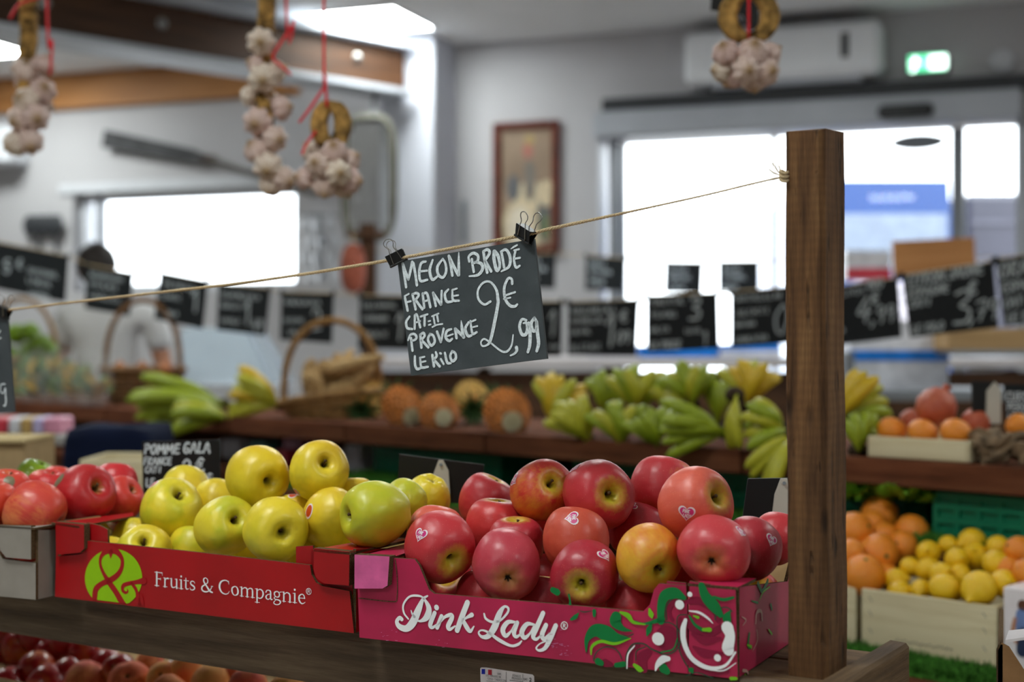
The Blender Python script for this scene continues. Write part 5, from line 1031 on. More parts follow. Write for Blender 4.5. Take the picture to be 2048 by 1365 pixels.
# ------------------------------------------------------------------ nectarines and peaches on the lower shelf
def stone_mesh(nm, mat):
    pr = [(q.x, q.y) for q in catmull([Vector((r, z, 0)) for r, z in ((.01, .72), (.08, .78), (.22, .88), (.5, .86), (.8, .62), (.97, .2), (.97, -.2), (.8, -.62), (.5, -.86), (.2, -.96), (.01, -.98))], 2)]
    def lobe(th, i, r, z): 
        g = math.exp(-(((th+math.pi) % (2*math.pi))-math.pi)**2/.03); return (max(.001, r*(1-.06*g)), z*(1-.02*g))
    return MB().lathe(pr, 28, lobe=lobe).build(nm, mat, local=True, smooth=180)
nect0, peach0 = stone_mesh('nectarine', M_nect), stone_mesh('peach', M_peach)
lowP = sp(0, .14, ZS)
stone = [('n', 44, 1297, 78, 'red orange nectarine in front of the board shadow at far left'), ('n', 70, 1276, 58, 'dark nectarine in the back row under the board'), ('n', 22, 1272, 60, 'reddish nectarine in the back row beside the white tag'), ('n', 128, 1284, 58, 'orange flecked nectarine in the back row'), ('n', 46, 1322, 66, 'purple red nectarine in the middle of the left heap'), ('n', -20, 1326, 70, 'nectarine cut by the left picture edge'), ('n', 4, 1296, 66, 'dark plum nectarine at the left picture edge under the board'), ('n', 18, 1334, 68, 'dark red nectarine below the red orange one'), ('n', 74, 1340, 72, 'dark nectarine with an orange flank, second row'), ('n', 106, 1302, 66, 'dark nectarine with a bright yellow stripe'), ('n', 160, 1328, 66, 'deep purple nectarine between red ones'), ('n', 138, 1352, 72, 'glossy plum red nectarine beside the first peach'), ('n', 96, 1372, 84, 'plum nectarine with a white sticker at the bottom edge'), ('n', 14, 1376, 86, 'orange blotched nectarine in the bottom left corner'), ('n', 214, 1332, 68, 'red orange nectarine directly under the board'), ('n', 168, 1304, 60, 'orange nectarine in the gap below the board'), ('n', 240, 1345, 72, 'red nectarine above the second peach'),
 ('p', 174, 1368, 90, 'pale orange peach, leftmost of the peaches'), ('p', 260, 1368, 88, 'orange peach with a yellow patch near the nectarines'), ('p', 330, 1362, 74, 'dusky greyish peach in the middle of the row'), ('p', 338, 1390, 78, 'red flushed peach at the bottom edge below the dusky one'), ('p', 372, 1342, 66, 'shaded dark peach close under the board'), ('p', 424, 1372, 84, 'brown orange peach with a dark side'), ('p', 496, 1378, 80, 'greyish rose peach behind a yellow one'), ('p', 486, 1405, 74, 'yellow peach tip at the bottom edge'), ('p', 470, 1352, 60, 'small shaded peach between two larger ones'), ('p', 574, 1392, 82, 'yellow peach emerging below the board'), ('p', 630, 1402, 80, 'red flushed peach, last one to the right'), ('p', 300, 1330, 58, 'dark peach in the shadow behind the paper tag')]
rngS = random.Random(4)
for kd, x, y, d_, lab in stone:
    o = dup(nect0 if kd == 'n' else peach0); dep = {True: .38, False: .30}[y < 1335]; p = hit(x, y, sp(0, dep-.06*max(0, (y-1350)/40), ZS), SV); r = d_/2/F*p.y*1.03; o.location = p; o.scale = (r,)*3
    o.rotation_euler = (rngS.uniform(-.9, .9), rngS.uniform(-.9, .9), rngS.uniform(0, 6)); col = cc(176, 36, 42) if kd == 'n' else rngS.choice([cc(236, 126, 84), cc(222, 110, 88), cc(240, 150, 86)]); o.color = (*col, rngS.uniform(.62, .95) if kd == 'n' else rngS.uniform(.35, .75))
    prop(o, lab, 'nectarine' if kd == 'n' else 'peach', 'stone fruit on the lower shelf')
    ORG[o.name] = p
bpy.data.objects.remove(nect0); bpy.data.objects.remove(peach0)
# fruit trays they lie in, white paper tags
for k, (u0, u1, lab) in enumerate(((.42, .86, 'brown cardboard tray under the peaches'), (.88, 1.85, 'brown cardboard tray under the nectarines'))):
    tr = thing('cardboard_tray', lab, 'tray', sp((u0+u1)/2, .34, ZL), 'trays on the lower shelf')
    Rt = Matrix((SU, SV, UP)).transposed(); MB().box(sp((u0+u1)/2, .34, ZL+.005), (u1-u0, .40, .006), Rt).build('bottom', M_kraft, tr, 0)
    for v_ in (.142, .538): MB().box(sp((u0+u1)/2, v_, ZL+.03), (u1-u0, .004, .055), Rt).build('wall', M_kraft, tr, 0)
    for u_ in (u0, u1): MB().box(sp(u_, .34, ZL+.03), (.004, .40, .055), Rt).build('wall', M_kraft, tr, 0)
for pts, lab in (([(300, 1336), (334, 1324), (342, 1331), (312, 1345)], 'white paper tag lying between nectarines and peaches'), ([(6, 1270), (26, 1273), (24, 1280), (4, 1277)], 'small white paper tag at far left under the board')):
    q = [hit(x, y, sp(0, .36, ZS), SV) for x, y in pts]; prop(MB().slab(q, SV*.02+UP*.002).build('paper_tag', M_sticker_w, smooth=0), lab, 'tag')
# ------------------------------------------------------------------ the long display island behind
I0 = Vector((.1322*3.1, 3.1, 0)); q2 = math.sqrt(.5); IE = Vector((-q2, q2, 0)); IN = Vector((q2, q2, 0)); ZI = CZ-(895-682.5)/F*3.1
IR = Matrix((IE, IN, UP)).transposed()
def isx(px, d): r = (px-1024)/F; p = I0+IN*d; return (p.x-r*p.y)/(q2*(1+r))
def ip(px, py, d): p = I0+IN*d+IE*isx(px, d); p.z = CZ-(py-682.5)/F*p.y; return p
def iz(s, d, z): return I0+IN*d+IE*s+UP*z
sa, sb = isx(2230, 0), isx(-120, 0)
isl = thing('display_island', 'long stepped wooden produce island running across behind the apples', 'display stand', iz((sa+sb)/2, .3, 0))
k = 0; s_ = sa; rngI = random.Random(2)
while s_ < sb:
    l_ = rngI.uniform(.55, .8); e_ = min(sb, s_+l_); board('fascia_board', iz(s_+.004, .012, ZI-.025), iz(e_-.004, .012, ZI-.025), .024, .052, M_wood_island, isl)
    s_ = e_
for k in range(6): board('top_plank', iz(sa, .075+k*.1, ZI-.012), iz(sb, .075+k*.1, ZI-.012), .094, .018, M_wood_island, isl)
board('middle_step', iz(sa, .28, .875), iz(sb, .28, .875), .62, .02, M_wood_island, isl); board('riser', iz(sa, .0, .79), iz(sb, .0, .79), .02, .16, M_wood_island, isl)
board('lower_step', iz(sa, -.1, .70), iz(sb, -.1, .70), .42, .02, M_wood_island, isl); board('base_panel', iz(sa, -.28, .34), iz(sb, -.28, .34), .02, .66, M_wood_island, isl)
board('back_panel', iz(sa, .6, .5), iz(sb, .6, .5), .02, 1.0, M_wood_island, isl)
for k in range(7): s_ = sa+(sb-sa)*k/6; board('upright', iz(s_, .56, .0), iz(s_, .56, ZI-.02), .05, .05, M_wood_island, isl, up=IN)
def turf(name, label, s0, s1, d0, d1, z):
    b = MB(); rng = random.Random(9); b.box(iz((s0+s1)/2, (d0+d1)/2, z+.004), (abs(s1-s0), d1-d0, .008), IR)
    for i in range(9000):
        # denser towards the front edge
        s_ = rng.uniform(s0, s1); d_ = d0+(d1-d0)*rng.random()**1.8; p = iz(s_, d_, z+.007); a = rng.uniform(0, 6.28); w_ = Vector((math.cos(a), math.sin(a), 0))*.004
        b.add([p-w_, p+w_, p+UP*rng.uniform(.014, .026)+Vector((rng.gauss(0, .006), rng.gauss(0, .006), 0))], [(0, 1, 2)])
    prop(b.build(name, M_turf, smooth=0), label, 'turf', kind='stuff')
turf('artificial_turf', 'green artificial turf on the middle step right of the post', isx(2200, .2), isx(1600, .2), -.03, .34, .885)
board('middle_step', iz(isx(1560, -.1), -.06, .875), iz(isx(640, -.1), -.06, .875), .32, .02, M_wood_island, isl)
turf('artificial_turf', 'bright green artificial turf on the middle step left of the post', isx(1580, 0), isx(640, 0), -.21, .34, .885)
turf('artificial_turf', 'dark green artificial turf on the lower step under the citrus crates', isx(2200, -.2), isx(1500, -.2), -.30, .10, .711)
# green plastic crates on the middle step
def gcrate(label, px0, px1, d0, z0, h, dep=.2):
    s0, s1 = isx(px1, d0), isx(px0, d0); c = thing('plastic_crate', label, 'crate', iz((s0+s1)/2, d0+dep/2, z0), 'green plastic crates')
    for d_ in (d0, d0+dep):
        n_ = max(3, int((s1-s0)/.04)); 
        for zz in (z0+.006, z0+h*.36, z0+h*.68, z0+h-.006): MB().box(iz((s0+s1)/2, d_, zz), (s1-s0, .006, .012), IR).build('rail', M_greencrate, c, 0)
        for k in range(n_+1): MB().box(iz(s0+(s1-s0)*k/n_, d_, z0+h/2), (.010, .005, h), IR).build('rib', M_greencrate, c, 0)
        MB().box(iz((s0+s1)/2, d_+.005, z0+h/2), (s1-s0, .003, h*.96), IR).build('panel', M_greencrate, c, 0)
    for s_ in (s0, s1): MB().box(iz(s_, d0+dep/2, z0+h/2), (.006, dep, h), IR).build('end_wall', M_greencrate, c, 0)
    MB().box(iz((s0+s1)/2, d0+dep/2, z0+.003), (s1-s0, dep, .004), IR).build('floor', M_greencrate, c, 0)
gcrate('green plastic crate at the right picture edge under the top shelf', 1872, 2190, .04, .905, .085)
gcrate('green plastic crate behind the lettuce beside the post', 1660, 1850, .14, .905, .085)
gcrate('green plastic crate half hidden behind the black card sign', 752, 1000, .14, .905, .07)
gcrate('green plastic crate behind the topmost pink crate apples', 1150, 1560, .14, .905, .075)
def leafy(name, label, pts, mat, size, n, cat, group=None, flower=None, spread=1.0):
    rng = random.Random(len(label)); o = thing(name, label, cat, pts[0], group)
    def leafm(mat):
        b = MB(); 
        for (x, w_) in ((0, .08), (.3, .3), (.65, .36), (1, .05)): b.v += [Vector((x, -w_, .18*x*x+.05*math.sin(9*x))), Vector((x, 0, .12*x*x-.04)), Vector((x, w_, .18*x*x-.05*math.sin(7*x)))]
        for i in range(3):
            for j in range(2): b.f.append((i*3+j, i*3+j+1, i*3+j+4, i*3+j+3)); b.m.append(0)
        q = b.build('leaf', mat, local=True, smooth=180); me = q.data; bpy.data.objects.remove(q); return me
    ms = [leafm(m) for m in ([mat]+([flower] if flower else []))]
    for c in pts:
        for k in range(n):
            me = ms[1] if flower and rng.random() < .3 else ms[0]
            l = bpy.data.objects.new('leaf', me); COL.objects.link(l); l.parent = o; l.location = c-pts[0]+Vector((rng.gauss(0, size*.5*spread), rng.gauss(0, size*.3), rng.uniform(0, size*.4)))
            l.rotation_euler = (rng.uniform(-.6, .6), rng.uniform(-1.3, -.1), rng.uniform(0, 6.3)); l.scale = (size*rng.uniform(.7, 1.2),)*3
    return o
leafy('lettuce', 'loose green lettuce leaves on the turf right of the post', [ip(x, 1006, .05) for x in (1705, 1735, 1770, 1805, 1840)], M_leaf, .05, 12, 'lettuce')

# ------------------------------------------------------------------ bananas
b = MB(); bp = [(0, .028), (.1, .032), (.2, .062), (.35, .094), (.55, .102), (.75, .098), (.9, .078), (.965, .045), (1, .024)]
b.tube([Vector((x, 0, .5*x*(1-x)-.0)) for x, r in bp], [r for x, r in bp], 6); bo = b.build('banana', M_ban_g, local=True, smooth=180); BAN = {}
for kk, mm in (('g', M_ban_g), ('yg', M_ban_yg), ('y', M_ban_y)):
    me = bo.data.copy(); me.materials.clear(); me.materials.append(mm); BAN[kk] = me
bpy.data.objects.remove(bo)
def bunch(label, px, py, d, angs, lpx, kk, fat=1.0, seed=0, fwd=.35):
    rng = random.Random(px*7+py); c = ip(px, py, d); o = thing('banana_bunch', label, 'bananas', c, 'banana bunches on the island'); S = c.y/F
    tow = Vector((-c.x*.3, -c.y, 0)).normalized()
    for i, a in enumerate(angs):
        a_ = math.radians(a+rng.uniform(-3, 3)); x_ = (Vector((math.cos(a_), 0, math.sin(a_)))+tow*(fwd*rng.uniform(-.9, .9))).normalized()
        sgn = 1 if a < 95 else -1
        if 140 < a < 225: sgn = -1
        zb = (Vector((-math.sin(a_), 0, math.cos(a_)))*sgn*.55+tow*.8); zb = (zb-x_*zb.dot(x_)).normalized(); y_ = zb.cross(x_)
        l = bpy.data.objects.new('banana', BAN[kk if isinstance(kk, str) else kk[i % len(kk)]]); COL.objects.link(l); l.parent = o; l.rotation_mode = 'QUATERNION'; l.rotation_quaternion = Matrix((x_, y_, zb)).transposed().to_quaternion()
        L = lpx*S*rng.uniform(.92, 1.06); l.scale = (L, L*fat*1.62, L*fat*1.45); l.location = tow*(i % 3)*.016+Vector((rng.uniform(-.008, .008), 0, 0))
    MB().ball(c, (.022, .02, .018), 8, 6).build('crown', M_crown, o)
    return o
BL = [('yellow banana bunch beside the rightmost pineapple', 1108, 846, .07, (118, 108, 98, 88, 76, 64, 52, 40), 100, ('yg', 'y', 'y', 'y', 'y')), ('low green banana bunch under the yellow one by the pineapple', 1176, 882, .03, (158, 146, 134, 120, 106, 92), 98, 'yg'),
 ('green banana bunch with its dark stalk at the shelf edge, below the middle', 1240, 886, .03, (142, 128, 114, 100, 86, 70, 56), 88, ('g', 'yg')), ('pale green banana bunch standing tall right of the melon sign', 1272, 822, .14, (132, 118, 106, 94, 82, 68, 54, 42), 92, ('yg', 'g', 'yg')),
 ('small green banana bunch at the shelf edge above the top apples', 1306, 892, .02, (146, 128, 112, 96, 80, 64), 80, 'g'), ('green banana bunch pointing up left of the tall yellow bunch', 1382, 810, .16, (142, 126, 112, 98, 84, 68, 54), 88, ('g', 'yg', 'g')),
 ('green banana bunch lying flat with its fingers pointing left', 1450, 864, .03, (156, 167, 178, 189, 200), 138, 'g'), ('tall yellow banana bunch next to the wooden post', 1495, 810, .14, (130, 116, 104, 92, 80, 66, 52, 36), 90, ('yg', 'y', 'y', 'y')),
 ('yellow green banana bunch at the left edge of the post', 1570, 862, .05, (132, 146, 160, 174, 188, 202), 90, ('yg', 'g')), ('upright banana pair standing before the yellow bunch', 1470, 790, .01, (264, 274), 116, 'yg'),
 ('bananas drooping over the shelf edge beside the post', 1590, 870, -.02, (228, 238, 248, 212), 130, 'yg'), ('banana bunch right of the post, yellow above and green below', 1684, 832, .10, (78, 64, 50, 36, 20, 4, -12, -30, -50), 100, ('y', 'y', 'y', 'yg', 'yg', 'g', 'g', 'g', 'g')),
 ('green banana bunch low behind the orange tray', 1716, 902, .05, (60, 76, 92, 108, 122), 80, 'g'), ('green bananas filling the back between two front bunches', 1212, 830, .22, (58, 74, 90, 106, 122), 86, 'g'), ('green bananas at the back behind the flat bunch', 1345, 838, .22, (50, 66, 82, 98, 114, 130), 92, 'yg'),
 ('green bananas tucked behind the upright pair', 1430, 846, .22, (60, 78, 96, 114), 90, 'g'),
 ('large green banana bunch lying in front of the handled basket', 448, 808, .12, (166, 172, 178, 184, 190, 196, 202), 182, 'g'), ('green banana bunch draped over the shelf edge left of the pale bunch', 456, 838, .03, (160, 168, 176, 184, 192), 112, ('g', 'yg')), ('pale yellow green banana bunch beside the shallow basket', 560, 812, .12, (134, 146, 158, 170, 182, 194), 110, ('y', 'yg', 'yg'))]
for (lab, px, py, d_, an, l_, kk) in BL: bunch(lab, px, py, d_, an, l_, kk, fat=min(1.0, 92/l_))

# ------------------------------------------------------------------ pineapples
def pine_mesh():
    b = MB(); N, Mr = 14, 9; prof = lambda t_: (math.sin(math.pi*(.14+.76*t_))**.6)
    pr = [(0, 1.0)]+[(prof(i/12)*.62, 1-2*i/12) for i in range(13)]+[(0, -1.0)]; b.lathe([(r*.93, z) for r, z in pr], 20, mi=1)
    for j in range(Mr):
        z = .86-1.72*j/(Mr-1); r = prof((1-z)/2)*.62
        for k in range(N):
            th = 2*math.pi*(k+.5*(j % 2))/N; d_ = Vector((math.cos(th), math.sin(th), 0)); t_ = Vector((-math.sin(th), math.cos(th), 0)); c = d_*r*.92+UP*z; hw, hz = r*math.pi/N*.98, .13
            b.add([c+t_*hw, c+UP*hz, c-t_*hw, c-UP*hz, c+d_*.085, c+d_*.17-UP*.03], [(0, 1, 5), (1, 2, 5)], 0); b.add([c+t_*hw, c+UP*hz, c-t_*hw, c-UP*hz, c+d_*.085, c+d_*.17-UP*.03], [(2, 3, 5), (3, 0, 5)], 1)
    return b
po = pine_mesh().build('rind', [M_pine, M_pine_dark], local=True, smooth=0); PINE = po.data; bpy.data.objects.remove(po)
b = MB(); b.disc((0, 0, -1.005), .30, Vector((1, 0, 0)), Vector((0, 1, 0)))
for k in range(14): a = k*.449; b.tube([Vector((math.cos(a)*.12*(k % 3), math.sin(a)*.12*(k % 3), -1.0)), Vector((math.cos(a)*.14*(k % 3), math.sin(a)*.14*(k % 3), -1.06))], .035, 5)
po = b.build('cut_base', M_pine_base, local=True, smooth=0); PBASE = po.data; bpy.data.objects.remove(po)
b = MB()
for (x, w_) in ((0, .09), (.35, .1), (.7, .06), (1, .005)): b.v += [Vector((x, -w_, .22*x*x)), Vector((x, 0, .22*x*x-.03)), Vector((x, w_, .22*x*x))]
for i in range(3):
    for j in range(2): b.f.append((i*3+j, i*3+j+1, i*3+j+4, i*3+j+3)); b.m.append(0)
po = b.build('leaf', M_leaf_dark, local=True, smooth=180); PLEAF = po.data; bpy.data.objects.remove(po)
def pineapple(label, px, py, d, dpx, axis, seed):
    """axis: direction from cut base to crown (right, up, away)"""
    c = ip(px, py, d); r = dpx/2/F*c.y/.66; o = thing('pineapple', label, 'pineapple', c, 'pineapples on the island'); z_ = Vector((axis[0], axis[2], axis[1])).normalized(); R = frame_of(z_); Rz = Matrix((R.col[1], R.col[2], R.col[0])).transposed(); o.rotation_mode = 'QUATERNION'; o.rotation_quaternion = Rz.to_quaternion(); o.scale = (r,)*3; rng = random.Random(seed)
    for nm, me in (('rind', PINE), ('cut_base', PBASE)): q = bpy.data.objects.new(nm, me); COL.objects.link(q); q.parent = o
    for k in range(22):
        t_ = k/22; a = k*2.4; el = .35+1.1*t_; q = bpy.data.objects.new('leaf', PLEAF); COL.objects.link(q); q.parent = o
        x_ = Vector((math.cos(a)*math.cos(el), math.sin(a)*math.cos(el), math.sin(el))); z2 = Vector((math.cos(a)*-math.sin(el), math.sin(a)*-math.sin(el), math.cos(el)))*-1; y_ = z2.cross(x_)
        q.rotation_mode = 'QUATERNION'; q.rotation_quaternion = Matrix((x_, y_, z2)).transposed().to_quaternion(); q.location = (0, 0, 1.0); L = rng.uniform(.7, 1.0); q.scale = (L, L*1.1, L)
    return o
pineapple('pineapple with pale cut base, leftmost of the three facing the aisle', 806, 816, .14, 78, (-.35, .25, .9), 1)
pineapple('pineapple with pale cut base, middle of the three', 878, 826, .13, 76, (-.2, .1, .95), 2)
pineapple('big pineapple with pale cut base right beside the yellow bananas', 1014, 826, .14, 88, (-.15, .2, .95), 3)
pineapple('pineapple lying with its green crown toward the shelf edge between two cut bases', 942, 800, .30, 70, (.1, -.25, -.9), 4)
pineapple('pineapple lying with its leafy crown out beside the shallow basket', 742, 800, .30, 70, (-.2, -.3, -.9), 5)

# ------------------------------------------------------------------ baskets
def basket(label, px, py, d, wpx, hpx, handle_px, mat, depth_f=.7, wave=0):
    c = ip(px, py, d); S = c.y/F; o = thing('wicker_basket', label, 'basket', c, 'wicker baskets on the island'); rx, ry, h = wpx/2*S, wpx/2*S*depth_f, hpx*S
    def ring(f, z, r, n=28, ph=0, amp=0):
        return [c+Vector((math.cos(t_)*rx*f*(1+amp*math.cos(t_*12+ph)), math.sin(t_)*ry*f*(1+amp*math.cos(t_*12+ph)), z+wave*h*math.cos(t_+.5)*(z/h))) for t_ in [2*math.pi*i/n for i in range(n)]]
    nr = max(4, int(hpx/9))
    for i in range(nr): f = .78+.22*i/(nr-1); MB().tube(ring(f, .012+(h-.016)*i/(nr-1), 0, 48, math.pi*(i % 2), .025), h/nr*.55, 5, closed=True).build('weaver', mat, o, 180)
    for k in range(16):
        t_ = 2*math.pi*k/16; p0 = c+Vector((math.cos(t_)*rx*.78, math.sin(t_)*ry*.78, .005)); p1 = c+Vector((math.cos(t_)*rx, math.sin(t_)*ry, h+wave*h*math.cos(t_+.5))); MB().tube([p0, p1], .006, 5).build('stake', mat, o)
    MB().tube(ring(1.02, h, 0, 32), h/nr*.8, 7, closed=True).build('rim', mat, o, 180)
    b = MB(); b.disc(c+UP*.006, rx*.8, Vector((1, 0, 0)), Vector((0, 1, 0)), ry*.8); b.build('bottom', mat, o, 0)
    if handle_px:
        hh = handle_px*S; MB().tube(catmull([c+Vector((-rx*.95*math.cos(a)*(1-.0*math.sin(a)), -.0, h*.6+hh*math.sin(a)**.7 if math.sin(a) > 0 else h*.6)) for a in [math.pi*i/12 for i in range(13)]], 3), .011, 7).build('handle', mat, o, 180)
    return o, c, rx, ry, h
basket('brown wicker basket with a tall hoop handle behind the green bananas', 286, 806, .34, 160, 66, 165, M_wicker_dark)
bk = basket('shallow wavy wicker basket with an arched handle full of ginger', 664, 838, .22, 205, 42, 172, M_wicker, .75, .35)
lb2 = basket('wicker basket of limes with a hoop handle at the left picture edge', 42, 790, .40, 150, 70, 150, M_wicker)
# ginger roots in the shallow basket
def ginger_mesh(seed):
    rng = random.Random(seed); b = MB()
    for k in range(4):
        p = Vector((rng.gauss(0, .5), rng.gauss(0, .35), rng.gauss(0, .2))); q = p+Vector((rng.gauss(0, .8), rng.gauss(0, .5), rng.uniform(-.1, .5))); b.tube(catmull([Vector((0, 0, 0)), p, q], 3), [.3, .36, .4, .36, .38, .34, .16], 8)
    return b
M_ginger = plain('ginger_skin', C(190, 156, 108), .8, .25, .25, 8, .4); rng = random.Random(21)
GM = []
for s_ in range(3): g0 = ginger_mesh(s_).build('ginger_root', M_ginger, local=True, smooth=50); GM.append(g0.data); bpy.data.objects.remove(g0)
gl_lab = ['nearest the handle foot', 'at the pineapple side', 'heaped highest in the middle', 'at the front rim', 'at the rear rim', 'on the banana side', 'under the arched handle', 'tipped over the low rim', 'beside the leafy crown']
for k, lab in enumerate(gl_lab):
    o = bpy.data.objects.new('ginger_root', GM[k % 3]); COL.objects.link(o); a = k*2.4; rr = .62*math.sqrt((k+.3)/9); o.location = bk[1]+Vector((math.cos(a)*rr*bk[2], math.sin(a)*rr*bk[3], bk[4]*1.0+.075*(1-rr)+(.04 if k == 2 else 0))); o.scale = (.056,)*3; o.rotation_euler = (rng.uniform(-1.2, 1.2), rng.uniform(-1.2, 1.2), rng.uniform(0, 6)); prop(o, 'tan ginger root in the shallow basket '+lab, 'ginger', 'ginger in the shallow basket')
# dried roots in the brown basket
for k, lab in enumerate(('by the rim nearest the banana stalk', 'in the middle under the hoop', 'by the rim nearest the herbs')):
    o = bpy.data.objects.new('onion', MB().lathe([(.05, 1.1), (.12, .9), (.4, .75), (.85, .4), (1, 0), (.85, -.45), (.4, -.75), (0, -.8)], 14).build('tmp', plain('onion_skin', C(176, 112, 72), .4, .4, .2, 4), local=True, smooth=180).data); COL.objects.link(o); bpy.data.objects.remove(bpy.data.objects['tmp']); c = ip(240+k*45, 738, .36); o.location = c; o.scale = (.032,)*3; prop(o, 'brown onion in the tall handled basket '+lab, 'onion', 'onions in the handled basket')
# limes
LM = MB().lathe([(0, 1.12), (.14, 1.05), (.5, .9), (.86, .5), (1, 0), (.86, -.5), (.5, -.9), (.14, -1.05), (0, -1.12)], 18).build('lime', M_lime, local=True, smooth=180)
for k, (x, y, d_, lab) in enumerate(((34, 668, 44, 'top'), (82, 690, 46, 'right hand'), (58, 706, 44, 'front'), (22, 712, 42, 'left hand'), (60, 664, 40, 'rear'), (100, 700, 36, 'outermost'))):
    o = dup(LM); c = ip(x, y, .38); o.location = c; o.scale = (d_/2/F*c.y,)*3; o.rotation_euler = (1.2, k, k*2.1); prop(o, 'green lime in the basket at the left edge, '+lab+' one of the heap', 'lime', 'limes in the basket'); ORG[o.name] = c
bpy.data.objects.remove(LM)
leafy('herb_bunch', 'cellophane wrapped pale green herbs with yellow blossoms near the left edge', [ip(x, y, .12) for x, y in ((60, 792), (100, 790), (140, 792), (180, 796), (80, 765), (130, 762), (110, 775), (160, 780), (50, 770))], M_herb, .075, 16, 'herbs', flower=M_flower)
b = MB()
for k in range(5): 
    c = ip(50+k*36, 800, .08); b.lathe([(.015, .22), (.05, .18), (.07, .08), (.04, 0)], 12, c+Vector((0, -.05, -.02)), lobe=lambda th, i, r, z: (r*(1+.12*math.sin(5*th+i)), z))
prop(b.build('cellophane_sleeve', M_cello, bpy.data.objects['herb_bunch'], 30), kind='stuff')

# ------------------------------------------------------------------ citrus crates on the lower step
class WC: pass
def wooden_crate(label, P, u, v, w_, dep, h, mat=M_wood_pale, stamp=False):
    c = thing('wooden_crate', label, 'crate', P+u*w_/2+v*dep/2, 'pale wooden fruit crates'); R = Matrix((u, v, UP)).transposed()
    board('wall_board', P+UP*h/2+v*.004, P+u*w_+UP*h/2+v*.004, .007, h, mat, c); board('wall_board', P+UP*h/2+v*(dep-.004), P+u*w_+UP*h/2+v*(dep-.004), .007, h, mat, c)
    for q in (.005, w_-.005): board('end_board', P+u*q+UP*(h/2)+v*.009, P+u*q+UP*(h/2)+v*(dep-.009), .008, h, mat, c)
    board('bottom_board', P+UP*.004+v*dep/2, P+u*w_+UP*.004+v*dep/2, dep-.02, .005, mat, c)
    for q in (.012, w_-.012):
        for vv in (.016, dep-.016): MB().box(P+u*q+v*vv+UP*(h/2), (.012, .012, h-.004), R).build('corner_post', mat, c, 0)
    b = MB()
    for q in (.02, w_-.02):
        for zz in (.25, .55, .8): b.ribbon([P+u*(q-.003)-v*.001+UP*h*zz, P+u*(q+.003)-v*.001+UP*(h*zz+.008)], .0015, v, 1)
    if stamp:
        for k in range(14): x = w_-.07-k*.008; b.ribbon([P+u*x-v*.001+UP*(.018+.002*(k % 3)), P+u*(x-.004)-v*.001+UP*(.022-.002*(k % 2))], .002, v, 1)
    b.build('staples', plain('staple_grey', C(120, 116, 104), .5), c, 0)
    o = WC(); o.P = P; o.u = u; o.v = v; o.w = w_; o.d = dep; o.o = c; return o
ZC = .728
def crate_between(label, pr, pl_, dep, h, stamp=False):
    Pr = hit(pr[0], pr[1], (0, 0, ZC), UP); Pl = hit(pl_[0], pl_[1], (0, 0, ZC), UP); u = (Pl-Pr); w_ = u.length; u.normalize(); v = Vector((u.y, -u.x, 0)); v = v if v.y > 0 else -v
    return wooden_crate(label, Pr, u, v, w_, dep, h, stamp=stamp)
lemc = crate_between('pale wooden crate of lemons on the lower step', (1992, 1338), (1722, 1292), .18, .104, True)
pr_ = lemc.P+lemc.u*(lemc.w+.012); orc = wooden_crate('pale wooden crate of oranges half hidden by the post', pr_, lemc.u, lemc.v, .24, .18, .104)
OR0 = MB().lathe([(0, .95), (.08, .955), (.3, .945), (.6, .79), (.86, .5), (1, 0), (.86, -.5), (.6, -.79), (.3, -.93), (0, -.97)], 22).build('orange', M_orange, local=True, smooth=180)
LE0 = MB().lathe([(q.x, q.y) for q in catmull([Vector((r, z, 0)) for r, z in ((.01, 1.36), (.12, 1.30), (.2, 1.12), (.5, .94), (.84, .56), (1, 0), (.84, -.56), (.5, -.92), (.2, -1.08), (.01, -1.14))], 2)], 20).build('lemon', M_lemon, local=True, smooth=180)
NV = MB().disc((0, 0, .96), .11, Vector((1, 0, 0)), Vector((0, 1, 0)), n=10).build('navel', M_citrus_hub, local=True, smooth=0)
def pile(proto, cat, group, lst, crate, prefix, r_el=1.0, navel=False, seed=1):
    rng = random.Random(seed); items = []
    for (x, y, d_, v_, lab) in lst:
        f = Fr(); f.s = dict(c=(x, y), d=d_); f.v = .03+(v_-.03)*.68; f.lab = lab
        def pos(f=f): return hit(f.s['c'][0], f.s['c'][1], crate.P+crate.v*f.v, crate.v)
        f.pos = pos; f.r = lambda f=f: f.s['d']/2/F*f.pos().y*.97; items.append(f)
    solve(items, crate.v, .035, 200, .93)
    for i, f in enumerate(items):
        o = dup(proto); p = f.pos(); o.location = p; o.scale = (f.s['d']/2/F*p.y,)*3; o.rotation_euler = (rng.uniform(1, 2.2), rng.uniform(-.5, .5), rng.uniform(-1.4, 1.4)) if not navel else (rng.uniform(.2, 1.7), rng.uniform(-.7, .7), rng.uniform(0, 6)); prop(o, prefix+f.lab, cat, group)
        if navel: e = dup(NV, o)
pile(OR0, 'orange', 'oranges in the wooden crate', [(1760, 1030, 76, .24, 'highest of the heap'), (1744, 1050, 60, .20, 'tucked under the highest one'), (1708, 1062, 76, .16, 'touching the post edge'), (1823, 1064, 70, .22, 'farthest from the post in the back'), (1768, 1074, 60, .18, 'pale one in the middle'), (1806, 1092, 62, .14, 'pale one leaning toward the lemons'), (1757, 1108, 84, .10, 'second from the front rim'), (1703, 1106, 56, .12, 'small one beside the post'), (1727, 1152, 86, .06, 'at the front rim with a dark navel'), (1770, 1160, 66, .09, 'low between rim and lemons')], orc, 'orange by the post, ', navel=True)
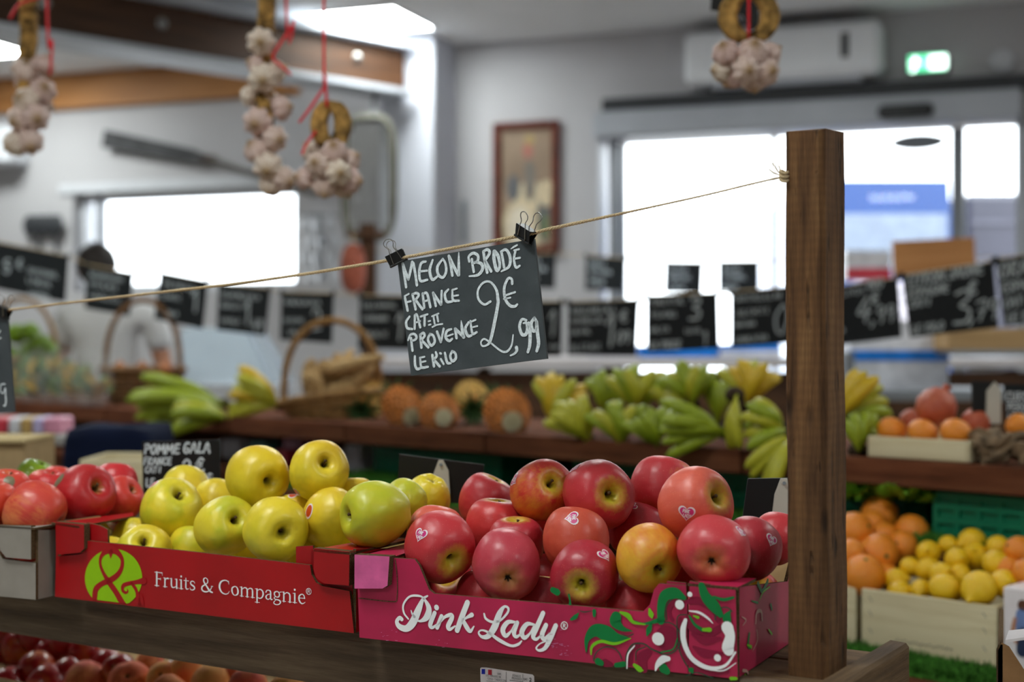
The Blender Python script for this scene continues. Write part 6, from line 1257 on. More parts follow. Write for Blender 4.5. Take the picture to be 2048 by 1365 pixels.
pile(LE0, 'lemon', 'lemons in the wooden crate', [(1857, 1106, 50, .17, 'at the back left beside the oranges'), (1944, 1084, 54, .22, 'highest one at the back'), (1952, 1114, 56, .17, 'right under the highest one'), (1914, 1120, 50, .16, 'in the middle of the heap'), (1992, 1128, 54, .15, 'at the right of the middle row'), (1856, 1140, 48, .12, 'left of centre in the second row'), (1820, 1134, 40, .13, 'small one touching the oranges'), (1882, 1148, 46, .10, 'greenish one in the second row'), (1792, 1160, 46, .08, 'small one at the left end'), (1800, 1186, 48, .05, 'at the left corner of the front rim'), (1842, 1180, 42, .05, 'small one second along the front rim'), (1890, 1178, 60, .05, 'round one in the middle of the front rim'), (1958, 1178, 72, .05, 'largest one at the front rim'), (2008, 1168, 58, .09, 'at the right end by the white carton'), (1920, 1150, 44, .11, 'just behind the largest one'), (1896, 1090, 38, .22, 'small pale one in the back row'), (1996, 1094, 46, .22, 'at the back right corner')], lemc, 'yellow lemon ', seed=3)
pile(OR0, 'orange', 'oranges among the lemons', [(2038, 1102, 60, .2, 'above the white carton'), (2016, 1140, 54, .15, 'wedged right of the lemons'), (2052, 1146, 56, .12, 'cut by the right picture edge')], lemc, 'orange at the right end of the lemon crate, ', navel=True, seed=5)
# white carton with a printed figure
wc_ = thing('white_carton', 'white carton printed with a small figure at the right edge beside the lemons', 'carton', hit(2050, 1345, (0, 0, ZC), UP)); Pw = lemc.P-lemc.u*.012; uu, vv = -lemc.u, lemc.v; hw_ = .14
MB().box(Pw+uu*.1+vv*.1+UP*hw_/2, (.2, .2, hw_), Matrix((uu, vv, UP)).transposed(), .003).build('box', M_sticker_w, wc_)
fw = lambda x, z: Pw+uu*x-vv*.0008+UP*z
for nm, mt, pts, ww in (('printed_head', plain('print_brown', C(96, 60, 44), .5), [(.035, .112), (.035, .113)], .018), ('printed_shirt', plain('print_shirt', C(112, 136, 190), .5), [(.035, .096), (.035, .072)], .024), ('printed_trousers', plain('print_trousers', C(40, 52, 84), .5), [(.035, .066), (.034, .036)], .02), ('printed_arm', plain('print_skin', C(196, 140, 112), .5), [(.022, .088), (.018, .066), (.024, .05)], .007)):
    MB().ribbon([fw(*q) for q in pts], ww, vv, 3).build(nm, mt, wc_, 0)
# orange tray on the top shelf
tr = thing('wooden_crate', 'low pale wooden tray of oranges and pomegranates on the top shelf', 'crate', ip(1835, 912, .05), 'pale wooden fruit crates'); a_, c_ = ip(1738, 914, .03), ip(1934, 918, .03); c_.z = a_.z = ZI+.001
hh = 42/F*2.8
board('wall_board', a_+UP*hh/2, c_+UP*hh/2, .008, hh, M_wood_pale, tr); board('wall_board', a_+UP*hh/2+IN*.2, c_+UP*hh/2+IN*.2, .008, hh, M_wood_pale, tr)
for q in (a_, c_): board('end_board', q+UP*hh/2, q+UP*hh/2+IN*.2, .008, hh, M_wood_pale, tr)
board('bottom_board', a_+UP*.004+IN*.1, c_+UP*.004+IN*.1, .19, .005, M_wood_pale, tr)
def single(proto, name, label, cat, px, py, d_, dd, group=None, rot=(0.4, .3, 1), extra=None, sc=(1, 1, 1)):
    o = dup(proto); o.name = name; c = ip(px, py, dd); r = d_/2/F*c.y; o.location = c; o.scale = (r*sc[0], r*sc[1], r*sc[2]); o.rotation_euler = rot; prop(o, label, cat, group); ORG[o.name] = c
    if extra: dup(extra, o)
    return o
for (x, y, d_, dd, lab) in ((1784, 862, 62, .08, 'nearest the post'), (1846, 866, 64, .07, 'in the middle'), (1912, 866, 66, .07, 'nearest the mushrooms')): single(OR0, 'orange', 'orange in the low tray on the top shelf, '+lab, 'orange', x, y, d_, dd, 'oranges in the low tray', sc=(1, 1, .85), extra=NV)
PM = MB().lathe([(.16, 1.18), (.22, 1.2), (.18, 1.0), (.2, .95), (.5, .88), (.85, .5), (1, 0), (.85, -.5), (.5, -.86), (0, -.95)], 18).build('pomegranate', M_pome, local=True, smooth=60)
for (x, y, d_, dd, lab) in ((1872, 816, 84, .12, 'big reddish pomegranate on top of the orange tray'), (1952, 846, 62, .15, 'dark red pomegranate beside the chalk sign holder'), (1822, 842, 48, .18, 'small dark pomegranate behind the oranges near the bananas')): single(PM, 'pomegranate', lab, 'pomegranate', x, y, d_, dd, 'pomegranates on the top shelf')
single(OR0, 'orange', 'orange at the right picture edge on the top shelf behind the mushrooms', 'orange', 2036, 852, 50, .14, extra=NV)
for pr__ in (OR0, LE0, NV, PM): bpy.data.objects.remove(pr__)
# brown oyster mushroom cluster
M_mush = plain('brown_mushroom', C(130, 108, 84), .75, .2, .3, 30, .4); mc = thing('mushroom_cluster', 'brown oyster mushroom cluster at the right edge of the top shelf', 'mushrooms', ip(2000, 918, .03)); rng = random.Random(8)
for k in range(16):
    c = ip(1955+rng.uniform(0, 100), 908-rng.uniform(0, 34), .04+rng.uniform(0, .05)); b = MB().lathe([(.004, -.002), (.012, .004), (.022, .005), (.026, 0), (.02, -.006), (.006, -.012), (.004, -.03)], 12, c, Matrix.Rotation(rng.uniform(-.9, .9), 3, 'X') @ Matrix.Rotation(rng.uniform(-.7, .7), 3, 'Y'), lobe=lambda th, i, r, z: (r*(1+.18*math.sin(3*th+k)), z)); b.build('mushroom_cap', M_mush, mc, 60)
# black sign holder on the top shelf
sg = thing('price_sign', 'black chalk sign on a cream clip holder above the pomegranates', 'sign', ip(2000, 860, .16), 'slate price signs'); Yq = ip(1990, 800, .16).y; g = lambda x, y, o=0: at(x, y, Yq-o)
MB().slab([g(1943, 762), g(1990, 764), g(1988, 856), g(1945, 850)], Vector((0, .003, 0))).build('card', M_blackcard, sg, 0); MB().slab([g(2008, 768), g(2110, 772), g(2110, 850), g(2012, 846)], Vector((0, .003, 0))).build('card', M_slate_dark, sg, 0)
MB().slab([g(1990, 764, .003), g(2002, 780, .003), g(2002, 848, .003), g(1972, 848, .003), g(1974, 782, .003)], Vector((0, .01, 0))).build('clip', M_clipstand, sg, 0)
b = MB(); write(b, 'CURCUMA', g(2012, 802, .004), Vector((1, 0, 0)), UP, Vector((0, 1, 0)), 17*Yq/F, 2.6*Yq/F); write(b, 'PEROU', g(2014, 822, .004), Vector((1, 0, 0)), UP, Vector((0, 1, 0)), 15*Yq/F, 2.4*Yq/F); write(b, 'LE KG', g(2016, 841, .004), Vector((1, 0, 0)), UP, Vector((0, 1, 0)), 13*Yq/F, 2.2*Yq/F); b.build('chalk_lettering', M_chalk, sg, 0)
# ------------------------------------------------------------------ chalk signs on the strings behind
def squiggle(b, f, x0, x1, y, h, w_, nrm, rng):
    x = x0
    while x < x1:
        l = rng.uniform(.5, .9)*h; pts = []
        kind = rng.randrange(3); t0 = y-h/2; b0 = y+h/2
        if kind == 0: pts = [(x, b0), (x+l*.3, t0), (x+l*.6, b0)]
        elif kind == 1: pts = [(x+l*.6, t0), (x, y), (x+l*.6, b0)]
        else: pts = [(x, t0), (x, b0), (x+l*.6, b0-h*.1)]
        b.ribbon([f(*q) for q in pts], w_, nrm, 2, cap=False); x += l*.95
def hang(label, quad, YL, YR, texts=(), lines=(), seed=0, group='slate price signs'):
    """quad TL, TR, BR, BL in pixels; YL, YR depths of the left and right edge"""
    P = at(*quad[0], YL); Q = at(*quad[1], YR); n = (Q-P).cross(UP).normalized(); n = n if n.y > 0 else -n
    f = lambda x, y, o=.0015: hit(x, y, P-n*o, n); s_ = thing('price_sign', label, 'sign', f((quad[2][0]+quad[3][0])/2, (quad[2][1]+quad[3][1])/2), group)
    MB().slab([f(*q, 0) for q in quad], n*.004).build('slate', M_slate_dark, s_, 0)
    Ym = (YL+YR)/2; b = MB(); rng = random.Random(seed); ex = (Q-P).normalized(); exh = Vector((ex.x, ex.y, 0)).normalized()
    for (tx, x, y, size, w_) in texts: write(b, tx, f(x, y), ex, UP, n, size*Ym/F, w_*Ym/F, .06)
    for (x0, x1, y, h) in lines: 
        sl = (quad[1][1]-quad[0][1])/(quad[1][0]-quad[0][0]); squiggle(b, lambda x, yy: f(x, yy+(x-x0)*sl), x0, x1, y, h, 2.2*Ym/F, n, rng)
    if b.f: prop(b.build('chalk_lettering', M_chalk_soft, s_, 0), kind='stuff')
    for c in (quad[0], quad[1]):
        MB().box(f(c[0], c[1]-1, -.002), (.016, .012, .02), Matrix((exh, n, UP)).transposed(), .003).build('clip', M_black, s_)
    return s_
S2 = [('leftmost chalk sign on the rear string, cut by the picture edge', [(-60, 474), (137, 513), (130, 605), (-66, 566)], 5.75, 5.6, [('5', 8, 545, 26, 4), ('€', 34, 536, 18, 3)], [(56, 110, 540, 10), (56, 100, 560, 10), (60, 100, 585, 8)]),
 ('chalk sign hanging in front of the person in the white shirt', [(172, 530), (267, 548), (258, 632), (170, 617)], 5.6, 5.5, [], [(180, 245, 548, 9), (180, 230, 566, 9), (182, 240, 590, 9)]),
 ('chalk sign hanging over the tall basket handle', [(320, 545), (415, 563), (405, 658), (308, 638)], 5.4, 5.3, [('1', 384, 622, 44, 4)], [(328, 385, 566, 10), (322, 360, 590, 9), (318, 352, 622, 9)]),
 ('chalk sign right of the one over the tall basket handle', [(437, 568), (540, 578), (530, 672), (433, 660)], 5.3, 5.2, [('1', 488, 648, 46, 4), ('49', 504, 660, 22, 3)], [(444, 520, 588, 10), (442, 484, 610, 9), (442, 476, 640, 9)]),
 ('chalk sign behind the arched basket handle', [(563, 585), (667, 588), (663, 687), (560, 680)], 5.15, 5.05, [('2', 622, 660, 42, 4)], [(570, 640, 604, 10), (568, 604, 640, 9), (578, 612, 664, 9)]),
 ('chalk sign half covered by the left side of the melon sign', [(719, 592), (850, 594), (848, 700), (716, 697)], 4.95, 4.9, [('1', 790, 680, 54, 4)], [(726, 790, 610, 10), (726, 776, 636, 10), (728, 772, 668, 10)]),
 ('chalk sign mostly hidden by the right side of the melon sign', [(985, 606), (1124, 604), (1122, 713), (984, 714)], 4.75, 4.7, [('1', 1096, 672, 50, 4)], [(1098, 1118, 694, 8)]),
 ('chalk sign just right of the melon sign over the bananas', [(1136, 606), (1278, 600), (1272, 713), (1136, 711)], 4.65, 4.6, [('1', 1210, 692, 62, 5), ('€', 1240, 644, 22, 4), ('09', 1234, 686, 22, 4)], [(1144, 1230, 622, 13), (1144, 1206, 642, 11), (1142, 1180, 664, 9), (1142, 1200, 696, 13)]),
 ('chalk sign with a big 3 and la piece, above the pale banana bunch', [(1293, 593), (1435, 587), (1438, 697), (1293, 706)], 4.52, 4.45, [('3', 1378, 640, 44, 5), ('LA PIECE', 1298, 698, 14, 3), ('1', 1406, 690, 26, 3)], [(1302, 1368, 604, 12), (1302, 1350, 630, 11), (1300, 1340, 660, 11), (1372, 1400, 662, 9)]),
 ('chalk sign partly hidden behind the left edge of the wooden post', [(1462, 585), (1612, 572), (1614, 684), (1462, 696)], 4.38, 4.3, [('0', 1546, 668, 56, 4)], [(1468, 1560, 598, 13), (1476, 1540, 626, 12), (1470, 1506, 650, 9), (1472, 1536, 680, 12)]),
 ('chalk sign priced 4,99 right of the wooden post', [(1640, 580), (1795, 557), (1803, 675), (1644, 694)], 4.25, 4.15, [('4', 1714, 646, 48, 5), ('€', 1742, 610, 24, 4), (',99', 1742, 648, 32, 4), ('BIO', 1736, 578, 18, 4)], [(1660, 1730, 590, 13), (1660, 1690, 664, 12)]),
 ('chalk sign for yellow lemons priced 3,79', [(1803, 552), (1986, 524), (1997, 655), (1820, 676)], 4.1, 4.0, [('CITRON', 1814, 572, 20, 4), ('JAUNE', 1896, 558, 20, 4), ('ESPAGNE', 1816, 596, 17, 3.4), ('CAT:I', 1820, 616, 15, 3), ('LE KILO', 1824, 668, 16, 3.4), ('3', 1906, 650, 66, 5.5), ('€', 1936, 590, 26, 4.5), (',79', 1938, 644, 38, 4.5)], []),
 ('chalk sign for oranges cut by the right picture edge', [(1992, 521), (2170, 490), (2184, 620), (2008, 654)], 3.98, 3.88, [('ORANGE', 1998, 556, 28, 5), ('ESPAGNE', 2004, 586, 19, 4), ('CAT:', 2008, 616, 18, 4), ('LE KILO', 2014, 646, 18, 4)], [])]
for k, (lab, q, yl, yr, tx, ln) in enumerate(S2): hang(lab, q, yl, yr, tx, ln, k)
st2 = []
for (lab, q, yl, yr, tx, ln) in S2: st2 += [at(q[0][0], q[0][1]-1, yl+.004), at(q[1][0], q[1][1]-1, yr+.004)]
tws = thing('twine', 'string carrying the row of chalk signs above the island', 'twine', st2[0]); ends = [at(-700, 380, 6.6)]+st2+[at(2400, 440, 3.7)]
MB().tube(ends, .0025, 6).build('strand', M_twine, tws, 180)
for e_, nm in ((ends[0], 'string post far left'), (ends[-1], 'string post far right')): pass
S3 = [('far chalk sign beside the melon sign under the framed picture', [(1040, 508), (1112, 508), (1110, 578), (1040, 576)]), ('far chalk sign before the white door jamb', [(1172, 512), (1252, 518), (1248, 582), (1170, 580)]), ('far chalk sign before the bright door glass, middle one', [(1330, 525), (1407, 526), (1404, 588), (1328, 586)]), ('far chalk sign before the door glass next to the post', [(1437, 524), (1519, 523), (1518, 582), (1437, 584)])]
for k, (lab, q) in enumerate(S3): hang(lab, q, 6.6, 6.6, [], [(q[0][0]+8, q[0][0]+40, q[0][1]+14, 9), (q[0][0]+8, q[0][0]+50, q[0][1]+30, 9), (q[0][0]+8, q[0][0]+36, q[0][1]+50, 8)], 50+k)
p3 = [at(700, 500, 6.605)]+[at(x, y-1, 6.605) for _, q in S3 for x, y in (q[0], q[1])]+[at(1800, 520, 6.605), at(2600, 500, 6.605)]
t3 = thing('twine', 'string carrying the far chalk signs in front of the door', 'twine', p3[0]); MB().tube(p3, .003, 5).build('strand', M_twine, t3, 180)

# ------------------------------------------------------------------ garlic braids
def bulb_mesh():
    pr = [(q.x, q.y) for q in catmull([Vector((r, z, 0)) for r, z in ((.02, .9), (.15, .93), (.2, .8), (.55, .55), (.92, .12), (1, -.22), (.85, -.55), (.5, -.74), (.2, -.78), (.0, -.74))], 2)]
    return MB().lathe(pr, 42, lobe=lambda th, i, r, z: (r*(.86+.22*abs(math.sin(3.5*th))**.6*min(1, r*1.6)), z)).build('bulb', M_garlic, local=True, smooth=180)
g0 = bulb_mesh(); GB = g0.data; bpy.data.objects.remove(g0)
ro = MB().lathe([(.0, -.76), (.2, -.78), (.24, -.83), (.0, -.86)], 12).build('root_plate', plain('garlic_root', C(140, 112, 76), .9, .1, .3, 60, .5), local=True, smooth=0); RP = ro.data; bpy.data.objects.remove(ro)
def braid(b, pts, r, turns=7):
    fine = catmull(pts, 10); N = len(fine)
    for s_ in range(3):
        out = []
        for i, p in enumerate(fine):
            a = 2*math.pi*turns*i/N+s_*2.094; out.append(p+Vector((math.cos(a)*r*.8, math.sin(2*a)*r*.4, math.sin(a)*r*.15)))
        b.tube(out, r*.62, 6)
def garlic(label, Y, bulbs, stalk, stalk_r, strings, ring=None, top=None):
    c = at(bulbs[0][0], bulbs[0][1], Y); o = thing('garlic_braid', label, 'garlic', c, 'garlic braids hanging from the ceiling'); rng = random.Random(bulbs[0][0]); S = Y/F
    for (x, y, d_, yo, ax) in bulbs:
        q = bpy.data.objects.new('bulb', GB); COL.objects.link(q); q.parent = o; r = d_/2*S; q.location = at(x, y, Y+yo)-c; q.scale = (r*1.06,)*3; z_ = Vector((ax[0], ax[2], ax[1])).normalized(); q.rotation_mode = 'QUATERNION'; q.rotation_quaternion = z_.to_track_quat('Z', 'Y') @ Quaternion((0, 0, 1), rng.uniform(0, 6))
        e = bpy.data.objects.new('root_plate', RP); COL.objects.link(e); e.parent = q
    b = MB()
    if stalk: braid(b, [at(x, y, Y+.02) for x, y in stalk], stalk_r*S)
    if ring:
        cx_, cy_, rx_, ry_, th = ring; braid(b, [at(cx_+rx_*math.sin(a), cy_+ry_*math.cos(a), Y) for a in [2*math.pi*(.02+.96*i/14) for i in range(15)]], th*S, 11)
    b.build('stalks', M_straw, o, 180)
    b = MB()
    for sgm in strings: b.tube(catmull([at(x, y, Y-.015) if y > -60 else Vector((at(x, 0, Y).x, Y-.015, CEIL)) for x, y in sgm], 5), 3.0*S, 5)
    b.build('red_string', M_redstring, o, 180)
f_ = (0, .1, -1)
garlic('long garlic braid cut by the top left picture edge', 3.2, [(52, 142, 52, .02, (-.2, -.5, .6)), (88, 128, 44, .0, (.3, .9, .1)), (50, 200, 52, -.02, (-.3, .2, -.8)), (86, 180, 50, 0, (.4, .2, -.7)), (38, 240, 50, -.02, (-.3, -.3, -.8)), (72, 236, 50, -.03, (.4, -.2, -.8)), (26, 290, 46, -.02, (-.5, -.5, -.7)), (60, 286, 50, -.02, (.3, -.5, -.7)), (92, 214, 36, .03, (.8, 0, .2)), (56, 164, 48, .04, (0, -.5, .6)), (48, 262, 40, .03, (0, -.5, .6))], [(58, -60), (56, 20), (58, 80), (54, 130), (56, 250)], 15, [[(92, -80), (94, 10), (104, 80), (100, 150)], [(94, -10), (40, 8), (20, 38)]], None)
garlic('long garlic braid hanging at the left of the ringed bunch', 2.95, [(522, 84, 52, -.02, (.1, -.2, -.9)), (508, 128, 36, .0, (-.6, .2, -.4)), (556, 140, 44, .02, (.8, .3, -.2)), (526, 158, 54, -.01, (.1, -.3, -.8)), (498, 190, 42, .02, (-.7, .3, .2)), (566, 216, 46, .0, (.8, .1, -.3)), (514, 245, 54, -.02, (-.1, -.3, -.9)), (552, 278, 48, -.02, (.6, -.2, -.8)), (510, 298, 48, -.01, (-.4, .5, -.6)), (536, 336, 56, -.02, (0, -.4, -.9)), (540, 374, 46, 0, (-.2, -.6, -.5)), (572, 360, 46, -.01, (.6, -.3, -.6)), (540, 200, 44, .03, (.2, .3, -.4)), (526, 215, 40, .04, (0, 0, .5))], [(530, -60), (534, 0), (532, 60), (530, 200), (534, 330)], 15, [[(568, -80), (572, 0), (588, 40), (572, 70), (546, 112), (560, 130), (582, 150)]], None)
garlic('ringed garlic bunch hanging on a red string beside the long braid', 2.8, [(668, 300, 46, -.04, (.0, .5, -.9)), (634, 328, 46, -.05, (-.2, .1, -1)), (678, 346, 48, -.05, (.3, -.1, -1)), (606, 356, 42, -.02, (-.7, .1, -.6)), (702, 318, 44, -.01, (.8, .4, -.4)), (706, 362, 46, -.02, (.8, -.1, -.4)), (650, 376, 50, -.02, (0, -.8, -.5)), (622, 300, 42, .02, (-.6, .6, .1)), (672, 320, 60, .04, (0, 0, 1)), (640, 350, 60, .04, (0, 0, 1)), (690, 380, 40, .01, (.5, -.7, 0))], None, 12, [[(648, -80), (648, 60), (650, 150), (654, 214)], [(650, 172), (622, 214), (598, 246)], [(632, 262), (612, 290), (604, 310)]], (662, 250, 24, 40, 13))
garlic('ringed garlic bunch hanging at the top right before the air conditioner', 2.6, [(1507, 100, 54, -.04, (.0, .5, -.9)), (1450, 102, 50, -.03, (-.4, .5, -.8)), (1494, 140, 52, -.05, (.1, -.2, -1)), (1534, 142, 54, -.03, (.4, -.1, -.9)), (1545, 104, 42, .0, (.8, .5, -.2)), (1440, 140, 44, -.01, (-.8, -.1, -.4)), (1508, 164, 52, -.01, (0, -.9, -.4)), (1460, 158, 46, .0, (-.5, -.7, -.3)), (1500, 120, 66, .04, (0, 0, 1)), (1470, 128, 50, .04, (0, 0, 1)), (1530, 126, 50, .04, (0, 0, 1))], None, 15, [[(1500, -80), (1498, -20), (1498, 8)]], (1498, 32, 42, 46, 15))
# black hook card behind the right bunch
hk = thing('hanging_card', 'small black card hanging behind the top right garlic ring', 'card', at(1460, 20, 2.75)); MB().slab([at(1426, -60, 2.75), at(1520, -60, 2.75), at(1516, 55, 2.75), at(1500, 62, 2.75), at(1486, 30, 2.75), at(1421, 20, 2.75)], Vector((0, .003, 0))).build('card', M_blackcard, hk, 0); MB().tube([at(1470, -55, 2.752), Vector((at(1470, 0, 2.752).x, 2.752, CEIL))], .002, 5).build('cord', M_darkmetal, hk)

# ------------------------------------------------------------------ counters and clutter behind the island
Yk = 6.0; ct = thing('back_counter', 'pale topped wooden counter running behind the banana island', 'counter', (at(1330, 0, Yk).x, Yk+.3, 0)); x0, x1 = at(700, 0, Yk).x, at(2300, 0, Yk).x; zt_ = at(0, 716, Yk).z
MB().box(((x0+x1)/2, Yk+.3, zt_-.02), (x1-x0, .7, .04), ch=.006).build('worktop', plain('counter_top', C(196, 190, 192), .4, .5, .03, 3), ct)
MB().box(((x0+x1)/2, Yk+.02, zt_-.32), (x1-x0, .04, .52)).build('front_panel', M_wood_beam, ct, 0)
for k in range(7): MB().box((x0+(x1-x0)*k/6, Yk+.3, (zt_-.05)/2), (.05, .5, zt_-.05)).build('leg', M_wood_beam, ct, 0)
n = 0
rng = random.Random(14); M_pk = [plain('pack_white', C(222, 222, 230), .35), plain('pack_pink', C(222, 150, 176), .35), plain('pack_teal', C(90, 160, 156), .35), plain('pack_violet', C(196, 186, 226), .35), plain('pack_red', C(206, 60, 76), .35), plain('pack_blue', C(20, 120, 214), .35), plain('pack_ochre', C(196, 160, 96), .4)]
def pack(label, px0, px1, py0, py1, Y, dep, mi, z_floor=None, band=None, name='package', cat='package', group=None):
    p = at(px0, py1, Y); q = at(px1, py0, Y); z0 = p.z if z_floor is None else z_floor; o = thing(name, label, cat, ((p.x+q.x)/2, Y+dep/2, z0), group)
    MB().box(((p.x+q.x)/2, Y+dep/2, (z0+q.z)/2), (q.x-p.x, dep, q.z-z0), ch=.006).build('body', M_pk[mi], o)
    if band is not None: MB().box(((p.x+q.x)/2, Y-.001, z0+(q.z-z0)*band[0]), (q.x-p.x, .003, (q.z-z0)*band[1])).build('band', M_pk[band[2]], o, 0)
    return o
for (lab, a, c_, e_, f2, mi, bd_) in (('blue topped white carton on the back counter left of the post', 1440, 1562, 688, 718, 5, (.3, .4, 0)), ('long blue carton on the back counter under the big 3 sign', 1282, 1436, 692, 718, 5, None), ('white carton with blue band on the back counter by the melon sign', 1176, 1276, 694, 718, 0, (.4, .4, 5)), ('white carton with cyan band right of the post', 1700, 1898, 640, 790, 0, (.52, .14, 5)), ('pink and white carton above the 4,99 sign', 1692, 1782, 500, 560, 0, (.2, .4, 4)), ):
    Yp = 6.1 if f2 == 718 else 5.2
    pack(lab, a, c_, e_, f2, Yp if f2 != 560 else 7.2, .25, mi, zt_ if f2 == 718 else None, bd_, name='carton', cat='carton', group='cartons on the counters')
# shelf behind the right end: metal rack with a wooden tray and orange board
Yr = 5.0; rk2 = thing('metal_rack', 'grey metal rack carrying a wooden tray at the right', 'rack', (at(1950, 0, Yr).x, Yr+.2, 0)); xa, xb = at(1690, 0, Yr).x, at(2300, 0, Yr).x
for yy, hh_ in ((792, 22), (706, 10)): z_ = at(0, yy, Yr).z; MB().box(((xa+xb)/2 if yy == 792 else (at(1905, 0, Yr).x+xb)/2, Yr+.2, z_), ((xb-xa) if yy == 792 else xb-at(1905, 0, Yr).x, .4, hh_/F*Yr), ch=.004).build('shelf', M_greymetal, rk2)
for x_ in (xa+.03, xb-.03): MB().box((x_, Yr+.2, at(0, 706, Yr).z/2), (.03, .3, at(0, 706, Yr).z)).build('upright', M_greymetal, rk2, 0)
zr = at(0, 701, Yr).z
wt = wooden_crate('tan wooden tray on the metal rack above the mushrooms', Vector((at(2230, 0, Yr).x, Yr+.02, zr)), Vector((-1, 0, 0)), Vector((0, 1, 0)), at(2230, 0, Yr).x-at(1900, 0, Yr).x, .3, 44/F*Yr, M_wood_tan)
ob = thing('notice_board', 'orange brown wooden board on a stake above the lemon price sign', 'board', at(1866, 560, 5.4)); z_ = at(0, 512, 5.4)
board('panel_board', at(1786, 520, 5.4), at(1949, 512, 5.4), .02, 74/F*5.4, M_wood_band, ob); board('stake', Vector((at(1868, 0, 5.42).x, 5.42, 0)), Vector((at(1868, 0, 5.42).x, 5.42, at(0, 540, 5.42).z)), .04, .03, M_wood_tan, ob, up=Vector((0, 1, 0)))
# glass display case with bluish hood behind the left bananas
Yg = 5.9; gc = thing('display_case', 'bluish sloped glass display case behind the left bananas', 'display case', (at(420, 0, Yg).x, Yg+.3, 0)); L_, R_ = at(348, 0, Yg).x, at(545, 0, Yg).x; zb, zt2 = at(0, 770, Yg).z, at(0, 655, Yg).z; xt = at(478, 0, Yg).x
MB().slab([Vector((L_, Yg, zb)), Vector((R_, Yg, zb)), Vector((xt, Yg+.15, zt2)), Vector((L_, Yg+.15, zt2))], Vector((0, .008, 0))).build('front_glass', M_haze, gc, 0)
MB().slab([Vector((R_, Yg, zb)), Vector((R_, Yg+.6, zb)), Vector((xt, Yg+.6, zt2)), Vector((xt, Yg+.15, zt2))], Vector((-.008, 0, 0))).build('side_glass', M_haze, gc, 0)
MB().box(((L_+R_)/2, Yg+.3, zb/2), (R_-L_, .6, zb)).build('cabinet', plain('case_white', C(206, 208, 214), .4), gc, 0); MB().box(((L_+xt)/2, Yg+.38, zt2), (xt-L_, .46, .012)).build('top', M_white, gc, 0)
# low tray table at far left with packs, box, cloth
Yl = 3.9; tt = thing('tray_table', 'white tray table at the left edge carrying pink and violet packs', 'table', (at(90, 0, Yl).x, Yl+.15, 0)); xa, xb = at(-160, 0, Yl).x, at(215, 0, Yl).x; z_ = at(0, 872, Yl).z
MB().box(((xa+xb)/2, Yl+.15, z_-.012), (xb-xa, .32, .03), ch=.005).build('tray', plain('tray_grey', C(176, 172, 168), .45), tt)
for x_ in (xa+.03, xb-.03): MB().box((x_, Yl+.15, z_/2-.015), (.03, .26, z_-.03)).build('leg', M_darkmetal, tt, 0)
for (lab, a, c_, mi) in (('red pack cut by the left edge on the tray table', -40, 12, 4), ('white pack on the tray table next to the red one', 16, 38, 0), ('ochre pack in the middle of the tray table', 40, 62, 6), ('violet pack on the tray table', 64, 84, 3), ('pink pack at the right end of the tray table', 86, 121, 1)): pack(lab, a, c_, 836, 866, Yl+.02, .12, mi, z_+.003, None, group='packs on the tray table')
M_navy = plain('navy_cloth', C(16, 24, 48), .85, .1, .15, 6, .2)
def cloth():
    b = MB(); Yv = 3.35; p = [at(118, 860, Yv), at(300, 858, Yv)]; zt3 = at(0, 858, Yv).z; xa, xb = at(120, 0, Yv).x, at(298, 0, Yv).x; n_ = 48
    cx_, cy_ = (xa+xb)/2, Yv+.14; hx, hy = (xb-xa)/2, .14; rows = ((0, 0, 0), (.7, 0, 0), (1, -.004, 0), (1.05, -.03, .004), (1.1, -.2, .02), (1.2, -.5, .035), (1.28, -.8, .045), (1.34, -1.055, .05))
    for (f, dz, am) in rows:
        for k in range(n_):
            t_ = 2*math.pi*k/n_; c_, s_ = math.cos(t_), math.sin(t_); x = math.copysign(abs(c_)**.45, c_)*hx*f; y = math.copysign(abs(s_)**.45, s_)*hy*f; rr = 1+am*4*math.sin(7*t_+dz*2)
            b.v.append(Vector((cx_+x*rr, cy_+y*rr, zt3+dz+.004*math.sin(3*t_)*(f < 1.02))))
    for i in range(len(rows)-1):
        for k in range(n_): b.f.append((i*n_+k, i*n_+(k+1) % n_, (i+1)*n_+(k+1) % n_, (i+1)*n_+k)); b.m.append(0)
    return prop(b.build('draped_cloth', M_navy, smooth=180), 'dark navy cloth draped over a stand behind the red apples', 'cloth')
cloth()
bx = thing('cardboard_box', 'brown cardboard box at the left edge behind the red apples', 'box', (at(0, 0, 3.0).x, 3.1, .76)); z_ = at(0, 884, 3.0).z; xa, xb = at(-140, 0, 3.0).x, at(50, 0, 3.0).x
MB().box(((xa+xb)/2, 3.1, (z_+.76)/2), (xb-xa, .2, z_-.76), ch=.004).build('body', M_kraft, bx); MB().box(((xa+xb)/2, 3.09, z_+.002), (xb-xa+.004, .21, .006)).build('lid', M_kraft_in, bx, 0)
pc_ = Vector((at(300, 0, 3.02).x, 3.02, .761)); wcr = wooden_crate('pale wooden crate behind the red apples, before the navy cloth', pc_, Vector((-1, 0, 0)), Vector((0, 1, 0)), .15, .2, at(0, 920, 3.02).z-.761)
# low bench that carries the box and crate
bn_ = thing('bench', 'low dark bench behind the stall carrying box and crate', 'bench', (-1.0, 3.14, 0)); board('bench_top', (-1.5, 3.14, .745), (-.55, 3.14, .745), .3, .03, M_wood_shelf, bn_)
for x_, y_ in ((-1.45, 3.04), (-1.45, 3.24), (-.6, 3.04), (-.6, 3.24)): board('leg', (x_, y_, 0), (x_, y_, .725), .05, .05, M_wood_shelf, bn_, up=Vector((0, 1, 0)))
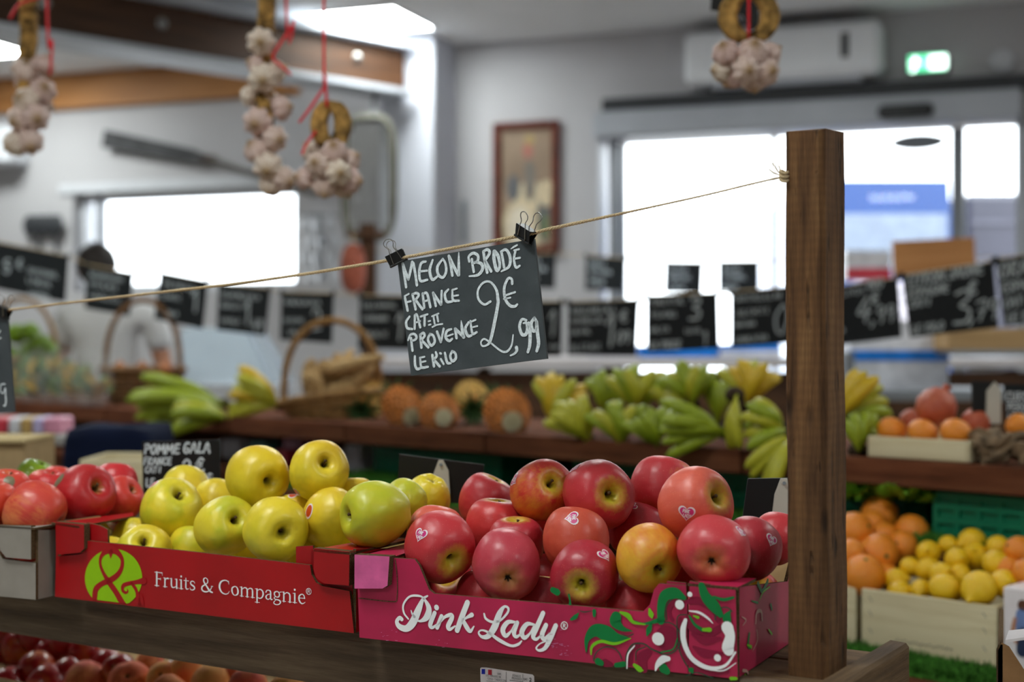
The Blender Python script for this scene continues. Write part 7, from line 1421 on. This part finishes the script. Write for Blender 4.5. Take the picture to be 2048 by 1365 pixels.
# things on the middle step, left of the black card sign
for (lab, a, c_, e_, f2, mi) in (('white carton under the island shelf left of the black card sign', 692, 742, 888, 928, 0), ('teal pack under the island shelf behind the scuffed yellow apple', 500, 552, 882, 925, 2), ('pink pack peeking between the two topmost yellow apples', 572, 612, 878, 940, 1), ('white pack under the island shelf right of the gala sign', 446, 496, 878, 960, 0), ('red pack behind the two topmost yellow apples', 556, 586, 900, 945, 4)):
    c = ip((a+c_)/2, 900, .2 if mi != 4 else .13); p = ip(a, e_, .2 if mi != 4 else .13); q = ip(c_, f2, .2 if mi != 4 else .13); o = thing('package', lab, 'package', Vector((c.x, c.y, .886)), 'packs under the island shelf'); MB().box(Vector((c.x, c.y+.04, (.886+min(p.z, .985))/2)), ((q-p).length*.6, .06, min(p.z, .985)-.886), IR, .005).build('body', M_pk[mi], o)
# carton corner at the bottom right edge
Yc = 1.52; c0 = at(1996, 1290, Yc); zc = at(0, 1560, Yc).z
cb_ = thing('cardboard_crate', 'torn brown cardboard crate corner at the bottom right edge', 'crate', Vector((c0.x+.1, Yc+.1, zc))); zt4 = c0.z
MB().slab([Vector((c0.x, Yc, zc)), Vector((c0.x, Yc, zt4-.006)), Vector((c0.x+.004, Yc, zt4+.002)), Vector((c0.x+.012, Yc, zt4-.002)), Vector((c0.x+.03, Yc, zt4-.03)), Vector((c0.x+.2, Yc, zt4-.03)), Vector((c0.x+.2, Yc, zc))], Vector((0, .005, 0)), 0, 1).build('front_wall', [plain('brown_card', C(150, 112, 76), .85, .15, .1, 30, .2), M_kraft_edge], cb_, 0)
MB().slab([Vector((c0.x, Yc, zc)), Vector((c0.x, Yc, zt4)), Vector((c0.x+.07, Yc+.2, zt4)), Vector((c0.x+.07, Yc+.2, zc))], Vector((.005, 0, 0)), 0, 1).build('side_wall', [plain('brown_card', C(150, 112, 76)), M_kraft_edge], cb_, 0)
MB().slab([Vector((c0.x+.008, Yc, zt4+.002)), Vector((c0.x+.05, Yc, zt4+.008)), Vector((c0.x+.06, Yc+.03, zt4+.01)), Vector((c0.x+.022, Yc+.03, zt4+.006))], Vector((0, 0, .003))).build('white_flap', M_sticker_w, cb_, 0)
MB().box((c0.x+.12, Yc+.1, zc+.003), (.2, .18, .006)).build('bottom', M_kraft, cb_, 0)
for k, (x, y, d_, lab) in enumerate(((2046, 1374, 60, 'red apple in the torn carton at the bottom right corner'), (2100, 1350, 62, 'red apple in the torn carton beyond the picture edge'))):
    o = bpy.data.objects.new('apple', PROTO['gala'][k][0]); COL.objects.link(o); p = at(x, y, Yc+.07); o.location = p; o.scale = (d_/2/F*p.y,)*3; o.color = (*cc(200, 50, 54), .9); prop(o, lab, 'apple'); e = bpy.data.objects.new('stem', ST); COL.objects.link(e); e.parent = o
st_ = thing('side_table', 'wooden side table carrying the torn carton at the bottom right', 'table', (c0.x+.15, Yc+.1, 0)); board('table_top', (c0.x-.01, Yc+.1, zc-.012), (c0.x+.4, Yc+.1, zc-.012), .26, .02, M_wood_shelf, st_)
for x_ in (c0.x+.03, c0.x+.36): board('leg', (x_, Yc+.1, 0), (x_, Yc+.1, zc-.022), .04, .04, M_wood_shelf, st_, up=Vector((0, 1, 0)))

# ------------------------------------------------------------------ person behind the island
def person():
    Y = 6.5; hx = at(194, 0, Y).x; bxx = at(222, 0, Y).x; H = at(0, 487, Y).z; o = thing('person', 'person in a white T-shirt with short dark hair standing behind the signs', 'person', (bxx, Y, 0))
    M_skin = plain('skin', C(186, 132, 104), .55, .4, .04, 20); M_shirt = plain('white_cotton', C(206, 204, 204), .85, .15, .04, 6, .15); M_hair = plain('dark_hair', C(34, 26, 22), .6, .3, .3, 60, .4); M_trs = plain('dark_trousers', C(38, 42, 54), .85, .15, .1, 20)
    base = Vector((bxx, Y, 0))
    def skin(name, mat, V, E, parent, sub=2, root=0):
        me = bpy.data.meshes.new(name); me.from_pydata([Vector(v[:3])-base for v in V], E, []); q = bpy.data.objects.new(name, me); COL.objects.link(q); q.parent = parent; m = q.modifiers.new('skin', 'SKIN'); m.use_smooth_shade = True
        for i, v in enumerate(V): s_ = me.skin_vertices[0].data[i]; s_.radius = (v[3], v[4] if len(v) > 4 else v[3]); s_.use_root = (i == root)
        sb_ = q.modifiers.new('sub', 'SUBSURF'); sb_.levels = sub; sb_.render_levels = sub; me.materials.append(mat); return q
    x = bxx; sh = 1.42; dx = hx-bxx
    V = [(x, Y, .92, .13, .10), (x, Y, 1.10, .125, .095), (x+dx*.2, Y, 1.30, .15, .10), (x+dx*.4, Y, 1.42, .11, .08), (x+dx*.7, Y, 1.50, .055), (hx, Y, 1.56, .058), (hx, Y-.01, 1.62, .074, .085), (hx, Y, H-.06, .068, .082),
         (x-.18, Y, sh-.02, .055), (x-.25, Y+.02, 1.16, .042), (x-.24, Y-.12, .98, .034), (x-.22, Y-.2, .97, .03),
         (x+.18, Y, sh-.03, .055), (x+.24, Y+.03, 1.15, .042), (x+.25, Y-.08, .95, .034), (x+.25, Y-.14, .90, .028),
         (x-.09, Y, .86, .085), (x-.10, Y, .48, .06), (x-.10, Y+.02, .10, .042), (x-.10, Y-.10, .035, .035), (x+.09, Y, .86, .085), (x+.10, Y, .48, .06), (x+.10, Y+.02, .10, .042), (x+.10, Y-.10, .035, .035)]
    for hb, xs in ((11, -1), (15, 1)):
        for k in range(5):
            q = V[hb]; V.append((q[0]+(k-2)*.018, q[1]-.05+.012*abs(k-2), q[2]-.02, .009))
    E = [(0, 1), (1, 2), (2, 3), (3, 4), (4, 5), (5, 6), (6, 7), (3, 8), (8, 9), (9, 10), (10, 11), (3, 12), (12, 13), (13, 14), (14, 15), (0, 16), (16, 17), (17, 18), (18, 19), (0, 20), (20, 21), (21, 22), (22, 23)]+[(11, 24+k) for k in range(5)]+[(15, 29+k) for k in range(5)]
    body = skin('body', M_skin, V, E, o)
    Vs = [(x, Y, .88, .165, .125), (x, Y, 1.06, .15, .115), (x+dx*.2, Y, 1.29, .175, .12), (x+dx*.4, Y, 1.425, .125, .09), (x+dx*.55, Y, 1.46, .075), (x-.19, Y, sh-.02, .075), (x-.235, Y+.012, 1.24, .068), (x+.19, Y, sh-.03, .075), (x+.23, Y+.02, 1.23, .068)]
    skin('t_shirt', M_shirt, Vs, [(0, 1), (1, 2), (2, 3), (3, 4), (3, 5), (5, 6), (3, 7), (7, 8)], o)
    Vt = [(x, Y, .92, .145, .115), (x-.09, Y, .82, .10), (x-.10, Y, .48, .078), (x-.10, Y+.02, .09, .066), (x+.09, Y, .82, .10), (x+.10, Y, .48, .078), (x+.10, Y+.02, .09, .066)]
    skin('trousers', M_trs, Vt, [(0, 1), (1, 2), (2, 3), (0, 4), (4, 5), (5, 6)], o)
    b = MB(); rng = random.Random(3)
    b.ball((hx, Y-.005, H-.095), (.09, .105, .1), 20, 12)
    for v in b.v:
        v += Vector((rng.gauss(0, .002), rng.gauss(0, .002), rng.gauss(0, .002)))
        if v.y > Y+.03 and v.z < H-.1: v.y = Y+.03
        if v.z < H-.2: v.z = H-.2
    b.build('hair', M_hair, o, 60)
    for s_ in (-1, 1): MB().ball((hx+s_*.078, Y, 1.605), (.012, .02, .032), 8, 6).build('ear', M_skin, o)
    MB().ball((hx, Y+.088, 1.60), (.012, .018, .022), 8, 6).build('nose', M_skin, o)
    for s_ in (-1, 1): MB().ball((hx+s_*.03, Y+.075, 1.63), .011, 8, 6).build('eye', M_sticker_w, o)
    MB().ball((hx, Y+.08, 1.56), (.022, .008, .006), 8, 6).build('mouth', plain('lips', C(150, 80, 76), .5), o)
person()
